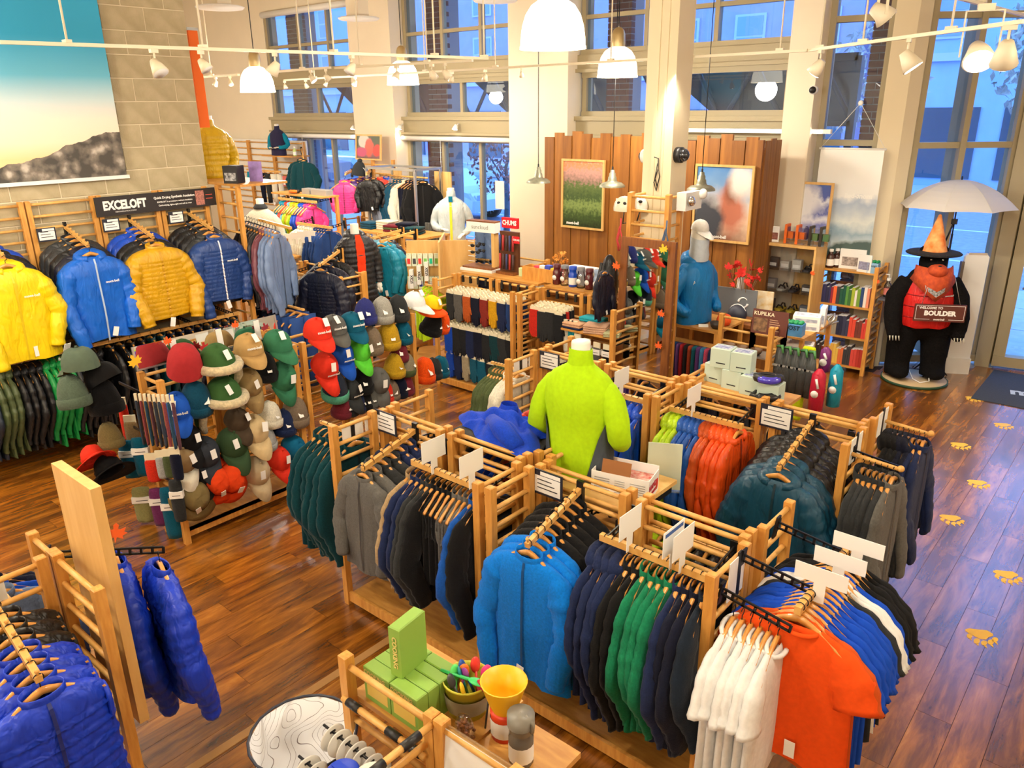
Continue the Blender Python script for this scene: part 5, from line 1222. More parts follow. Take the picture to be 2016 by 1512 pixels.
for r, z in enumerate((.336,.728,.988,1.258)):
    for k in range(5):
        c = rnd.choice([(90,84,78),(60,60,64),(150,150,150),(220,190,60),(120,130,140),(70,60,54),(200,196,186)])
        p = (-3.98+.15*k, 9.60, z); w = .055
        if rnd.random() < .5:
            o = thing('boxed_gear', '%s boxed gear, %s from left on the %s cabinet shelf' % ('pale' if sum(c) > 400 else 'dark', ORD[k+1], nmz[r]), 'box', p, group='gear in the glass cabinet'); build(MB().box(-w,w,-.04,.04,0,.09+.03*(k % 2)), 'carton', mat('gear_%d_%d_%d' % c, c, .5), o); build(MB().box(-w*.8,w*.8,-.042,-.04,.02,.06), 'label', 'card', o)
        else:
            o = thing('sandal', '%s sandal, %s from left on the %s cabinet shelf' % ('gray' if sum(c) > 260 else 'black', ORD[k+1], nmz[r]), 'sandal', p, group='gear in the glass cabinet'); build(MB().prism([(-.05,-.1),(-.02,-.13),(.03,-.12),(.045,-.05),(.035,.1),(-.03,.1)],0,.022), 'sole', mat('gear_%d_%d_%d' % c, c, .6), o); build(MB().tube([(-.04,-.05,.02),(-.02,-.05,.06),(.03,-.05,.05),(.042,-.05,.02)], .012, 6), 'strap', 'black', o); build(MB().tube([(-.03,.05,.02),(-.01,.05,.07),(.02,.05,.07),(.034,.05,.02)], .010, 6), 'strap', 'black', o)
def pbox(p, d, m, lab, rz=0., name='carton', cat='box', group=None, side=None, lid=None, txt=None, tsize=.03, tm='ink'):
    t = thing(name, lab, cat, p, rz, group); w, dd, h = d
    e = min(.004,h*.1)
    build(MB().loft([[(-w/2,-dd/2,0),(w/2,-dd/2,0),(w/2,dd/2,0),(-w/2,dd/2,0)],[(-w/2,-dd/2,h-e),(w/2,-dd/2,h-e),(w/2,dd/2,h-e),(-w/2,dd/2,h-e)],[(-w/2+e,-dd/2+e,h),(w/2-e,-dd/2+e,h),(w/2-e,dd/2-e,h),(-w/2+e,dd/2-e,h)]], smooth=False), 'carton', m, t)
    if side: build(MB().box(-w*.4,w*.4,-dd/2-.001,-dd/2,h*.15,h*.6), 'front_label', side, t)
    if lid: build(MB().box(-w*.4,w*.4,-dd*.35,dd*.35,h,h+.001), 'top_print', lid, t)
    if txt: text(t, txt, tsize, (0,-dd/2-.002,h*.7), FZ, tm, bold=.001)
    return t
# things on the cabinet
or_ = mat('orange_pack',(236,110,30),.5); dk_ = mat('dark_pack',(54,44,34),.5); gn_ = mat('green_gear',(90,130,70),.6)
for k, (px, nmc, mm) in enumerate([(1548,'orange',or_),(1570,'orange',or_),(1596,'black edged',dk_),(1617,'black edged',dk_)]):
    p = ony(px,478,9.52); t = pbox((p.x,9.52,1.587), (.03,.12,.23), mm, '%s headlamp package on the cabinet, %s from left' % (nmc, ORD[k+1]), .0, 'headlamp_package', 'package', 'headlamp packages'); build(MB().box(.016,.09,-.05,.05,.0,.20), 'clear_window', 'clear', t); build(MB().box(.02,.085,-.03,.03,.06,.14), 'headlamp', or_ if k < 2 else gn_, t)
t = pbox((ony(1523,470,9.5).x,9.5,1.587), (.13,.02,.19), M['card'], 'small framed canyon picture card on the cabinet', .1, 'picture_card', 'card', side=mat('canyon_print',(176,110,96),.5,noise=.4,nscale=40))
pd = thing('toy_dog', 'cream plush dog figure sitting on the cabinet', 'toy', (ony(1503,470,9.5).x,9.46,1.587)); m = mat('plush_cream',(232,214,176),.95,bump=.4,bscale=90)
build(MB().ell((0,0,.06),(.04,.04,.06)), 'torso', m, pd); build(MB().ell((.01,-.02,.14),(.035,.04,.035)), 'head', m, pd); build(MB().ell((.02,-.055,.135),(.015,.02,.013)), 'muzzle', 'black', pd)
for s in (-1,1): build(MB().tube([(s*.02,-.03,.06),(s*.025,-.04,0)], .013, 6), 'leg', m, pd); build(MB().ell((s*.03,-.0,.15),(.01,.015,.025)), 'ear', m, pd)
pot = thing('planter', 'black faceted pot at the left end of the cabinet', 'pot', (ony(1487,465,9.55).x,9.58,1.587)); build(MB().lathe([(.05,0),(.09,.07),(.10,.15),(.092,.16),(.08,.10)],8,cap0=True), 'pot_body', 'black', pot)
jar = thing('candy_jar', 'clear jar with colourful lid standing in the black pot', 'jar', (ony(1503,440,9.55).x,9.60,1.75)); build(MB().lathe([(.05,0),(.055,.08),(.058,.12)],16,cap0=True), 'jar_body', 'clear', jar); build(MB().lathe([(.06,.12),(.06,.14),(.0,.142)],16), 'lid', mat('teal_lid',(60,150,150),.5), jar); build(MB().ell((0,0,.15),(.05,.05,.02)), 'sweets', mat('orange_sweets',(220,90,50),.5,noise=.5,nscale=70,c2=(240,220,200)), jar)
# bookshelf
BS = thing('bookshelf', 'wooden ladder bookshelf full of guide books', 'bookshelf', (-2.97,9.77,0))
for z in (.09,.46,.85,1.28): build(MB().box(-.33,.31,.0,.36,z-.022,z), 'shelf_board', 'ply', BS)
ladder(BS, .33, -.0, .33, .38, 1.36, zmin=.1, step=.09); ladder(BS, -.34, 0, -.34, .38, 1.36, zmin=.1, step=.09)
for z in (.62,1.02,1.2): build(MB().box(-.33,.31,.37,.385,z,z+.05), 'back_slat', 'walnut', BS)
bc = [(44,48,96),(40,44,80),(54,56,100),(150,40,60),(236,110,60),(60,60,64),(30,90,70),(24,84,70),(90,150,70),(60,110,60),(170,190,60),(240,236,226),(120,160,60),(40,70,120),(236,226,214),(240,150,120)]
r2 = random.Random(3)
for row_, z, cols in [('upper',.85,bc),('middle',.46,[(200,190,170),(150,140,120),(160,150,130),(40,44,70),(60,64,90),(230,80,60),(120,60,50),(220,70,60)]),('bottom',.09,[(60,50,50),(120,40,40),(230,180,80),(240,200,90),(230,120,70),(60,60,64),(220,80,70),(190,60,50)])]:
    x = -.30; k = 1
    while x < .27 and k < 20:
        w = r2.uniform(.022,.04); c = cols[min(len(cols)-1,int((x+.3)/.58*len(cols)))]; h = r2.uniform(.19,.25); 
        o = thing('book', '%s book, %s from left on the %s bookshelf shelf' % ('pale' if sum(c) > 480 else 'orange' if c[0] > 200 else 'green' if c[1] > max(c[0],c[2])+10 else 'blue' if c[2] > c[0] else 'dark', ORD[k], row_), 'book', (-2.97+x+w/2,9.80,z), group='guide books on the bookshelf')
        build(cached(('bk',round(w,2)), lambda: MB().box(-w/2,w/2,0,.16,0,1)) if False else MB().box(-w/2,w/2,0,.16,0,h), 'cover', mat('book_%d_%d_%d' % c, c, .5), o); build(MB().box(-w/2+.002,w/2-.002,.004,.158,h,h+.002), 'page_block', 'card', o)
        x += w+.002; k += 1
def bottle(p, r, h, body, cap, lab, name='bottle', cat='bottle', lm='card', group=None, neck=.5, caph=.03):
    t = thing(name, lab, cat, p, 0, group)
    build(MB().lathe([(r*.9,0),(r,.01),(r,h*.72),(r*.85,h*.8),(r*neck,h*.86),(r*neck,h)],16,cap0=True), 'bottle_body', body, t)
    build(MB().lathe([(r*neck*1.15,h),(r*neck*1.15,h+caph),(.001,h+caph+.004)],16), 'cap', cap, t)
    if lm: build(MB().lathe([(r*1.015,h*.15),(r*1.015,h*.55)],16), 'label', lm, t)
    return t
brown = mat('brown_bottle',(60,30,24),.2,spec=.7)
for k, x in enumerate((-3.22,-3.17,-3.12)): bottle((x,9.84+.08*k,1.28), .045, .2, brown, 'white', 'brown bottle with a white cap on the bookshelf, %s from left' % ORD[k+1], group='brown bottles')
pbox((-2.98,9.92,1.28), (.30,.03,.24), M['card'], 'open white display board with small pictures on the bookshelf', .1, 'display_board', 'sign', side=mat('pale_print',(196,180,170),.6,noise=.4,nscale=40))
pbox((-2.80,9.80,1.28), (.17,.02,.21), M['card'], 'white booklet leaning on the bookshelf top', -.2, 'booklet', 'booklet', side=mat('lilac_print',(170,170,200),.6,noise=.3,nscale=40))
t = pbox((-2.70,9.83,1.28), (.12,.10,.12), mat('sky_box',(140,180,210),.5), 'small pale blue box of green lidded drinks on the bookshelf', 0, 'drink_box', 'box', txt='BOOST', tsize=.03); 
for k in range(6): build(MB().ell((-.04+.04*(k % 3),-.02+.04*(k//3),.135),(.024,.024,.018),8,5), 'green_lid', mat('green_lid',(20,140,80),.4), t)
sz = bottle((-2.55,9.98,.98), .04, .2, 'bottle_clear', 'white', 'clear hand sanitizer bottle with a pump', 'sanitizer_bottle', lm=mat('pink_label',(236,140,130),.5)); build(MB().tube([(0,0,.23),(0,0,.27),(-.04,0,.27)], .008, 6), 'pump', 'white', sz)
st_ = thing('sanitizer_table', 'small dark side table behind the bookshelf', 'table', (-2.50,9.98,0)); build(MB().box(-.10,.22,-.14,.14,.955,.98), 'table_top', mat('slate_top',(96,100,110),.4), st_); build(MB().box(.05,.09,-.02,.02,0,.955), 'leg', 'walnut', st_); build(MB().box(-.05,.18,-.1,.1,0,.02), 'foot_plate', 'walnut', st_)
leaf((-2.63,9.755,1.20), .09, 'orange', (PI/2,.2,0), 'orange maple leaf on the bookshelf post'); leaf((-3.27,9.41,1.27), .07, 'orange', (PI/2,.5,0), 'orange maple leaf on the cabinet edge')
# security pedestal
sp = thing('security_pedestal', 'white anti-theft pedestal beside the bear', 'pedestal', (-1.78,10.62,0), rz=.5)
build(MB().loft([[Vector((x,y,z)) for x, y in ((-.13*k,-.03),(.13*k,-.03),(.13*k,.03),(-.13*k,.03))] for k, z in ((1.1,0),(1.0,.12),(1.0,1.46),(.75,1.5))], smooth=False), 'panel', 'white', sp); build(MB().box(-.16,-.128,-.034,.034,0,1.40), 'edge_strip', mat('taupe_plastic',(120,108,96),.5), sp); build(MB().box(-.10,.10,-.035,.035,1.485,1.51), 'top_cap', 'chrome', sp); build(MB().box(-.14,.14,-.05,.05,0,.2), 'foot', 'white', sp)
# ================================================================== BEAR STATUE
bx, by = -2.12, 10.02
BR = thing('bear_statue', 'standing black bear statue wearing a red vest by the entrance', 'statue', (bx,by,0), rz=.50)
M['bearfur'] = mat('black_bear_fur', (24,22,22), .98, noise=.3, nscale=40, bump=1.0, bscale=70, spec=.1)
bb = MB()
for c, r in [((0,.02,.78),(.29,.25,.30)),((0,.02,1.02),(.27,.24,.26)),((0,0,1.22),(.24,.20,.16)),((0,-.02,1.42),(.15,.16,.15)),((.0,-.17,1.39),(.085,.12,.075))]: bb.ell(c, r, 18, 12)
for s in (-1,1):
    bb.tube([(s*.14,.03,.72),(s*.19,.02,.45),(s*.20,.02,.2),(s*.20,-.02,.04)], [.2,.165,.14,.145], 14); bb.ell((s*.20,-.08,.09),(.12,.18,.075),14,8)
    bb.tube([(s*.22,0,1.2),(s*.35,-.03,1.0),(s*.37,-.12,.78),(s*.36,-.17,.64)], [.12,.115,.10,.085], 12); bb.ell((s*.35,-.19,.60),(.08,.075,.085),12,8); bb.ell((s*.12,.0,1.56),(.045,.03,.05),8,6)
bo = build(bb, 'body', 'bearfur', BR)
md = bo.modifiers.new('remesh','REMESH'); md.mode = 'VOXEL'; md.voxel_size = .022; md.use_smooth_shade = True
md = bo.modifiers.new('smooth','SMOOTH'); md.iterations = 6; md.factor = .5
for s in (-1,1):
    for k in range(4): build(MB().tube([(s*.35-.05+.033*k,-.25,.58),(s*.35-.05+.034*k,-.28,.53)], [.010,.003], 6), 'claw', mat('claw',(196,190,170),.4), BR)
    build(MB().ell((s*.06,-.155,1.47),(.014,.01,.014),8,6), 'eye', 'chrome', BR)
build(MB().ell((0,-.29,1.41),(.03,.02,.022),10,6), 'nose', 'black', BR)
R = []
for z, w, d, o in [(.68,.30,.26,.0),(.72,.315,.275,0),(.85,.315,.28,.01),(1.0,.30,.275,.01),(1.12,.275,.25,.01),(1.22,.235,.22,0),(1.29,.18,.18,0)]: R.append([Vector((w*math.cos(2*PI*j/28),o+d*math.sin(2*PI*j/28),z+.008*math.sin(7*2*PI*j/28))) for j in range(28)])
vest = build(MB().loft(R, False, False), 'vest', fab((214,32,28),'nylon'), BR)
for z, w, d in ((.80,.318,.282),(.93,.31,.280),(1.06,.288,.265)): build(MB().tube([(w*math.cos(a),.01+d*math.sin(a),z) for a in [k*PI/12 for k in range(25)]], .007, 5), 'seam', fab((150,16,18),'nylon'), vest)
text(vest, 'mont-bell', .03, (.16,-.27,1.08), (PI/2,0,.5), 'wink')
ban = MB(); R = []
for i in range(13):
    a = -PI/2+(i/12-.5)*2.5; w = 1-abs(i/12-.5)*2
    top = Vector((.20*math.cos(a),-.02+.24*math.sin(a),1.40-.02*w)); mid = Vector((.215*math.cos(a),-.02+.30*math.sin(a),1.30-.07*w)); lo = Vector((.25*math.cos(a)*(1-.25*w),-.02+.31*math.sin(a),1.24-.22*w))
    R.append([top,mid,lo])
vs = [p for r in R for p in r]; fs = [(i*3+j,(i+1)*3+j,(i+1)*3+j+1,i*3+j+1) for i in range(12) for j in range(2)]
ban.add(vs, fs, True); bn = build(ban, 'bandana', mat('orange_bandana',(206,84,34),.8,noise=.3,nscale=25,c2=(170,60,30)), BR)
sm = bn.modifiers.new('solid','SOLIDIFY'); sm.thickness = .012
pb = MB(); vs = []; 
for r in R: q = r[1].lerp(r[2],.45); q2 = r[1].lerp(r[2],.75); vs += [q*1.0+Vector((0,-.014,0)), q2+Vector((0,-.014,0))]
pb.add(vs, [(i*2,(i+1)*2,(i+1)*2+1,i*2+1) for i in range(12)], True); build(pb, 'pattern_band', mat('bandana_band',(190,190,186),.8,noise=.8,nscale=60,c2=(40,40,46)), bn)
build(MB().ell((0,-.24,1.36),(.11,.10,.08),14,8), 'muzzle_wrap', mat('orange_bandana',(206,84,34),.8), BR)
wh = build(MB().lathe([(.14,1.56),(.12,1.62),(.085,1.74),(.05,1.86),(.015,1.98),(.001,1.985)],20,c=(0,0,-.02)), 'witch_hat', mat('orange_hat',(232,110,24),.8,noise=.35,nscale=10,c2=(246,190,120)), BR)
build(MB().lathe([(.13,1.545),(.20,1.54),(.29,1.535),(.30,1.545),(.28,1.56),(.2,1.565),(.13,1.57)],26,c=(0,0,-.02)), 'hat_brim', mat('black_ruffle',(24,24,28),.9,bump=1,bscale=60), wh)
ssg = build(MB().box(-.27,.27,-.012,.012,-.10,.10), 'welcome_sign', mat('brown_sign',(92,44,34),.5), BR, (.06,-.36,.90), (0,.0,.0))
text(ssg, 'WELCOME TO', .038, (-.10,-.013,.058), FZ, 'wink', bold=.001); text(ssg, 'BOULDER', .075, (.0,-.013,-.005), FZ, 'wink', bold=.004); text(ssg, 'mont-bell', .03, (.0,-.013,-.075), FZ, 'wink', bold=.001)
build(MB().box(-.255,.255,-.0135,-.012,.083,.087).box(-.255,-.10,-.0135,-.012,-.077,-.073).box(.10,.255,-.0135,-.012,-.077,-.073).box(-.257,-.253,-.0135,-.012,-.077,.087).box(.253,.257,-.0135,-.012,-.077,.087), 'border_line', 'wink', ssg)
build(MB().tube([(-.2,0,.10),(-.12,.10,.42)], .003, 5).tube([(.2,0,.10),(.12,.10,.42)], .003, 5), 'cord', 'steel', ssg)
bs_ = thing('statue_base', 'round wooden base with a green rim under the bear', 'base', (bx+.02,by-.02,0)); build(MB().lathe([(.0,.03),(.36,.03),(.36,.0)],40), 'top_disc', mat('plywood_disc',(196,170,130),.6), bs_); build(MB().lathe([(.36,.002),(.372,.002),(.372,.032),(.36,.032)],40), 'rim', mat('green_rim',(30,70,44),.6), bs_)
BR.location.z = .03
cbl = thing('power_cord', 'loose white power cord on the bear base', 'cord', (bx+.05,by-.1,.035)); build(MB().tube([(-.12,.1,.1),(-.02,-.02,.01),(.08,-.1,.005),(.16,-.02,.02),(.10,.10,.16),(.02,.12,.22)], .006, 6), 'cord', 'white', cbl)
um = thing('photo_umbrella', 'white umbrella opened above the bear', 'umbrella', (bx+.10,by+.28,0))
M['umb'] = mat('umbrella_white', (246,240,222), .6); 
_un = M['umb'].node_tree.nodes; _ul = M['umb'].node_tree.links
_tr = _un.new('ShaderNodeBsdfTranslucent'); _tr.inputs[0].default_value = (.95,.92,.85,1); _mxs = _un.new('ShaderNodeMixShader'); _mxs.inputs[0].default_value = .45
_ul.new(_un['Principled BSDF'].outputs[0], _mxs.inputs[1]); _ul.new(_tr.outputs[0], _mxs.inputs[2]); _ul.new(_mxs.outputs[0], _un['Material Output'].inputs[0])
R = []
for i in range(9):
    u = i/8; r = .62*u; z = 2.36-.30*u**2.1; ring = []
    for j in range(32):
        a = 2*PI*j/32; f = math.cos(PI/8)/math.cos((a % (PI/4))-PI/8); ring.append(Vector((max(r,.004)*math.cos(a)*f, max(r,.004)*math.sin(a)*f, z+.10*u*u*(1-f))))
    R.append(ring)
build(MB().loft(R, False, False, smooth=False), 'canopy', 'umb', um)
for j in range(8):
    a = 2*PI*j/8; build(MB().tube([(.62*u*math.cos(a),.62*u*math.sin(a),2.352-.30*u**2.1) for u in (.02,.3,.6,.8,.98)], .004, 5), 'rib', 'steel', um)
build(MB().tube([(0,0,1.75),(0,0,2.40)], .008, 6), 'shaft', 'black', um); build(MB().tube([(0,0,0),(0,0,1.75)], .012, 8), 'stand_pole', 'black', um); build(MB().box(-.03,.03,-.02,.02,1.86,1.92).tube([(0,0,1.9),(-.06,-.04,1.62)], .01, 6), 'clamp', 'black', um)
for j in range(3): a = j*2.1+.5; build(MB().tube([(0,0,.25),(.22*math.cos(a),.22*math.sin(a),.01)], .01, 6), 'stand_leg', 'black', um)
# ================================================================== MANNEQUINS
def hand_mb(s):
    mb = MB(); mb.ell((0,0,-.045),(.036,.017,.05),10,8)
    for k, (x, L) in enumerate(((-.026,.055),(-.009,.068),(.009,.064),(.025,.05))): mb.tube([(x,0,-.08),(x*1.1,-.008,-.08-L*.55),(x*1.1,-.022,-.08-L)], [.0095,.009,.007], 6)
    mb.tube([(s*.03,-.005,-.03),(s*.05,-.018,-.06),(s*.05,-.03,-.09)], [.012,.010,.008], 6)
    return mb
ARM = {'bent':[(.105,.008,.535),(.160,.01,.505),(.205,.015,.44),(.242,.025,.35),(.262,.035,.265),(.240,-.03,.215),(.185,-.13,.20),(.13,-.20,.205)],
       'down':[(.105,.008,.535),(.160,.01,.505),(.205,.012,.44),(.240,.018,.34),(.258,.02,.23),(.262,0,.12),(.258,-.03,.05),(.255,-.04,.0)],
       'pocket':[(.105,.008,.535),(.160,.01,.505),(.208,.015,.44),(.250,.03,.35),(.275,.045,.26),(.262,0,.19),(.228,-.08,.145),(.19,-.12,.125)]}
def mannequin(lab, p, rz, c, fk='cotton', sc=1., arms=('bent','bent'), quilt=0., long_=0., collar='stand', strip=None, panel=None, hands=True, neck=True, name='mannequin', zipc=None, wear='shirt', sleevec=None, logo=None, fat=1.):
    t = thing(name, lab, 'mannequin', p, rz, group='shop mannequins'); t.scale = (sc,sc,sc)
    prof = [(0,.205,.125),(.08,.203,.123),(.16,.198,.12),(.25,.196,.12),(.34,.206,.126),(.42,.214,.13),(.49,.212,.126),(.545,.197,.11),(.585,.165,.093),(.615,.115,.078),(.635,.082,.068),(.65,.068,.062)]
    if long_: prof = [(-long_,.235,.14),(-long_*.66,.23,.14),(-long_*.33,.22,.135)]+prof
    if quilt:
        q2 = []
        for (z0_, w0, d0), (z1_, w1, d1) in zip(prof, prof[1:]):
            m_ = max(1,int((z1_-z0_)/.014))
            for k in range(m_): u = k/m_; q2.append((z0_+(z1_-z0_)*u, w0+(w1-w0)*u, d0+(d1-d0)*u))
        q2.append(prof[-1]); prof = [(z, w*1.06+quilt*(abs(math.sin(PI*z/.07))**.6-.5), d*1.12+quilt*(abs(math.sin(PI*z/.07))**.6-.5)) for z, w, d in q2]
    n = 28; R = []
    for i, (z, w, d) in enumerate(prof):
        w *= fat; d *= fat
        ring = []
        for j in range(n):
            a = 2*PI*j/n; cx, sy = superr(a, .88); f = 1
            if not quilt and z < .3: f += .018*math.sin(6*a+z*9)*(1-z/.3)
            ring.append(Vector((w*cx*f, d*sy*f+(.012 if z > .4 else 0), z)))
        R.append(ring)
    m = fab(c, fk)
    body = build(MB().loft(R, False, False), wear, m, t)
    for s, ar in ((-1,arms[0]),(1,arms[1])):
        P = [Vector((s*x*fat,y,z)) for x, y, z in ARM[ar]]; rr = [.050,.072,.078,.073,.068,.062,.053,.047]
        if quilt:
            PP = []; RR = []
            for i in range(len(P)-1):
                for k in range(6): u = k/6; PP.append(P[i].lerp(P[i+1],u)); RR.append((rr[i]*(1-u)+rr[i+1]*u)*1.12+quilt*(abs(math.sin(PI*(i+u)*1.4))**.6-.5))
            PP.append(P[-1]); RR.append(rr[-1]); P, rr = PP, RR
        build(MB().tube(P, [r*.93 for r in rr], 14), 'sleeve', fab(CN[sleevec],fk) if sleevec else m, body)
        if hands:
            d = (P[-1]-P[-2]).normalized(); h = build(hand_mb(s), 'hand', 'mann', t, P[-1]-d*.005); h.rotation_euler = (-d).to_track_quat('Z','Y').to_euler()
    if neck: build(MB().lathe([(.060,.60),(.054,.68),(.053,.762),(.050,.77),(.001,.77)],20,c=(0,.012,0)), 'neck', 'mann', t)
    if collar == 'stand': build(MB().loft([[Vector((w*math.cos(2*PI*j/22),.012+d*math.sin(2*PI*j/22),z+.006*math.sin(2*PI*j/22))) for j in range(22)] for w, d, z in ((.074,.066,.64),(.068,.063,.68),(.065,.062,.725),(.063,.06,.728),(.062,.059,.68))], False, False), 'collar', m, body)
    if collar == 'hood':
        h = build(hood_mb(.08), 'hood', m, body, (0,.015,.74)); h.scale = (1.15,1.2,1.3)
    fy = lambda z: min(min(q.y for q in r) for r in R if abs(r[0].z-z) < .05)
    if strip:
        zs = [z for z in [.64-.03*k for k in range(22)] if z > strip[1]]; pts = []
        for z in zs: i = min(range(len(prof)), key=lambda k: abs(prof[k][0]-z)); pts.append((min(q.y for q in R[i])-.006, z, strip[2]*(.55+.45*min(1,(.66-z)/.15))))
        mb = MB(); vs = [(-w,y,z) for y, z, w in pts]+[(w,y,z) for y, z, w in pts]; k = len(pts); mb.add(vs, [(i,i+1,i+1+k,i+k) for i in range(k-1)], True)
        build(mb, 'front_panel', fab(strip[0],'cotton'), body)
    if panel:
        for s in (0,1):
            mb = MB(); rows_ = []
            for i, (z, w, d) in enumerate(prof):
                if z > .40: break
                hwid = 1.05*(1-z/.42)**.55+.05
                rows_.append([Vector((w*superr(s*PI+hwid*q,.88)[0]*1.035, .006+d*superr(s*PI+hwid*q,.88)[1]*1.045, z)) for q in (-1,-.75,-.5,-.25,0,.25,.5,.75,1)])
            vs = [q for r in rows_ for q in r]; fs = [(i*9+j,i*9+j+1,(i+1)*9+j+1,(i+1)*9+j) for i in range(len(rows_)-1) for j in range(8)]
            mb.add(vs, fs, True); build(mb, 'side_panel', fab(panel,'cotton'), body)
    if logo: text(body, 'mont-bell', .03, (.10,fy(.42)-.006,.42), FZ, 'wink', bold=.0008)
    return t, body
# lime mannequin on the near island
t, b = mannequin('mannequin in a lime long sleeved shirt seen from behind', (-2.44,3.46,1.155), math.radians(186), (176,222,16), 'cotton', 1.04, ('bent','bent'), panel=(74,82,90))
build(MB().tube([(0,0,-.02),(0,0,.2)], .02, 8), 'stand_rod', 'steel', t); build(MB().lathe([(.0,.0),(.13,.0),(.13,-.012)],24), 'stand_disc', 'steel', t)
# ---- tops of the islands
S1 = thing('display_shelf', 'pale board shelf under the lime mannequin', 'shelf', (-2.2,3.5,1.13)); build(MB().box(-.40,.26,-.30,.24,-.024,0), 'board', 'maple', S1); build(MB().box(-.38,-.36,-.35,.22,-.08,-.024).box(.22,.24,-.35,.22,-.08,-.024), 'shelf_arm', 'black', S1)
hw = thing('hand_warmer_box', 'open white display box of hand warmers', 'box', (-2.11,3.44,1.13), rz=.22)
for nm, b in [('front_panel',(-.17,.17,-.09,-.086,0,.13)),('back_panel',(-.17,.17,.086,.09,0,.15)),('side_panel',(.166,.17,-.086,.086,0,.13)),('side_panel',(-.17,-.166,-.086,.086,0,.13)),('bottom_panel',(-.166,.166,-.086,.086,0,.004))]: build(MB().box(*b), nm, 'card', hw)
build(MB().box(-.11,.06,-.0015,.0015,0,.08), 'raised_flap', mat('kraft_card',(150,96,48),.7), hw, (0,-.088,.128), (-.25,0,0)); build(MB().box(-.16,.16,-.08,.08,.085,.095), 'packets', mat('warmer_packets',(226,190,176),.6,noise=.5,nscale=40,c2=(200,60,50)), hw)
text(hw, 'HAND', .045, (.172,-.02,.075), FX, mat('crimson_print',(196,36,60),.5), bold=.002); text(hw, 'WARMERS', .026, (.172,-.02,.035), FX, mat('crimson_print',(196,36,60),.5), bold=.001); build(MB().ell((.171,.055,.055),(.0015,.022,.035)), 'hand_picture', mat('warm_red',(220,60,40),.5), hw)
mb = MB()
for k in range(6): mb.box(-.15,-.06,-.0915,-.09,.02+.014*k,.026+.014*k).box(-.03,.03,-.0915,-.09,.02+.014*k,.024+.014*k).box(.06,.15,-.0915,-.09,.02+.014*k,.025+.014*k)
build(mb, 'fine_print', mat('grey_print',(170,170,168),.6), hw)
ac = thing('acrylic_sign', 'clear acrylic sheet sign beside the lime sleeve', 'sign', (-2.05,3.78,1.02), rz=.5); build(MB().box(-.10,.10,-.002,.002,0,.30), 'sheet', mat('frosted_sheet',(214,220,200),.3), ac); build(MB().box(-.10,.10,-.03,.03,-.006,0), 'foot', 'clear', ac)
S2 = thing('display_shelf', 'wooden shelf board on the near island under the blue jersey', 'shelf', (-2.98,3.45,1.22)); build(MB().box(-.36,.36,-.24,.30,-.024,0), 'board', 'ply', S2)
def crumple(lab, p, w, d, h, c, seed, rz=0., name='crumpled_jersey', fk='fleece', cat='jersey'):
    rnd = random.Random(seed); ph = [rnd.uniform(0,6.28) for _ in range(8)]; nx, ny = 40, 30; vs = []; fs = []
    for j in range(ny+1):
        for i in range(nx+1):
            u, v = i/nx*2-1, j/ny*2-1; a = math.atan2(v,u); rad = min(1.0,max(abs(u),abs(v)))
            edge = 1-.16*math.sin(3*a+ph[0])-.12*math.sin(5*a+ph[1]); x, y = u*w/2*edge, v*d/2*edge
            e = max(0,1-rad**3); f = .5+.28*math.sin(6*u+3*v+ph[2])+.22*math.sin(9*v-4*u+ph[3])+.18*math.sin(13*u+7*v+ph[4])
            vs.append((x,y,max(.004,h*e*(.45+.75*max(0,f)))))
        
    for j in range(ny):
        for i in range(nx): k = j*(nx+1)+i; fs.append((k,k+1,k+nx+2,k+nx+1))
    t = thing(name, lab, cat, p, rz); build(MB().add(vs,fs,True), 'cloth', fab(c,fk), t)
    R = []
    for k, (r_, z) in enumerate(((.07,.0),(.068,.03),(.06,.05))): R.append([Vector((r_*math.cos(2*PI*j/16)-w*.12,.7*r_*math.sin(2*PI*j/16)+d*.15,h*.8+z)) for j in range(16)])
    build(MB().loft(R,False,False), 'collar', fab(c,fk), t); build(MB().tube([(-w*.1,-d*.2,h*.6),(w*.15,-d*.35,h*.7),(w*.4,-d*.42,h*.2)], [.05,.06,.05], 10, flat=1.), 'sleeve', fab(c,fk), t)
    return t
folded((-2.95,3.36,1.22), .62, .36, 2, [(74,74,74)], 'gray shirts spread flat under the blue jersey', .0, 'folded_shirt', 'shirt', None, .03)
crumple('crumpled royal blue jersey thrown over the near island', (-2.95,3.42,1.285), .66, .46, .11, (24,66,196), 4, -.1)
crumple('crumpled red jacket lying behind the lime mannequin', (-2.86,3.66,1.23), .5, .32, .12, (226,56,30), 9, .2, 'crumpled_jacket', 'nylon', 'jacket')
# garments on the far sides of island A
hangbar(A3, loc(A3,(-3.6,3.44,1.12)), loc(A3,(-2.8,3.44,1.12)), backy=.05); hangbar(A4, loc(A4,(-2.3,3.44,.98)), loc(A4,(-1.3,3.44,.98)), backy=.05)
row((-3.5,3.44,1.12),(-2.85,3.44,1.12), rep(('hoodie','navy',2),('hoodie','charcoal',2),('hoodie','royal',3),('hoodie','rust',2)), PI/2, 'the hidden side under the jersey', sc=.9)
row((-1.95,3.44,.98),(-1.3,3.44,.98), rep(('rain','lime',2),('rain','olive',2),('rain','black',4)), PI/2, 'the far side of the near rack', sc=.85)
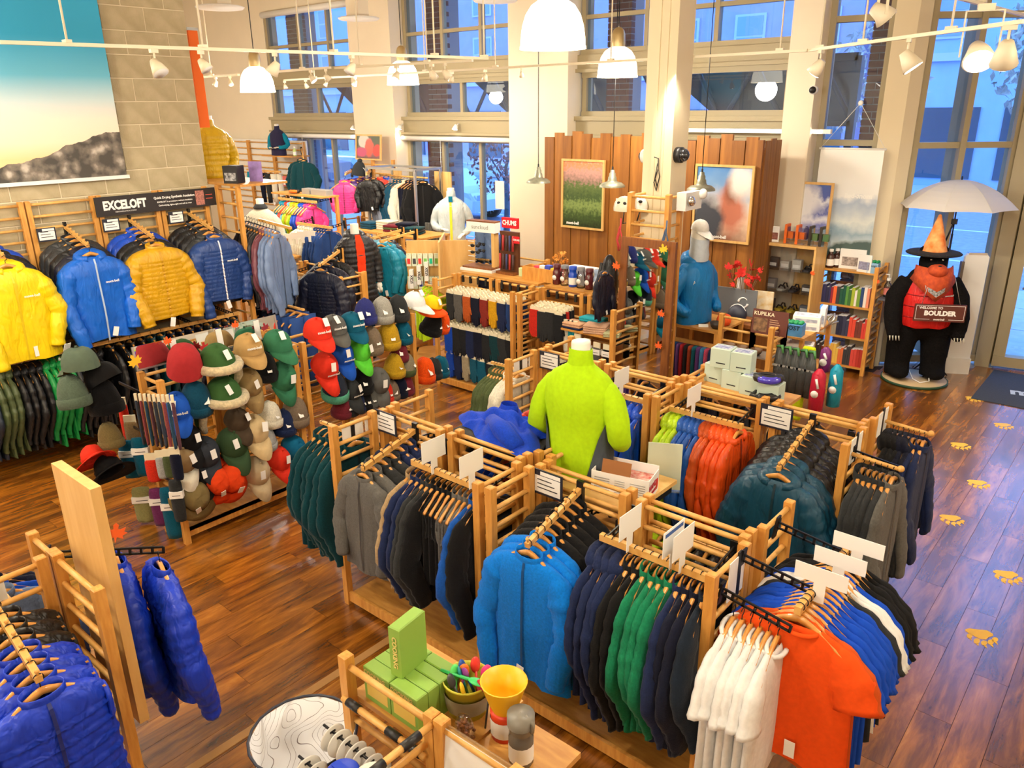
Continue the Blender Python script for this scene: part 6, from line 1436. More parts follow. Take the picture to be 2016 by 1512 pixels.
# mint boxes
M['mint'] = mat('mint_carton',(196,214,200),.5); S3 = thing('display_shelf', 'wooden shelf on the middle island under the mint boxes', 'shelf', (-2.15,5.06,1.24)); build(MB().box(-.42,.34,-.17,.22,-.024,0), 'board', 'ply', S3)
blue_pr = mat('goggle_print',(70,90,160),.5,noise=.5,nscale=40,c2=(230,232,236))
MB6 = [(1407,752,0,'leftmost of the lower row'),(1441,765,0,'second of the lower row'),(1477,778,0,'third of the lower row'),(1511,793,0,'rightmost, under the goggles'),(1418,722,1,'left one of the two on top'),(1457,731,1,'right one of the two on top')]
for k, (px, py, up, l) in enumerate(MB6):
    z = 1.24+.145*up; p = fl(px,py,z); tt = pbox((p.x,p.y+.04,z), (.15,.13,.143), M['mint'], 'mint green goggle box, '+l, -.12+.05*k, 'goggle_box', 'box', 'mint goggle boxes', lid=blue_pr)
    build(MB().box(-.0765,-.0755,-.02,.03,.06,.10), 'side_print', 'ink', tt); build(MB().box(-.03,.04,-.0665,-.0655,.03,.038), 'front_print', 'ink', tt)
def goggles(p, c, lab, rz):
    t = thing('ski_goggles', lab, 'goggles', p, rz, group='ski goggles'); build(MB().tube([(.075*math.cos(a),-.05*math.sin(a),.035) for a in [k*PI/10 for k in range(11)]], .032, 8), 'frame', 'black', t); build(MB().tube([(.065*math.cos(a),-.062*math.sin(a)-.012,.035) for a in [.35+k*(PI-.7)/10 for k in range(11)]], .026, 8), 'lens', c, t); build(MB().tube([(.075,0,.035),(.085,.06,.03),(0,.10,.03),(-.085,.06,.03),(-.075,0,.035)], .014, 6), 'strap', 'black', t)
p = fl(1503,752,1.39); goggles((p.x+.02,p.y+.03,1.384), mat('purple_lens',(70,60,190),.15,spec=.9), 'purple lens ski goggles on the right mint box', .5); goggles((fl(1490,770,1.3).x+.08,fl(1490,770,1.3).y-.02,1.26), 'black', 'black ski goggles lying between the mint boxes', 1.2)
row((-3.6,5.2,1.15),(-1.4,5.2,1.15), rep(('vest','purple',2),('vest','dnavy',3),('vest','charcoal',4)), PI/2, 'the window side of the middle rack', sc=.9)
hangbar(B3, loc(B3,(-3.75,5.2,1.15)), loc(B3,(-2.62,5.2,1.15)), backy=.05); hangbar(B4, loc(B4,(-2.45,5.2,1.15)), loc(B4,(-1.3,5.2,1.15)), backy=.05)
# ================================================================== TABLE AND GEAR RACK BEHIND ISLAND B
TB = thing('display_table', 'wooden table carrying the blue jacket mannequin', 'table', (-3.70,7.52,0)); build(MB().box(-.33,.31,-.30,.34,.975,1.0), 'table_top', 'ply', TB)
for x in (-.30,.28):
    for y in (-.27,.31): build(MB().box(x-.02,x+.02,y-.02,y+.02,0,.975), 'leg', 'pine', TB)
build(MB().box(-.3,.28,-.25,-.22,.80,.84), 'hang_bar', 'dowel', TB)
t, b = mannequin('mannequin in a blue rain jacket with cap and gaiter', (-3.80,7.46,1.0), math.radians(74), (10,124,200), 'nylon', 1.08, ('pocket','pocket'), collar='hood', hands=False)
build(MB().ell((0,-.005,.86),(.075,.095,.115),18,12), 'head', 'mann', t); build(MB().loft([[Vector((w*math.cos(2*PI*j/20),-.01+d*math.sin(2*PI*j/20),z+.02*math.sin(2*PI*j/20+.5))) for j in range(20)] for w, d, z in ((.092,.095,.63),(.098,.10,.68),(.084,.092,.74),(.082,.098,.79),(.079,.10,.84))], False, False), 'gaiter', fab((196,204,212),'cotton'), t)
d_ = hat_meshes('cap'); cp = obj('cap', d_['crown'], fab((226,222,214),'cotton'), t, (0,.0,.905), (0,.12,-PI/2)); cp.scale = (.95,.95,.95); obj('brim', d_['brim'], fab((240,238,232),'cotton'), cp)
text(b, 'A', .05, (-.13,-.10,.42), FZ, 'wink')
build(MB().lathe([(.15,.0),(.15,.008),(.0,.010)],24), 'stand_disc', 'black', t)
pk = thing('toy_pumpkin', 'small orange felt pumpkin on the table corner', 'pumpkin', ony(1427,632,7.45).to_tuple()); pk.location = (-3.47,7.50,1.0); mm = mat('orange_felt',(226,84,24),.8)
for k in range(8): a = k*PI/4; build(MB().ell((.035*math.cos(a),.035*math.sin(a),.06),(.045,.045,.06),10,8), 'lobe', mm, pk)
build(MB().tube([(0,0,.11),(.005,0,.14)], .008, 6), 'stem', mat('olive_stem',(110,110,40),.8), pk)
bwl = thing('bowl', 'dark brown bowl on the table edge', 'bowl', (-3.47,7.33,1.0)); build(MB().lathe([(.035,0),(.06,.03),(.068,.07),(.064,.07),(.055,.03),(.001,.008)],20,cap0=True), 'bowl_body', mat('dark_bowl',(52,42,36),.5), bwl)
rt = thing('price_ticket', 'small white price ticket beside the bowl', 'ticket', (-3.60,7.30,1.0), rz=.6); build(MB().box(-.05,.05,-.0015,.0015,0,.035), 'card', 'card', rt, rot=(-.6,0,0))
bcs = [('black',(40,40,44)),('white',(220,220,226)),('blue',(40,90,180)),('violet',(120,80,150)),('crimson',(200,50,60)),('black dotted',(50,46,50)),('brick',(190,80,50)),('teal',(40,120,140)),('purple',(110,70,140)),('sky blue',(70,140,190)),('rose',(200,80,110)),('navy',(40,50,90))]
for i, (nm, c) in enumerate(bcs): pack((-3.97+.047*i,7.24,.80), .16, .38, c, '%s bandana hanging under the table, %s from left' % (nm, ORD[i+1]), 0, 0, rz=PI/2, cat='bandana', name='bandana', group='bandanas under the table')
GR = thing('gear_rack', 'wooden ladder rack with bowls beside the brown sign', 'rack', (-3.0,7.05,0)); ladder(GR, -.34, .12, .0, .12, 1.22, step=.12); ladder(GR, .0, .12, .31, .12, 1.22, step=.12); ladder(GR, .31, -.2, .31, .12, 1.25, step=.12); build(MB().box(-.30,.28,-.12,.10,.90,.915), 'metal_shelf', 'steel', GR); build(MB().box(-.34,.31,-.2,.1,.05,.08), 'base_board', 'ply', GR)
for k, x in enumerate((-3.16,-3.03,-2.88)):
    b_ = thing('wooden_bowl', 'brown camp bowl on the metal shelf, %s from left' % ORD[k+1], 'bowl', (x,7.0,.915), group='camp bowls'); build(MB().lathe([(.03,0),(.05,.02),(.058,.055),(.054,.055),(.045,.02),(.001,.006)],18,cap0=True), 'bowl_body', mat('brown_bowl',(104,74,46),.5), b_)
for i in range(9):
    x = -3.28+.07*i; c = [(150,104,60),(96,70,44),(60,50,40)][i % 3]
    cpk = pack((x,6.93,.74-.12*(i % 2)), .055, .15, c, 'brown wooden cup pack, %s from left under the bowls' % ORD[i+1], 0, 1, cat='cup pack', name='cup_pack', group='cup packs on the gear rack')
ks = thing('brown_sign', 'brown upright sign reading KUPILKA above the bowls', 'sign', (-2.77,6.97,1.14), rot=(-.12,0,.05)); build(MB().box(-.17,.17,-.004,.004,0,.23), 'panel', mat('maroon_brown_print',(96,46,34),.5), ks); text(ks, 'KUPILKA', .05, (-.06,-.005,.19), FZ, 'cream_card', bold=.001); build(MB().box(-.15,-.02,-.0055,-.004,.02,.15), 'photo', mat('bowls_photo',(70,50,36),.5,noise=.6,nscale=25,c2=(160,120,80)), ks)
mb = MB()
for k in range(6): mb.box(.0,.10-.012*(k % 3),-.0055,-.004,.04+.02*k,.046+.02*k)
build(mb, 'print', mat('tan_print',(196,160,130),.6), ks)
BSF = thing('boxed_goods_shelf', 'wooden shelf stacked with boxed shoes and drinks', 'shelf', (-2.72,7.75,0)); build(MB().box(-.16,.16,-.40,.42,1.03,1.05), 'board', 'ply', BSF); 
for y in (-.36,.38): build(MB().box(-.15,-.11,y-.02,y+.02,0,1.03).box(.11,.15,y-.02,y+.02,0,1.03), 'post', 'pine', BSF)
build(MB().box(-.16,.16,-.4,.42,.60,.62), 'lower_board', 'ply', BSF)
for k, (y, z) in enumerate([(7.72,1.05),(7.72,1.125),(7.60,.62),(7.60,.70),(7.60,.78),(7.60,.86)]): pbox((-2.68,y,z), (.26,.17,.074), M['card'], 'white crampon carton, %s in the stacks by the bookshelf' % ORD[k+1], .25, 'gear_carton', 'box', 'white crampon cartons', lid=mat('grey_photo',(130,136,160),.5,noise=.6,nscale=18,c2=(220,220,226)), side=mat('grey_photo',(130,136,160),.5))
pbox((-2.60,7.95,1.05), (.05,.16,.20), M['card'], 'upright white carton with a shoe picture', .2, 'gear_carton', 'box', 'white crampon cartons', side=mat('grey_photo',(130,136,160),.5))
t = pbox((-2.72,7.42,1.05), (.24,.13,.12), mat('sky_box2',(90,150,200),.5,noise=.3,nscale=10,c2=(60,120,180)), 'blue display box reading BOOST with green lidded drinks', .1, 'drink_box', 'box', txt='BOOST', tsize=.06)
for k in range(10): build(MB().ell((-.09+.045*(k % 5),-.03+.05*(k//5),.13),(.027,.027,.02),8,5), 'green_lid', mat('green_lid',(20,140,80),.4), t)
hm = thing('tool_bundle', 'gray crampon hanging beside the cartons', 'crampon', (-2.52,7.9,1.08)); build(MB().tube([(0,0,0),(.04,.02,.06),(.02,.08,.1),(-.03,.06,.04),(0,.02,.0),(.06,.1,.02)], .012, 6), 'crampon_frame', 'steel', hm)
# bundled poles and gaiters on the end
for k in range(5):
    t = thing('snow_gaiter', 'green tipped gray gaiter, %s from left on the rack end' % ORD[k+1], 'gaiter', (-2.62+.075*k,6.92,1.08), group='gaiters at the gear rack'); build(MB().tube([(-.03,0,-.02),(.03,-.03,.0),(.05,-.05,-.06)], [.012,.016,.012], 6), 'green_tip', mat('leaf_green',(70,130,70),.5), t); build(MB().tube([(0,0,0),(.01,-.01,-.2),(.0,0,-.46)], [.03,.055,.04], 8, flat=.5), 'sleeve', fab((74,78,78),'nylon'), t); build(MB().box(-.045,.05,-.035,-.03,-.2,-.18), 'strap', mat('grey_strap',(150,150,146),.6), t)
for k, (c, x, z, l) in enumerate([((206,220,20),-2.36,1.10,'lime'),((206,220,20),-2.42,.62,'low lime')]): pack((x,6.95,z), .12, .25, c, '%s rain cover hanging by the gaiters' % l, 0, 0, cat='rain cover', name='rain_cover')
def cyl_pack(p, c, lab, h=.30, r=.055):
    t = thing('dry_bag', lab, 'bag', p, group='rolled dry bags'); build(MB().lathe([(.01,0),(r,.02),(r*1.05,h*.5),(r*.95,h*.85),(r*.4,h*.97),(.01,h)],14), 'bag_body', fab(c,'nylon'), t); build(MB().tube([(0,-r*1.05,h*.8),(.03,-r*1.3,h*.6)], .012, 6), 'security_tag', 'sec', t); build(MB().tube([(0,-r*1.06,h*.45),(0,-r*1.12,h*.45)], .035, 12), 'round_label', 'card', t)
cyl_pack((-2.22,6.88,.52), (200,30,60), 'crimson dry bag hanging at the rack corner', .42, .065); cyl_pack((-2.10,6.98,.56), (10,150,180), 'turquoise dry bag hanging at the rack corner', .42, .06); cyl_pack((-2.24,7.05,.85), (120,40,110), 'magenta dry bag behind the crimson one', .25, .05)
# counter items
CT = thing('sales_counter', 'long wooden sales counter in front of the board wall', 'counter', (-5.6,8.2,0)); build(MB().box(-1.35,2.3,-.3,.3,0,.90), 'cabinet_body', 'board2', CT); build(MB().box(-1.4,2.35,-.34,.34,.90,.94), 'counter_top', 'walnut', CT)
ls = thing('lantern_sign', 'gray board sign with a white swirl logo behind the pumpkin', 'sign', (-3.74,8.22,.94), rz=.05); build(MB().box(-.30,.30,-.01,.01,0,.30), 'panel', mat('grey_board',(112,116,120),.6), ls)
build(MB().tube([(.15+.055*math.cos(a),-.012,.15+.055*math.sin(a)) for a in [.6+k*.22 for k in range(12)]], [.004+.0008*k for k in range(12)], 6).tube([(.15+.055*math.cos(a),-.012,.15+.055*math.sin(a)) for a in [3.7+k*.22 for k in range(12)]], [.004+.0008*k for k in range(12)], 6), 'logo', 'wink', ls)
lt = thing('camp_lantern', 'dark mesh camp lamp behind the pumpkin', 'lantern', (-3.55,8.0,.94)); build(MB().ell((0,0,.07),(.11,.09,.10),16,8), 'mesh_dome', mat('dark_mesh',(40,44,60),.5), lt); build(MB().tube([(.1*math.cos(a),0,.07+.11*math.sin(a)) for a in [k*PI/8 for k in range(9)]], .006, 6), 'rim', 'wink', lt)
def bouquet(p, c, lab, n, r, h, leafs=.07, vase=True):
    t = thing('leaf_bouquet', lab, 'bouquet', p); rnd = random.Random(n); mb = MB(); stm = MB()
    for k in range(n):
        a = rnd.uniform(0,6.28); q = Vector((r*rnd.random()**.5*math.cos(a), r*rnd.random()**.5*math.sin(a), h*rnd.uniform(.55,1))); mm = Euler((rnd.uniform(0,6),rnd.uniform(0,6),rnd.uniform(0,6))).to_matrix().to_4x4(); s = leafs*rnd.uniform(.7,1.1)
        mb.prism(LEAF, -.01, .01, Matrix.Translation(q) @ mm @ Matrix.Scale(s,4))
        stm.tube([(0,0,.02),(q.x*.5,q.y*.5,q.z*.6),tuple(q)], .003, 4)
    o = build(mb, 'leaves', c, t); o['kind'] = 'stuff'; build(stm, 'stems', mat('twig',(110,80,50),.8), t)
    if vase: build(MB().lathe([(.04,0),(.05,.08),(.035,.14),(.04,.15)],14,cap0=True), 'vase', 'bottle_clear', t)
bouquet((-3.62,8.30,.94), mat('maple_red',(224,44,36),.6), 'bunch of red maple leaves behind the blue mannequin', 26, .22, .58, .11); bouquet((-6.10,8.1,.94), mat('amber_leaf',(226,150,60),.7), 'bunch of amber leaves on the counter', 40, .12, .46, .07)
wr = bottle((ony(1460,540,8.6).x,8.6,.94), .045, .36, 'white', 'black', 'tall white paper roll on the counter', 'paper_roll', 'roll', None, neck=.9, caph=.03)
pbox((-3.45,8.45,.94), (.22,.02,.26), mat('magazine',(226,220,200),.6,noise=.3,nscale=14,c2=(210,170,90)), 'pale guide brochure stand behind the red leaves', .1, 'brochure_stand', 'brochure')
pn = pbox((-6.3,7.95,.94), (.14,.01,.22), M['card'], 'white notice sheet in a stand on the counter', .1, 'notice_stand', 'notice', side=mat('grey_print',(170,170,168),.6))
# ---- goods on top of the glove racks (shelf z = 1.325)
ss = thing('sunglasses_stand', 'revolving sunglasses stand reading suncloud', 'display stand', (-6.42,6.98,1.325), rz=.1); build(MB().box(-.24,.24,-.16,.16,0,.03), 'base_plate', 'white', ss); build(MB().box(-.22,.22,-.14,.14,.03,.05), 'base_top', 'walnut', ss); build(MB().box(-.10,.16,-.03,.03,.05,.46), 'mirror_panel', 'mirror', ss); build(MB().box(.16,.20,-.05,.05,.05,.46), 'wood_side', 'maple', ss); build(MB().box(-.20,.22,-.06,.06,.46,.58), 'header', 'card', ss); build(MB().box(-.20,.22,-.06,.06,.58,.595), 'header_cap', 'walnut', ss); text(ss, 'suncloud', .07, (.0,-.062,.52), FZ, mat('grey_ink',(130,140,120),.5))
for k in range(6): build(MB().tube([(-.19,-.05,.1+.06*k),(-.10,-.05,.1+.06*k)], .005, 5), 'peg', 'white', ss)
for k, z in enumerate((.30,.22)):
    sg_ = thing('sunglasses', 'dark sunglasses on the stand, %s pair' % ['upper','lower'][k], 'sunglasses', (-6.46,6.88,1.325+z), rz=.3, group='sunglasses'); build(MB().ell((-.035,0,0),(.03,.006,.02)), 'lens', 'black', sg_); build(MB().ell((.035,0,0),(.03,.006,.02)), 'lens', 'black', sg_); build(MB().tube([(-.07,0,.008),(0,-.004,.01),(.07,0,.008),(.07,.1,.0)], .004, 5), 'frame', 'black', sg_)
cs = thing('strap_stand', 'brown strap stand hung with striped glasses straps', 'display stand', (-6.0,6.98,1.325)); build(MB().box(-.14,.14,-.09,.09,0,.03), 'base_plate', 'walnut', cs); build(MB().box(-.13,.15,-.02,.02,.03,.50), 'back_panel', mat('dark_walnut',(92,52,26),.5), cs)
for i in range(5):
    for j in range(2): build(MB().tube([(-.10+.05*i,-.05,.46-.22*j),(-.10+.05*i,-.055,.28-.22*j)], .014, 6), 'strap', mat(['strap_blue','strap_red','strap_dark'][(i+j) % 3],[(60,66,110),(180,50,50),(70,50,50)][(i+j) % 3],.7), cs)
build(MB().box(-.10,.14,-.018,.018,.54,.66), 'header_sign', mat('chums_red',(214,30,40),.4), cs); text(cs, 'CHUMS', .075, (.02,-.02,.60), FZ, 'wink', bold=.003, sx=.85); build(MB().box(.12,.20,-.06,-.05,.38,.46), 'small_sign', mat('chums_red',(214,30,40),.4), cs); text(cs, 'CHUMS', .03, (.16,-.062,.42), FZ, 'wink', bold=.001)
wb = thing('wooden_box', 'open pine box of small packets on the glove rack', 'box', (-5.45,6.92,1.325)); 
for nm, b in [('front_panel',(-.24,.24,-.08,-.068,0,.15)),('back_panel',(-.24,.24,.068,.08,0,.15)),('side_panel',(-.24,-.228,-.068,.068,0,.15)),('side_panel',(.228,.24,-.068,.068,0,.15)),('bottom_panel',(-.228,.228,-.068,.068,0,.01))]: build(MB().box(*b), nm, 'pine', wb)
for k, (c, l) in enumerate([((220,60,90),'pink'),((240,236,230),'white'),((60,80,190),'blue'),((250,210,60),'yellow'),((220,60,60),'red')]): pbox((-5.52+.08*k,6.92,1.335), (.07,.06,.15+.012*(k % 3)), mat('packet_%d_%d_%d' % c, c, .5), '%s packet standing in the pine box' % l, 0, 'packet', 'packet', 'packets in the pine box')
for k, x in enumerate((-5.79,-5.73)): pbox((x,6.95,1.325), (.05,.04,.10), mat('lime_pack',(206,226,170),.5), 'pale green packet behind the pine box, %s one' % ['left','right'][k], 0, 'packet', 'packet', 'pale green packets')
WB = [(-5.20,'maroon bottle at the left end',(88,24,28),0),(-5.09,'first clear bottle',None,0),(-4.98,'blue bottle with white label',(10,70,190),1),(-4.87,'second clear bottle',None,0),(-4.76,'maroon bottle in the middle',(88,24,28),0),(-4.65,'third clear bottle',(150,170,200),0),(-4.54,'black bottle',(40,42,46),1),(-4.44,'clear bottle at the right end',None,0)]
for x, l, c, lb in WB:
    o = bottle((x,6.86,1.325), .048, .19, mat('flask_%d_%d_%d' % c, c, .2, spec=.7) if c else M['bottle_clear'], mat('cap_grey',(120,120,124),.4) if not c else mat('flaskcap_%d_%d_%d' % c, c, .4), 'water '+l+' on the glove rack shelf', 'water_bottle', 'bottle', 'card' if lb else None, 'water bottles', .8, .035)
    if not lb: build(MB().tube([(0,-.0485,.08),(0,-.0505,.08)], .028, 14), 'round_logo', 'wink', o)
pbox((-4.95,7.02,1.325), (.34,.12,.20), M['card'], 'pale carton behind the water bottles', 0, 'carton', 'box')
# ---- cross shaped maple display with phone grips
PD = thing('cross_display', 'maple cross panel display hung with small packs', 'display stand', (-7.28,7.12,0), rz=.70); build(MB().box(-.46,.46,-.011,.011,.35,1.58), 'panel', 'maple', PD); build(MB().box(-.011,.011,-.42,-.011,.35,1.62), 'panel', 'maple', PD); build(MB().box(-.011,.011,.011,.42,.35,1.62), 'panel', 'maple', PD); build(MB().box(-.4,.4,-.35,.35,0,.05).box(-.02,.02,-.02,.02,.05,.35), 'plinth', 'ply', PD)
PDM = Matrix.Translation((-7.28,7.12,0)) @ Matrix.Rotation(.70,4,'Z')
dots = [(226,50,50),(60,60,64),(226,60,50),(120,196,90),(20,190,150),(120,170,60)]
for r, z in enumerate((1.42,1.12,.85,.62)):
    for k in range(6):
        c = dots[(k+r) % 6] if r in (0,2) else [(236,236,230),(236,236,230),(40,60,150),(236,140,40),(200,190,180),(236,236,230)][k]
        t = thing('hang_pack', '%s green edged pack, %s from left in %s row of the cross display' % (['small','narrow','plain','low'][r], ORD[k+1], ['the top','the second','the third','the lowest'][r]), 'package', tuple(PDM @ Vector((-.43+.072*k,-.06,z))), rz=.70, group='packs on the cross display')
        build(MB().box(-.03,.03,-.018,.018,-.16,.0), 'card', mat('mint_card',(224,234,206),.6), t); build(MB().box(-.02,.02,-.021,-.018,-.13,-.06), 'product', mat('dot_%d_%d_%d' % c, c, .5), t); build(MB().tube([(0,.04,-.005),(0,-.02,-.005)], .004, 5), 'hook', 'steel', t)
for k in range(3): 
    t = thing('slim_box', 'white slim box reading stax, %s from left' % ORD[k+1], 'box', tuple(PDM @ Vector((-.40+.10*k,-.10,.98+.05*k))), rz=.70, group='stax boxes'); build(MB().box(-.025,.025,-.05,.05,0,.24), 'carton', 'card', t); text(t, 'stax', .07, (.0,-.052,.12), (PI/2,-PI/2,0), 'ink', bold=.001)
# ================================================================== FOREGROUND RACK WITH THE BLUE DOWN VESTS (lower left corner)
D1 = thing('display_rack', 'wooden ladder rack with blue down vests in the near corner', 'rack', (-3.3,.96,0), group='wooden ladder racks')
ladder(D1, -.20, 0, .22, 0, 1.36, step=.115); ladder(D1, -.22, -.68, -.22, -.06, 1.36, step=.115); ladder(D1, -.48, 0, -.24, 0, 1.36, step=.115); build(MB().box(-.2,.2,-.66,-.03,.05,.08), 'base_board', 'ply', D1)
peg_arm(D1, (-.2,-.28,1.30), (.38,-.31,1.20), 7)
row((-3.42,.68,1.285),(-2.93,.65,1.20), rep(('gridvest','black',3),('gridvest','royalV',4)), PI/2, 'the peg arm of the near corner rack', 'the ladder', 'm', sc=.95, jit=.03)
mp = thing('mirror_board', 'tall maple board standing on the near corner rack', 'board', (-3.36,1.06,.55)); build(MB().box(-.20,.20,-.022,.022,0,1.20), 'panel', 'maple', mp)
leaf((-3.16,1.10,1.52), .09, 'orange', (PI/2,.2,1.2), 'orange maple leaf behind the maple board')
row((-3.62,1.24,1.22),(-3.42,1.36,1.20), [('gridpuffer','royalV'),('gridpuffer','royalV')], math.radians(168), 'the arm behind the maple board', 'the board', 'm', sc=.98); bracket(D1, (-.40,.03,1.27), (-.10,.42,1.23))
row((-3.95,.75,1.22),(-3.75,.75,1.22), rep(('fleece','dnavy',2),('fleece','royal',1),('fleece','slate',1)), PI/2, 'the outer side of the corner rack', sc=.95); build(MB().box(-.72,-.22,-.222,-.198,1.20,1.22), 'hang_bar', 'dowel', D1)
ladder_card((-3.525,.62,1.27), PI/2, 'blank white card on the near corner rack', .26, .09)
# ================================================================== FOREGROUND RACK WITH CAMP KITCHEN GOODS (bottom centre)
E1 = thing('display_rack', 'wooden rack of camp kitchen goods at the lower edge', 'rack', (-1.88,1.47,0), group='wooden ladder racks')
EH = 1.20
post(E1, -.25, 0, EH); post(E1, .23, 0, EH); post(E1, .28, 0, EH)
rung(E1, (-.25,0,EH-.05), (.23,0,EH-.05)); rung(E1, (-.25,-.0,EH-.30), (.23,-.0,EH-.30)); rung(E1, (-.23,-.045,EH-.17), (.23,-.045,EH-.17))
for x in (-.20,.03,.14): build(MB().tube([(x,-.045,EH-.17),(x+.07,-.045,EH-.17)], .017, 10), 'sleeve_clip', 'black', E1)
rung(E1, (.25,-.02,EH-.03), (.25,-.45,EH-.03)); rung(E1, (.22,-.03,EH-.13), (.22,-.45,EH-.13)); rung(E1, (.28,0,EH-.04), (.60,0,EH-.04)); post(E1, .62, 0, EH); 
for y in (-.08,-.24): build(MB().tube([(.25,y,EH-.03),(.25,y-.08,EH-.03)], .017, 10), 'sleeve_clip', 'black', E1)
for z in (.25,.45,.65): rung(E1, (-.25,0,z), (.23,0,z)); rung(E1, (.28,0,z), (.62,0,z))
build(MB().box(-.26,.30,.02,.42,.975,1.0), 'back_shelf', 'ply', E1); build(MB().box(.30,.62,.02,.36,.965,.99), 'side_shelf', 'ply', E1); build(MB().box(-.26,.62,.0,.42,.05,.08), 'base_board', 'ply', E1)
green = mat('green_carton',(140,180,76),.5); yel = mat('yellow_print',(232,200,96),.5)
k = 0
for r in range(4):
    for c in range(2):
        k += 1; t = pbox((-2.00+.155*c,1.535+.058*r,1.0), (.15,.055,.155), green, 'green cooking kit box, row %s, %s box' % (ORD[r+1], ['left','right'][c]), 0, 'cooking_kit_box', 'box', 'green cooking kit boxes', side=yel if r == 0 else None)
        if r == 0: text(t, 'COOKING', .026, (-.01,-.029,.13), FZ, 'yellow_card', bold=.0008)
t = pbox((-1.93,1.62,1.156), (.055,.15,.22), green, 'green cooking kit box standing upright on the others', .12, 'cooking_kit_box', 'box'); build(MB().box(-.0285,-.0275,-.065,.065,.02,.19), 'yellow_side', yel, t); text(t, 'COOKING', .03, (.0,-.077,.11), (PI/2,PI/2,0), 'yellow_card', bold=.0008)
bk = thing('yellow_bucket', 'yellow rimmed cup full of colourful spoons', 'bucket', (-1.72,1.72,1.0)); build(MB().lathe([(.075,0),(.09,.14),(.094,.14),(.095,.15),(.09,.15),(.085,.13),(.07,.02),(.001,.01)],26,cap0=True), 'cup', mat('cup_stripe',(206,200,60),.5), bk); build(MB().lathe([(.084,.03),(.091,.10)],26), 'grey_band', mat('grey_cup',(150,146,128),.6), bk)
sc6 = [(60,200,110),(240,60,140),(226,60,50),(30,80,170),(20,140,150),(160,70,160),(236,120,40),(90,220,110),(60,60,64),(240,200,40),(200,40,80)]
for i, c in enumerate(sc6):
    a = i*.62; q = (-1.72+.045*math.cos(a),1.72+.045*math.sin(a),1.06)
    o = thing('camp_spoon', '%s camp spoon in the yellow cup' % ['mint','pink','red','blue','teal','purple','orange','light green','charcoal','yellow','raspberry'][i], 'spoon', q, group='camp spoons', rot=(.35*math.sin(a)*-1,.35*math.cos(a),a)); m = mat('spoon_%d_%d_%d' % c, c, .35); build(MB().tube([(0,0,-.04),(0,0,.08)], .006, 6), 'handle', m, o); build(MB().ell((0,0,.105),(.022,.008,.032),10,8), 'spoon_bowl', m, o)
so = thing('camp_spoon', 'long mint spoon lying across the yellow cup', 'spoon', (-1.72,1.70,1.155), rz=.2, group='camp spoons'); m = mat('spoon_60_200_110',(60,200,110),.35); build(MB().tube([(-.10,0,0),(.03,0,.008)], .007, 6), 'handle', m, so); build(MB().ell((.065,0,.01),(.04,.02,.008)), 'spoon_bowl', m, so)
cl = thing('folding_strainer', 'yellow mesh strainer standing on a red cup', 'strainer', (-1.53,1.72,.99)); build(MB().lathe([(.045,.12),(.06,.16),(.085,.24),(.088,.245),(.083,.245),(.055,.165),(.04,.125),(.001,.12)],24), 'cone', mat('amber_mesh',(246,190,30),.4), cl); build(MB().lathe([(.05,0),(.052,.10),(.054,.12),(.001,.121)],20,cap0=True), 'red_cup', mat('tomato_plastic',(226,66,30),.4), cl); build(MB().lathe([(.0525,.02),(.0535,.09)],20), 'label', 'card', cl)
for s in (-1,1): build(MB().tube([(s*.05,-.03,.15),(s*.062,-.04,.02)], .004, 5), 'leg', 'black', cl)
gb = bottle((-1.40,1.66,.99), .045, .17, mat('grey_flask',(96,92,84),.25,spec=.7), mat('cap_grey2',(126,122,112),.4), 'gray wide mouth water bottle with loop cap', 'water_bottle', 'bottle', 'card', None, .95, .045); build(MB().tube([(.02,0,.215),(.055,0,.20),(.05,0,.16)], .008, 6), 'loop', mat('cap_grey2',(126,122,112),.4), gb)
nt = thing('nut_bag', 'clear bag of nuts beside the strainer', 'bag', (-1.62,1.60,.99)); build(MB().ell((0,0,.06),(.045,.03,.065),12,8), 'bag_film', 'clear', nt)
mb = MB(); r7 = random.Random(2)
for i in range(40): mb.ell((r7.uniform(-.03,.03),r7.uniform(-.02,.02),.02+r7.random()*.07),(.009,.007,.006),6,4)
o = build(mb, 'nuts', mat('hazelnut',(150,96,60),.6), nt); o['kind'] = 'stuff'
asn = thing('acrylic_sign', 'clear acrylic sign holder with a white sheet on the rack', 'sign', (-1.42,1.455,.99), rz=0.0, rot=(-.1,0,.02)); build(MB().box(-.17,.17,-.004,.004,0,.20), 'acrylic', 'clear', asn); build(MB().box(-.16,.16,-.0055,-.0045,.01,.185), 'sheet', 'card', asn)
# round lids on two rods
lid = lambda: MB().lathe([(.001,-.004),(.05,-.003),(.056,0),(.05,.003),(.001,.004)],20,m=Matrix.Rotation(PI/2,4,'Y')).mesh('plastic_lid')
M['lid'] = mat('frosted_lid',(226,222,212),.4)
n_ = 0
for rr, (y, z) in enumerate(((1.32,.98),(1.20,.92))):
    build(MB().tube([(-.22,y-1.47,z-.0),(.22,y-1.47,z)], .006, 6), 'lid_rod', 'black', E1)
    for i in range(9):
        o = obj('plastic_lid', cached('lid', lid), 'lid', None, (-2.05+.045*i,y,z-.03), (0,random.uniform(-.1,.1),random.uniform(-.1,.1))); tag(o, 'frosted round plastic lid, %s from left on the %s rod' % (ORD[i+1], ['rear','front'][rr]), 'lid', 'frosted lids on rods')
        obj('clip_tab', cached('tab', lambda: MB().box(-.006,.006,-.012,.012,.028,.036).mesh('clip_tab')), 'black', o)
lb = thing('paper_lantern', 'folded pale lantern shade printed with map contours', 'lantern', (-2.22,1.30,.62))
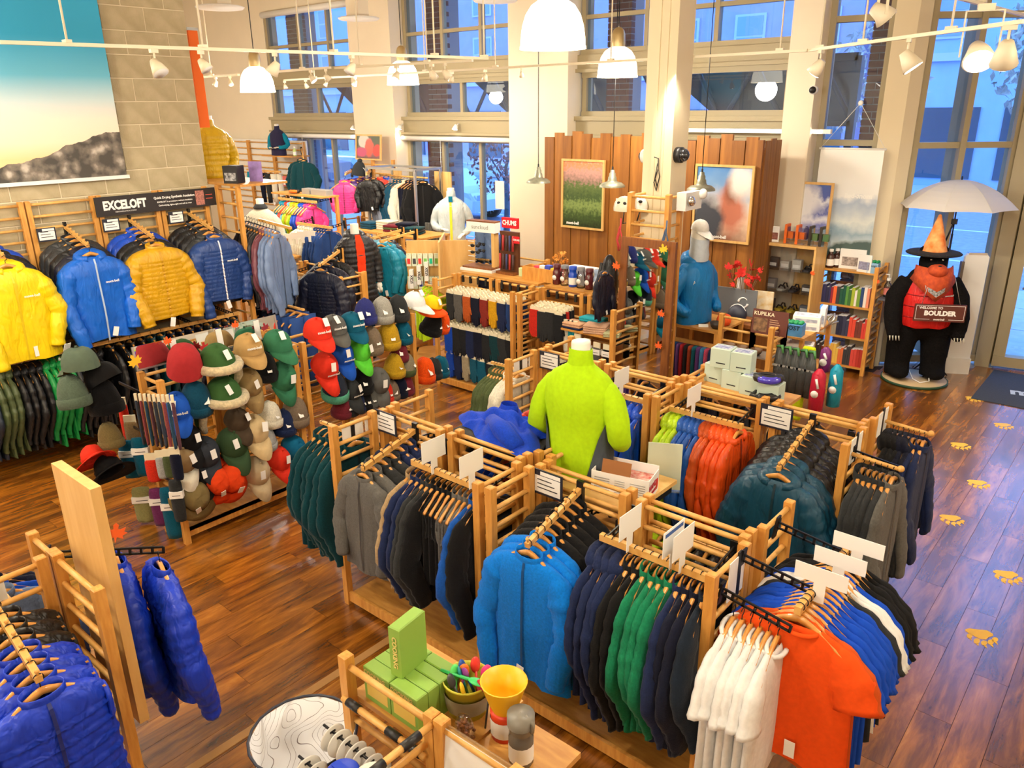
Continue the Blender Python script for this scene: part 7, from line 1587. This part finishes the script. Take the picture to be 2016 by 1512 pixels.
def contour_mat():
    m, n, l, b = _base('map_contour_paper'); tc = n.new('ShaderNodeTexCoord'); ns = n.new('ShaderNodeTexNoise'); ns.inputs['Scale'].default_value = 5; ns.inputs['Detail'].default_value = 1; l.new(tc.outputs['Object'], ns.inputs['Vector'])
    mu = n.new('ShaderNodeMath'); mu.operation = 'MULTIPLY'; mu.inputs[1].default_value = 16; l.new(ns.outputs[0], mu.inputs[0]); fr = n.new('ShaderNodeMath'); fr.operation = 'FRACT'; l.new(mu.outputs[0], fr.inputs[0])
    lt = n.new('ShaderNodeMath'); lt.operation = 'LESS_THAN'; lt.inputs[1].default_value = .07; l.new(fr.outputs[0], lt.inputs[0]); mx = n.new('ShaderNodeMix'); mx.data_type = 'RGBA'; mx.inputs[6].default_value = rgb(228,228,230); mx.inputs[7].default_value = rgb(120,110,110); l.new(lt.outputs[0], mx.inputs[0]); l.new(mx.outputs[2], b.inputs['Base Color']); b.inputs['Roughness'].default_value = .4
    return m
build(MB().lathe([(.10,0),(.19,.10),(.21,.26),(.207,.26),(.185,.11),(.09,.01),(.001,.008)],10,cap0=True), 'paper_shell', contour_mat(), lb, rot=(0,0,.3)); build(MB().tube([(.21*math.cos(a),.21*math.sin(a),.262) for a in [k*PI/10 for k in range(21)]], .006, 6), 'rim', 'navyframe', lb)
build(MB().box(-.56,-.1,-.5,.1,.58,.60), 'front_shelf', 'ply', E1); 
for k, (x, y, c, l) in enumerate([(-1.78,1.17,(20,60,190),'blue lidded tumbler at the lower edge, left one'),(-1.66,1.20,(220,218,206),'pale lidded tumbler at the lower edge'),(-1.52,1.19,(24,62,186),'blue lidded tumbler at the lower edge, right one')]):
    t = thing('camp_tumbler', l, 'tumbler', (x,y,.86+.04*(k == 1)), group='lidded tumblers'); m = mat('tumbler_%d_%d_%d' % c, c, .4); build(MB().lathe([(.045,0),(.055,.15),(.056,.2)],22,cap0=True), 'cup', m, t); build(MB().lathe([(.058,.2),(.058,.222),(.05,.23),(.001,.231)],22), 'lid', m, t); build(MB().box(-.04,.015,-.015,.015,.229,.236), 'sip_flap', m, t)
build(MB().box(.02,.50,-.42,-.1,.84,.86), 'front_tray', 'ply', E1)
for k in range(3): pack((-1.27+.012*k,1.50+.06*k,.95), .05, .14, (206,206,200), 'clear hang pack on the rack corner, %s' % ORD[k+1], 1, 0, cat='package', name='hang_pack', group='hang packs at the rack corner')
# ================================================================== TRACK LIGHTING
def track(a, b, lab, rods=()):
    a, b = Vector(a), Vector(b); t = thing('light_track', lab, 'light track', a, group='ceiling light tracks'); d = b-a
    o = build(MB().box(0,d.length,-.016,.016,-.012,.012), 'rail', 'track', t); o.rotation_euler = d.to_track_quat('X','Z').to_euler()
    for u in rods:
        p = d*u; build(MB().tube([p,(p.x,p.y,5.6-a.z)], .008, 6), 'stem', 'track', t); build(MB().box(p.x-.035,p.x+.035,p.y-.02,p.y+.02,p.z+.01,p.z+.03), 'canopy', 'track', t)
ZT = 3.64
def tz(px, py): return fl(px, py, ZT)
track(tz(0,83), tz(960,115), 'long light track crossing above the block wall', (.1,.33,.6,.85,.99))
track(tz(560,158), tz(1590,99), 'light track running beside the column', (.1,.4,.55,.75,.97)); track(tz(1585,100), tz(2016,42), 'light track in front of the entrance glass', (.1,.35,.75))
track(tz(395,152), tz(470,147), 'short light track behind the block wall', (.3,)); track(tz(545,141), tz(650,133), 'short light track over the far jackets', (.5,)); track(tz(660,134), tz(930,119), 'light track in front of the first pier', (.2,.7))
HD = [(300,122,.10,0,'over the block wall'),(392,132,.08,0,'at the end of the block wall'),(424,171,.06,0,'left of the far pendant'),(452,170,.06,0,'nearest the far pendant'),(541,136,.09,0,'against the far left window, high'),(556,172,.06,0,'first below the far left window'),(601,172,.06,0,'second below the far left window'),(611,158,.07,1,'glowing in front of the far left window'),(641,150,.07,0,'third below the far left window'),(643,171,.055,0,'fourth below the far left window'),(693,133,.08,0,'on the end of the near track by the pier'),(700,172,.06,1,'glowing left of the first pier'),(780,140,.08,1,'left of the middle pendant'),(849,148,.08,0,'right of the middle pendant'),(876,140,.08,0,'second right of the middle pendant'),(888,158,.065,0,'low in front of the middle window'),(956,157,.065,0,'right part of the middle window'),(1029,153,.05,0,'in front of the second pier'),(1617,135,.11,1,'beside the corner column'),(1792,128,.12,1,'glowing by the entrance'),(1990,120,.13,1,'at the right picture edge')]
track(fl(1880,-6,3.95), fl(2030,34,3.95), 'gray steel rail crossing the top right corner', (.3,.9))
TRK = [(tz(0,83),tz(960,115)),(tz(560,158),tz(1590,99)),(tz(1585,100),tz(2016,42)),(tz(395,152),tz(470,147)),(tz(545,141),tz(650,133)),(tz(660,134),tz(930,119))]
def head_pos(px, py):
    best = None
    for a, b in TRK:
        for k in range(201):
            q = a.lerp(b, k/200); v = q-Vector((0,0,CAMH)); d = v.dot(_f); x, y = 1008+FPX*v.dot(_r)/d, 756-FPX*v.dot(_u)/d
            e = abs(x-px)+.6*abs(y-(py-16))
            if best is None or e < best[0]: best = (e, q)
    return best[1]-Vector((0,0,.028))
for k, (px, py, s, on, l) in enumerate(HD):
    p = head_pos(px, py)
    t = thing('track_spotlight', 'small %s track spotlight %s' % ('lit' if on else 'cream', l), 'spotlight', p, rz=random.uniform(0,6), group='track spotlights'); q = s/.10
    build(MB().box(-.03*q,.03*q,-.015,.015,-.01,.02), 'adapter', 'track', t); build(MB().tube([(0,0,-.01),(0,0,-.06*q)], .008, 6), 'stem', 'track', t)
    build(MB().tube([(0,-.02*q,-.06*q),(0,.01*q,-.10*q),(0,.045*q,-.15*q)], [.028*q,.045*q,.062*q], 14), 'can', 'track', t)
    build(MB().tube([(0,.0452*q,-.1503*q),(0,.0465*q,-.152*q)], .055*q, 14), 'lens', 'lens' if on else 'white', t)
def big_head(px, py, z, lab, tilt, on=True, sc=1.):
    p = fl(px,py,z); t = thing('gimbal_spotlight', lab, 'spotlight', p, group='gimbal spotlights'); t.scale = (sc,sc,sc); t.rotation_euler = (0,0,tilt)
    build(MB().box(-.05,.05,-.02,.02,.28,.32), 'adapter', 'track', t); build(MB().box(-.115,-.108,-.012,.012,0,.28).box(.108,.115,-.012,.012,0,.28).box(-.115,.115,-.012,.012,.275,.282), 'yoke', 'track', t)
    build(MB().tube([(0,.08,.06),(0,.0,.02),(0,-.05,-.03)], [.05,.075,.10], 18), 'housing', 'track', t); build(MB().tube([(0,-.05,-.03),(0,-.054,-.034)], .09, 18), 'lens', 'lens' if on else 'chrome', t)
big_head(147,158,3.50, 'gimbal spotlight hanging before the sky banner', .8, True, .85); big_head(1925,112,3.48, 'large tilted gimbal spotlight at the right', .4, True, 1.0); big_head(1735,30,3.85, 'gray gimbal spotlight near the top right', 2.2, False, .9)
for k, (px, l) in enumerate([(696,'far left window'),(787,'first pier'),(897,'middle window'),(1016,'second pier')]):
    p = ony(px,251,9.80); t = thing('window_spotlight', 'small glowing spotlight on the window header by the %s' % l, 'spotlight', p, group='header spotlights'); build(MB().tube([(0,.08,.06),(0,0,.02)], .012, 6), 'stem', 'white', t); build(MB().tube([(0,.02,.04),(0,-.02,-.03)], [.03,.05], 12), 'can', 'white', t); build(MB().tube([(0,-.02,-.031),(0,-.021,-.034)], .045, 12), 'lens', 'lens', t)
    spot('header_bulb', p+Vector((0,-.05,-.08)), (0,-.1,-1), 18, 110, .04, (1,.8,.5))
lamp = thing('strip_light', 'white strip light above the board wall', 'light', ony(1450,258,9.84)); build(MB().box(-1.2,1.2,-.03,.03,-.02,.03), 'housing', 'white', lamp); build(MB().box(-.3,1.1,-.034,-.03,-.015,.02), 'tube', 'lens', lamp)
# galvanised pendants over the counter
M['galv'] = mat('galvanised_steel',(168,170,150),.45,metal=.6,noise=.2,nscale=14)
for px, py, rr, l in [(1060,360,.16,'galvanised pendant shade at the left end of the counter'),(1205,368,.16,'galvanised pendant shade before the flower poster'),(1380,375,.16,'galvanised pendant shade before the climber poster')]:
    p = ony(px,py,8.3); t = thing('counter_pendant', l, 'lamp', p, group='galvanised counter pendants'); build(MB().lathe([(rr,0),(rr*.98,.02),(rr*.75,.05),(rr*.4,.065),(.055,.08),(.05,.12),(.04,.125),(.038,.165),(.028,.17),(.026,.2),(.012,.205)],24), 'shade', 'galv', t); build(MB().lathe([(.012,.2),(.010,.24),(.004,.245)],10), 'socket', 'black', t); build(MB().tube([(0,0,.24),(0,0,5.6-p.z)], .005, 6), 'cord', 'black', t)
# ceiling speakers
for px, py, z, l in [(433,14,4.35,'left of the first window'),(706,36,4.35,'above the first pier'),(975,0,4.45,'above the middle window')]:
    p = fl(px,py,z); t = thing('ceiling_speaker', 'white disc speaker hanging %s' % l, 'speaker', p, group='hanging disc speakers'); build(MB().lathe([(.001,-.03),(.26,-.02),(.28,0),(.25,.012),(.001,.015)],28), 'disc', 'white', t); build(MB().box(-.11,.11,-.09,.09,.015,.35), 'cabinet', 'wall', t); build(MB().tube([(0,0,.35),(0,0,5.6-z)], .01, 6), 'stem', 'white', t)
# spots that light the merchandise from the tracks
for p, d, e in [((-5.9,2.4,3.5),(-.9,.3,-1),120),((-5.6,4.2,3.5),(-.7,.4,-1),100),((-5.4,6.0,3.5),(-.5,.2,-1),100),((-7.5,7.3,3.5),(-.6,.1,-1),130),((-10.5,7.4,3.5),(-.3,.2,-1),160),((-12.5,7.6,3.5),(-.3,.3,-1),160),((-3.9,6.9,3.5),(.3,.2,-1),90),((-2.5,6.8,3.5),(.3,.6,-1),110),((-1.9,7.0,3.5),(.1,.8,-1),140)]: spot('track_bulb', p, d, e, 95, .06)
# ================================================================== FAR LEFT PART OF THE SHOP
# goods on and behind the tall end ladder
t, b = mannequin('mannequin in a mustard quilted jacket on the tall ladder', (-9.02,5.06,2.435), math.radians(75), (204,168,22), 'nylon', .92, ('pocket','pocket'), quilt=.012, hands=False)
pbox((-8.16,4.80,2.435), (.17,.16,.19), M['black'], 'black carton with white marks on the tall ladder', .5, 'black_carton', 'box', side=mat('white_mark',(200,200,200),.6,noise=.9,nscale=30,c2=(20,20,22)))
pbox((-8.12,5.05,2.435), (.16,.01,.22), mat('violet_card',(170,140,214),.5,noise=.3,nscale=10), 'white edged violet card behind the black carton', .5, 'display_card', 'card')
build(MB().box(.0,.62,.10,.13,2.0,2.03), 'hang_bar', 'dowel', WF, (-.3,.2,0), (0,.07,0))
row((-8.36,5.0,2.03),(-7.78,5.0,1.97), rep(('shell','black',3),('shell','charcoal',3),('shell','burg',2),('shell','slate',3)), PI/2+.55, 'the sloping arm beyond the tall ladder', sc=1.12, tagp=.1)
row((-8.3,5.05,1.05),(-7.5,5.05,1.05), rep(('trousers','dnavy',4),('trousers','navy2',3)), PI/2, 'the lower bar beyond the tall ladder', sc=1.0, tagp=.0); build(MB().box(-.4,.5,.33,.36,1.03,1.05), 'hang_bar', 'dowel', WF)
# rack with the navy puffer
R5 = island_unit('ladder rack behind the navy puffer jacket', -8.75, -7.50, 6.05, -1, 'lr'); peg_arm(R5, loc(R5,(-7.95,6.0,1.55)), loc(R5,(-7.72,5.5,1.46)), 5); build(MB().box(-.02,.02,-.02,.02,0,1.56), 'post', 'pine', R5, loc(R5,(-7.95,6.02,0)))
row((-7.93,5.85,1.53),(-7.72,5.52,1.47), [('puffer','black',{}),('puffer','dnavy',{}),('puffer','dnavy',{'var':1})], .35, 'the peg arm left of the coat mannequin', 'the rack', 'm', sc=1.05)
row((-8.65,5.75,1.22),(-8.15,5.75,1.22), rep(('shell','cream',3),('shell','navy2',4)), PI/2, 'the bar left of the navy puffer', sc=.9); hangbar(R5, loc(R5,(-8.7,5.75,1.22)), loc(R5,(-8.1,5.75,1.22)), backy=-.05)
# black coat mannequin
t, b = mannequin('mannequin in a long black puffer coat over an orange sweater', (-7.98,6.28,1.06), math.radians(72), (36,36,40), 'nylon', 1.0, ('down','down'), quilt=.014, long_=.34, collar='hood', strip=((236,62,24),.0,.055), fat=1.04)
for s in (-1,1): build(MB().tube([(s*.09,0,-.2),(s*.095,.01,-.6),(s*.09,.0,-1.02)], [.10,.085,.07], 12), 'trouser_leg', fab((24,48,60),'cotton'), t)
build(MB().lathe([(.0,-1.045),(.2,-1.045),(.2,-1.06)],24), 'stand_disc', 'steel', t)
# pale blue jackets
R6 = island_unit('ladder rack with pale blue rain jackets', -8.75, -7.75, 7.35, -1, 'lr')
for k, (x, y, c, l) in enumerate([(-8.36,6.86,'lblue','front pale blue rain jacket beside the black coat'),(-8.32,6.96,'lblue','second pale blue rain jacket beside the black coat'),(-8.28,7.06,'dnavy','navy rain jacket behind the pale blue ones'),(-8.06,6.76,'tealb','front turquoise rain jacket beside the cross display'),(-8.03,6.84,'tealb','second turquoise rain jacket beside the cross display')]): garment('rain', c, (x,y,1.55), .35, l, 'rain jackets by the cross display', 'm', .95)
peg_arm(R6, loc(R6,(-8.25,7.30,1.62)), loc(R6,(-8.37,6.84,1.55)), 5); peg_arm(R6, loc(R6,(-7.98,7.30,1.62)), loc(R6,(-8.06,6.74,1.55)), 5); build(MB().box(-.02,.02,-.02,.02,0,1.64), 'post', 'pine', R6, loc(R6,(-8.25,7.32,0))); build(MB().box(-.02,.02,-.02,.02,0,1.64), 'post', 'pine', R6, loc(R6,(-7.98,7.32,0)))
row((-7.25,7.75,1.5),(-6.95,7.75,1.5), rep(('fleece','cream',2),('fleece','maroon',3),('fleece','dteal',3),('fleece','dnavy',2)), PI/2, 'the bar behind the sunglasses stand', sc=.9)
R8 = island_unit('ladder rack with maroon fleeces behind the sunglasses', -7.4, -6.2, 8.05, -1, 'lr'); hangbar(R8, loc(R8,(-7.3,7.75,1.5)), loc(R8,(-6.85,7.75,1.5)), backy=-.05)
row((-6.78,6.36,1.22),(-6.68,6.36,1.2), rep(('vest','lime',3)), PI/2, 'the arm left of the glove rack', sc=.95); build(MB().box(-.24,.0,-.012,.012,-.02,0), 'hang_bar', 'dowel', F1, loc(F1,(-6.58,6.36,1.2)))
# gray knit mannequin and its table
def simple_table(lab, x0, x1, y0, y1, z, name='display_table'):
    t = thing(name, lab, 'table', ((x0+x1)/2,(y0+y1)/2,0)); hx, hy = (x1-x0)/2, (y1-y0)/2; build(MB().box(-hx,hx,-hy,hy,z-.03,z), 'table_top', 'ply', t)
    for x in (-hx+.03,hx-.03):
        for y in (-hy+.03,hy-.03): build(MB().box(x-.025,x+.025,y-.025,y+.025,0,z-.03), 'leg', 'pine', t)
    build(MB().box(-hx+.03,hx-.03,-hy+.03,hy-.03,z*.45,z*.45+.02), 'lower_shelf', 'ply', t)
    return t
simple_table('wooden table under the cream sweater mannequin', -10.75, -9.75, 6.15, 6.75, 1.18)
t, b = mannequin('mannequin in a cream sweater with dark collar', (-10.28,6.4,1.18), math.radians(35), (214,208,188), 'knit', 1.05, ('bent','down'), collar='none'); build(MB().loft([[Vector((w*math.cos(2*PI*j/18),.012+d*math.sin(2*PI*j/18),z)) for j in range(18)] for w, d, z in ((.09,.08,.63),(.10,.09,.65),(.066,.062,.70))], False, False), 'collar', fab((60,62,66),'knit'), b)
row((-10.1,6.95,1.60),(-9.45,6.95,1.60), rep(('fleece','cream',6),('fleece','navy2',5)), PI/2, 'the bar behind the cream sweater', sc=.85)
R9 = island_unit('ladder rack behind the cream sweater mannequin', -10.3, -9.1, 7.25, -1, 'lr'); hangbar(R9, loc(R9,(-10.2,6.95,1.60)), loc(R9,(-9.35,6.95,1.60)), backy=-.05)
for k in range(4): topper((-9.9+.16*k,6.6,1.42+.03*k), .2, 'white blank rail sign by the cream sweaters, %s from left' % ORD[k+1], .22, .07)
# colourful children's jackets
R10 = island_unit("ladder rack of children's jackets near the far wall", -11.9, -10.5, 7.95, -1, 'lr'); build(MB().box(-.7,.7,-.3,.05,1.86,1.885), 'top_shelf', 'ply', R10); 
for x in (-.68,.68): build(MB().box(x-.025,x+.025,-.02,.03,0,1.86), 'post', 'pine', R10)
hangbar(R10, loc(R10,(-11.65,7.62,1.82)), loc(R10,(-10.6,7.62,1.82)), backy=-.02)
row((-11.5,7.62,1.82),(-10.75,7.62,1.82), rep(('kid','tealb',2),('kid','red',1),('kid','lblue',1),('kid','lime',1),('kid','mustard',1),('kid','lime',1),('kid','royal',2),('kid','pink',2)), PI/2, "the children's bar", sc=1.15)
goggles((-11.35,7.75,1.89), mat('orange_lens',(226,110,40),.2), 'white framed ski goggles on the shelf above the children jackets', .4)
for k, x in enumerate((-11.1,-10.85,-10.65)): pbox((x,7.85,1.886), (.2,.14,.09), mat('smoke_case',(150,146,140),.3), 'clear plastic goggle case, %s from left' % ORD[k+1], 0, 'goggle_case', 'case', 'goggle cases')
# far wall ladder with shelf
FW = thing('wall_ladder_rack', 'pale ladder rack on the far wall with a shelf', 'rack', (-15.0,9.84,0)); 
for a_, b__ in ((-1.9,-1.0),(-.95,-.05),(0.0,1.05)): ladder(FW, a_, 0, b__, 0, 2.58, step=.13, zmin=1.0)
build(MB().box(-1.95,1.1,.03,.06,.8,2.6), 'back_panel', 'white', FW); build(MB().box(.2,1.25,-.45,-.02,2.30,2.325), 'shelf_board', 'ply', FW)
t, b = mannequin('mannequin in a navy vest over a turquoise shirt on the far shelf', (-14.25,9.45,2.33), math.radians(25), (46,44,74), 'fleece', .78, ('bent','bent'), sleevec='tealb')
bottle((-13.78,9.5,2.326), .035, .15, mat('lime_flask',(190,210,120),.4), 'white', 'small lime and white bottle beside the vest mannequin')
garment('fleece', 'teal', ony(598,318,9.25)+Vector((0,0,.08)), .45, 'dark green fleece jacket on the far wall', sq='m', sc=1.0); garment('fleece', 'teal', ony(592,316,9.38)+Vector((0,0,.08)), .45, 'second dark green fleece behind it on the far wall', sq='m', sc=1.0)
peg_arm(FW, (1.0,-.02,2.45), loc(FW, ony(598,318,9.2)+Vector((0,0,.08))), 5)
fx = ony(480,333,9.3)
for i, (k_, c, l) in enumerate([('shorts','tealb','turquoise shorts'),('shorts','tealb','second turquoise shorts'),('trousers','dnavy','navy trousers'),('trousers','charcoal','charcoal trousers'),('trousers','cream','stone trousers')]): garment(k_, c, (-15.3+.22*i,9.45,2.02), .5+.1*i, l+' hanging under the far shelf', 'trousers on the far wall', 'm', .72)
hangbar(FW, (-.5,-.4,2.02), (.75,-.4,2.02))
for i in range(6): pbox((-14.2+.13*(i % 3),9.5,1.72-.3*(i//3)), (.11,.04,.2), mat('rose_pack' if i < 3 else 'steel_pack',(190,90,84) if i < 3 else (110,130,150),.5), '%s sock pack on the far wall, %s' % ('rose' if i < 3 else 'steel blue', ORD[i % 3+1]), .3, 'sock_pack', 'socks', 'sock packs on the far wall', side=M['card'])
# window side: pink children's jackets, poster, steel frame, glassy mannequin
R11 = island_unit('ladder rack of pink and black jackets before the first window', -11.75, -10.75, 9.45, -1, 'lr')
for x in (-.48,-.1,.45): build(MB().box(x-.025,x+.025,-.02,.03,0,2.35), 'tall_post', 'pine', R11)
for z in (1.5,1.65,1.8,1.95,2.1,2.25): rung(R11, (-.48,0,z), (.45,0,z))
kk = ony(680,352,8.7)
for i, (c, sc6_) in enumerate([('purple',1.25),('purple',1.25),('purple',1.25),('pink',1.3)]): garment('kid', c, kk+Vector((.12-.05*i,.36-.12*i,.07-.01*i)), .5, '%s child puffer jacket, %s from the ladder before the first window' % (c, ORD[i+1]), 'child jackets before the first window', 'm', sc6_)
kk = ony(722,352,8.75)
for i, c in enumerate(['royal','red','black','black']): garment('shell', c, kk+Vector((.12-.05*i,.33-.1*i,.06-.01*i)), .5, '%s shell jacket, %s from the ladder beside the steel frame' % (CW.get(c,c), ORD[i+1]), 'shell jackets before the first window', 'm', .72)
hat('pom', 'charcoal', ony(706,345,8.8), 'gray pompom beanie above the pink jackets', .5, 10, 0, 1.1)
peg_arm(R11, loc(R11,ony(693,342,9.4)+Vector((0,0,.06))), loc(R11,ony(680,350,8.65)+Vector((0,0,.07))), 5); peg_arm(R11, loc(R11,ony(730,342,9.4)+Vector((0,0,.06))), loc(R11,ony(722,350,8.65)+Vector((0,0,.07))), 5)
pp = framed('framed poster of hikers resting, above the window rack', ony(712,265,9.6).x, ony(762,262,9.6).x, ony(738,314,9.6).z, ony(738,264,9.6).z, 9.43, print_mat('hiker_print', [(0,(70,50,46)),(.25,(150,90,100)),(.5,(70,74,50)),(.75,(60,70,40)),(1,(50,54,40))], 6, .2, [(-.12,.32,.16,.12,(200,196,186),.1),(.02,.22,.12,.16,(214,80,60),.12),(.24,.16,.12,.10,(206,50,40),.1),(-.2,.14,.16,.08,(190,60,110),.1)], .5), (.16,.43,.04), rot=(-.1,0,0))
SF = thing('steel_frame_rack', 'open steel frame rack of fleece jackets by the window', 'rack', (-10.15,9.1,0))
for x in (-.62,.58):
    for y in (-.28,.30): build(MB().box(x-.018,x+.018,y-.018,y+.018,0,2.26), 'upright', 'steel', SF)
for y in (-.28,.30): build(MB().box(-.62,.58,y-.018,y+.018,2.24,2.275), 'top_rail', 'steel', SF)
for x in (-.62,.58): build(MB().box(x-.018,x+.018,-.28,.30,2.24,2.275), 'top_rail', 'steel', SF)
build(MB().tube([(-.62,0,2.12),(.58,0,2.12)], .014, 8), 'hang_bar', 'dowel', SF); build(MB().box(.40,.78,.33,.36,1.0,2.2), 'side_board', 'maple', SF); build(MB().box(-.60,-.40,.30,.33,.9,2.2), 'side_board', 'maple', SF); build(MB().box(-.62,.58,-.28,.30,.45,.47), 'lower_shelf', 'steel', SF)
row((-10.55,9.1,2.12),(-9.68,9.1,2.12), rep(('fleece','slateg',3),('fleece','dteal',3),('fleece','cream',1),('vest','dnavy',3),('fleece','black',2)), .55, 'the steel frame bar', sc=1.0)
simple_table('wooden display table before the steel frame', -9.95, -8.35, 7.75, 8.35, 1.42, 'display_table')
for i, (x, c, l) in enumerate([(-9.75,['dteal'],'deep teal'),(-9.45,['cream'],'cream'),(-9.2,['maroon','olive'],'maroon and olive'),(-9.0,['dnavy'],'dark navy'),(-8.75,['teal','charcoal'],'forest green')]): folded((x,8.0+.08*(i % 2),1.42), .26, .24, 3+i % 2, c, 'folded %s sweaters on the display table' % l, .1*i, 'folded_sweater', 'sweater', 'folded sweaters', .035)
simple_table('wooden table with the translucent jacket mannequin', -9.45, -8.1, 8.75, 9.3, 1.17)
t, b = mannequin('mannequin in a translucent silver jacket with yellow zip', (-8.95,9.0,1.17), math.radians(40), (196,206,206), 'nylon', 1.08, ('bent','pocket'), strip=((240,220,60),.0,.018)); build(MB().box(-.03,.03,-.10,-.085,.58,.66), 'inner_shirt', fab((10,110,140),'cotton'), t)
for i in range(5): pack((-9.35+.06*i,8.82,1.45), .06, .27, (92,90,84), 'gray boot sock pair, %s from left beside the silver jacket' % ORD[i+1], 0, 0, cat='socks', name='boot_socks', group='gray boot socks'); 
fz = thing('pompom_decoration', 'fluffy orange pompom decoration on the table edge', 'decoration', (-8.25,8.85,1.17)); build(MB().ell((0,0,.07),(.07,.07,.07),14,10), 'pompom', mat('orange_fluff',(238,96,30),.95,bump=1.,bscale=40), fz)
nt_ = thing('paper_notice', 'white paper notice taped to the window glass', 'notice', ony(984,384,10.0)); build(MB().box(-.10,.10,-.002,0,-.23,.23), 'sheet', 'card', nt_)
row((-9.6,7.55,1.3),(-8.6,7.55,1.3), rep(('fleece','navy2',4),('fleece','charcoal',3),('fleece','lgray',3),('fleece','maroon',2)), PI/2, 'the bar below the folded sweaters', sc=.85); R12 = island_unit('ladder rack in front of the folded sweaters', -9.75, -8.45, 7.72, -1, 'lr'); hangbar(R12, loc(R12,(-9.65,7.55,1.3)), loc(R12,(-8.55,7.55,1.3)), backy=-.04)
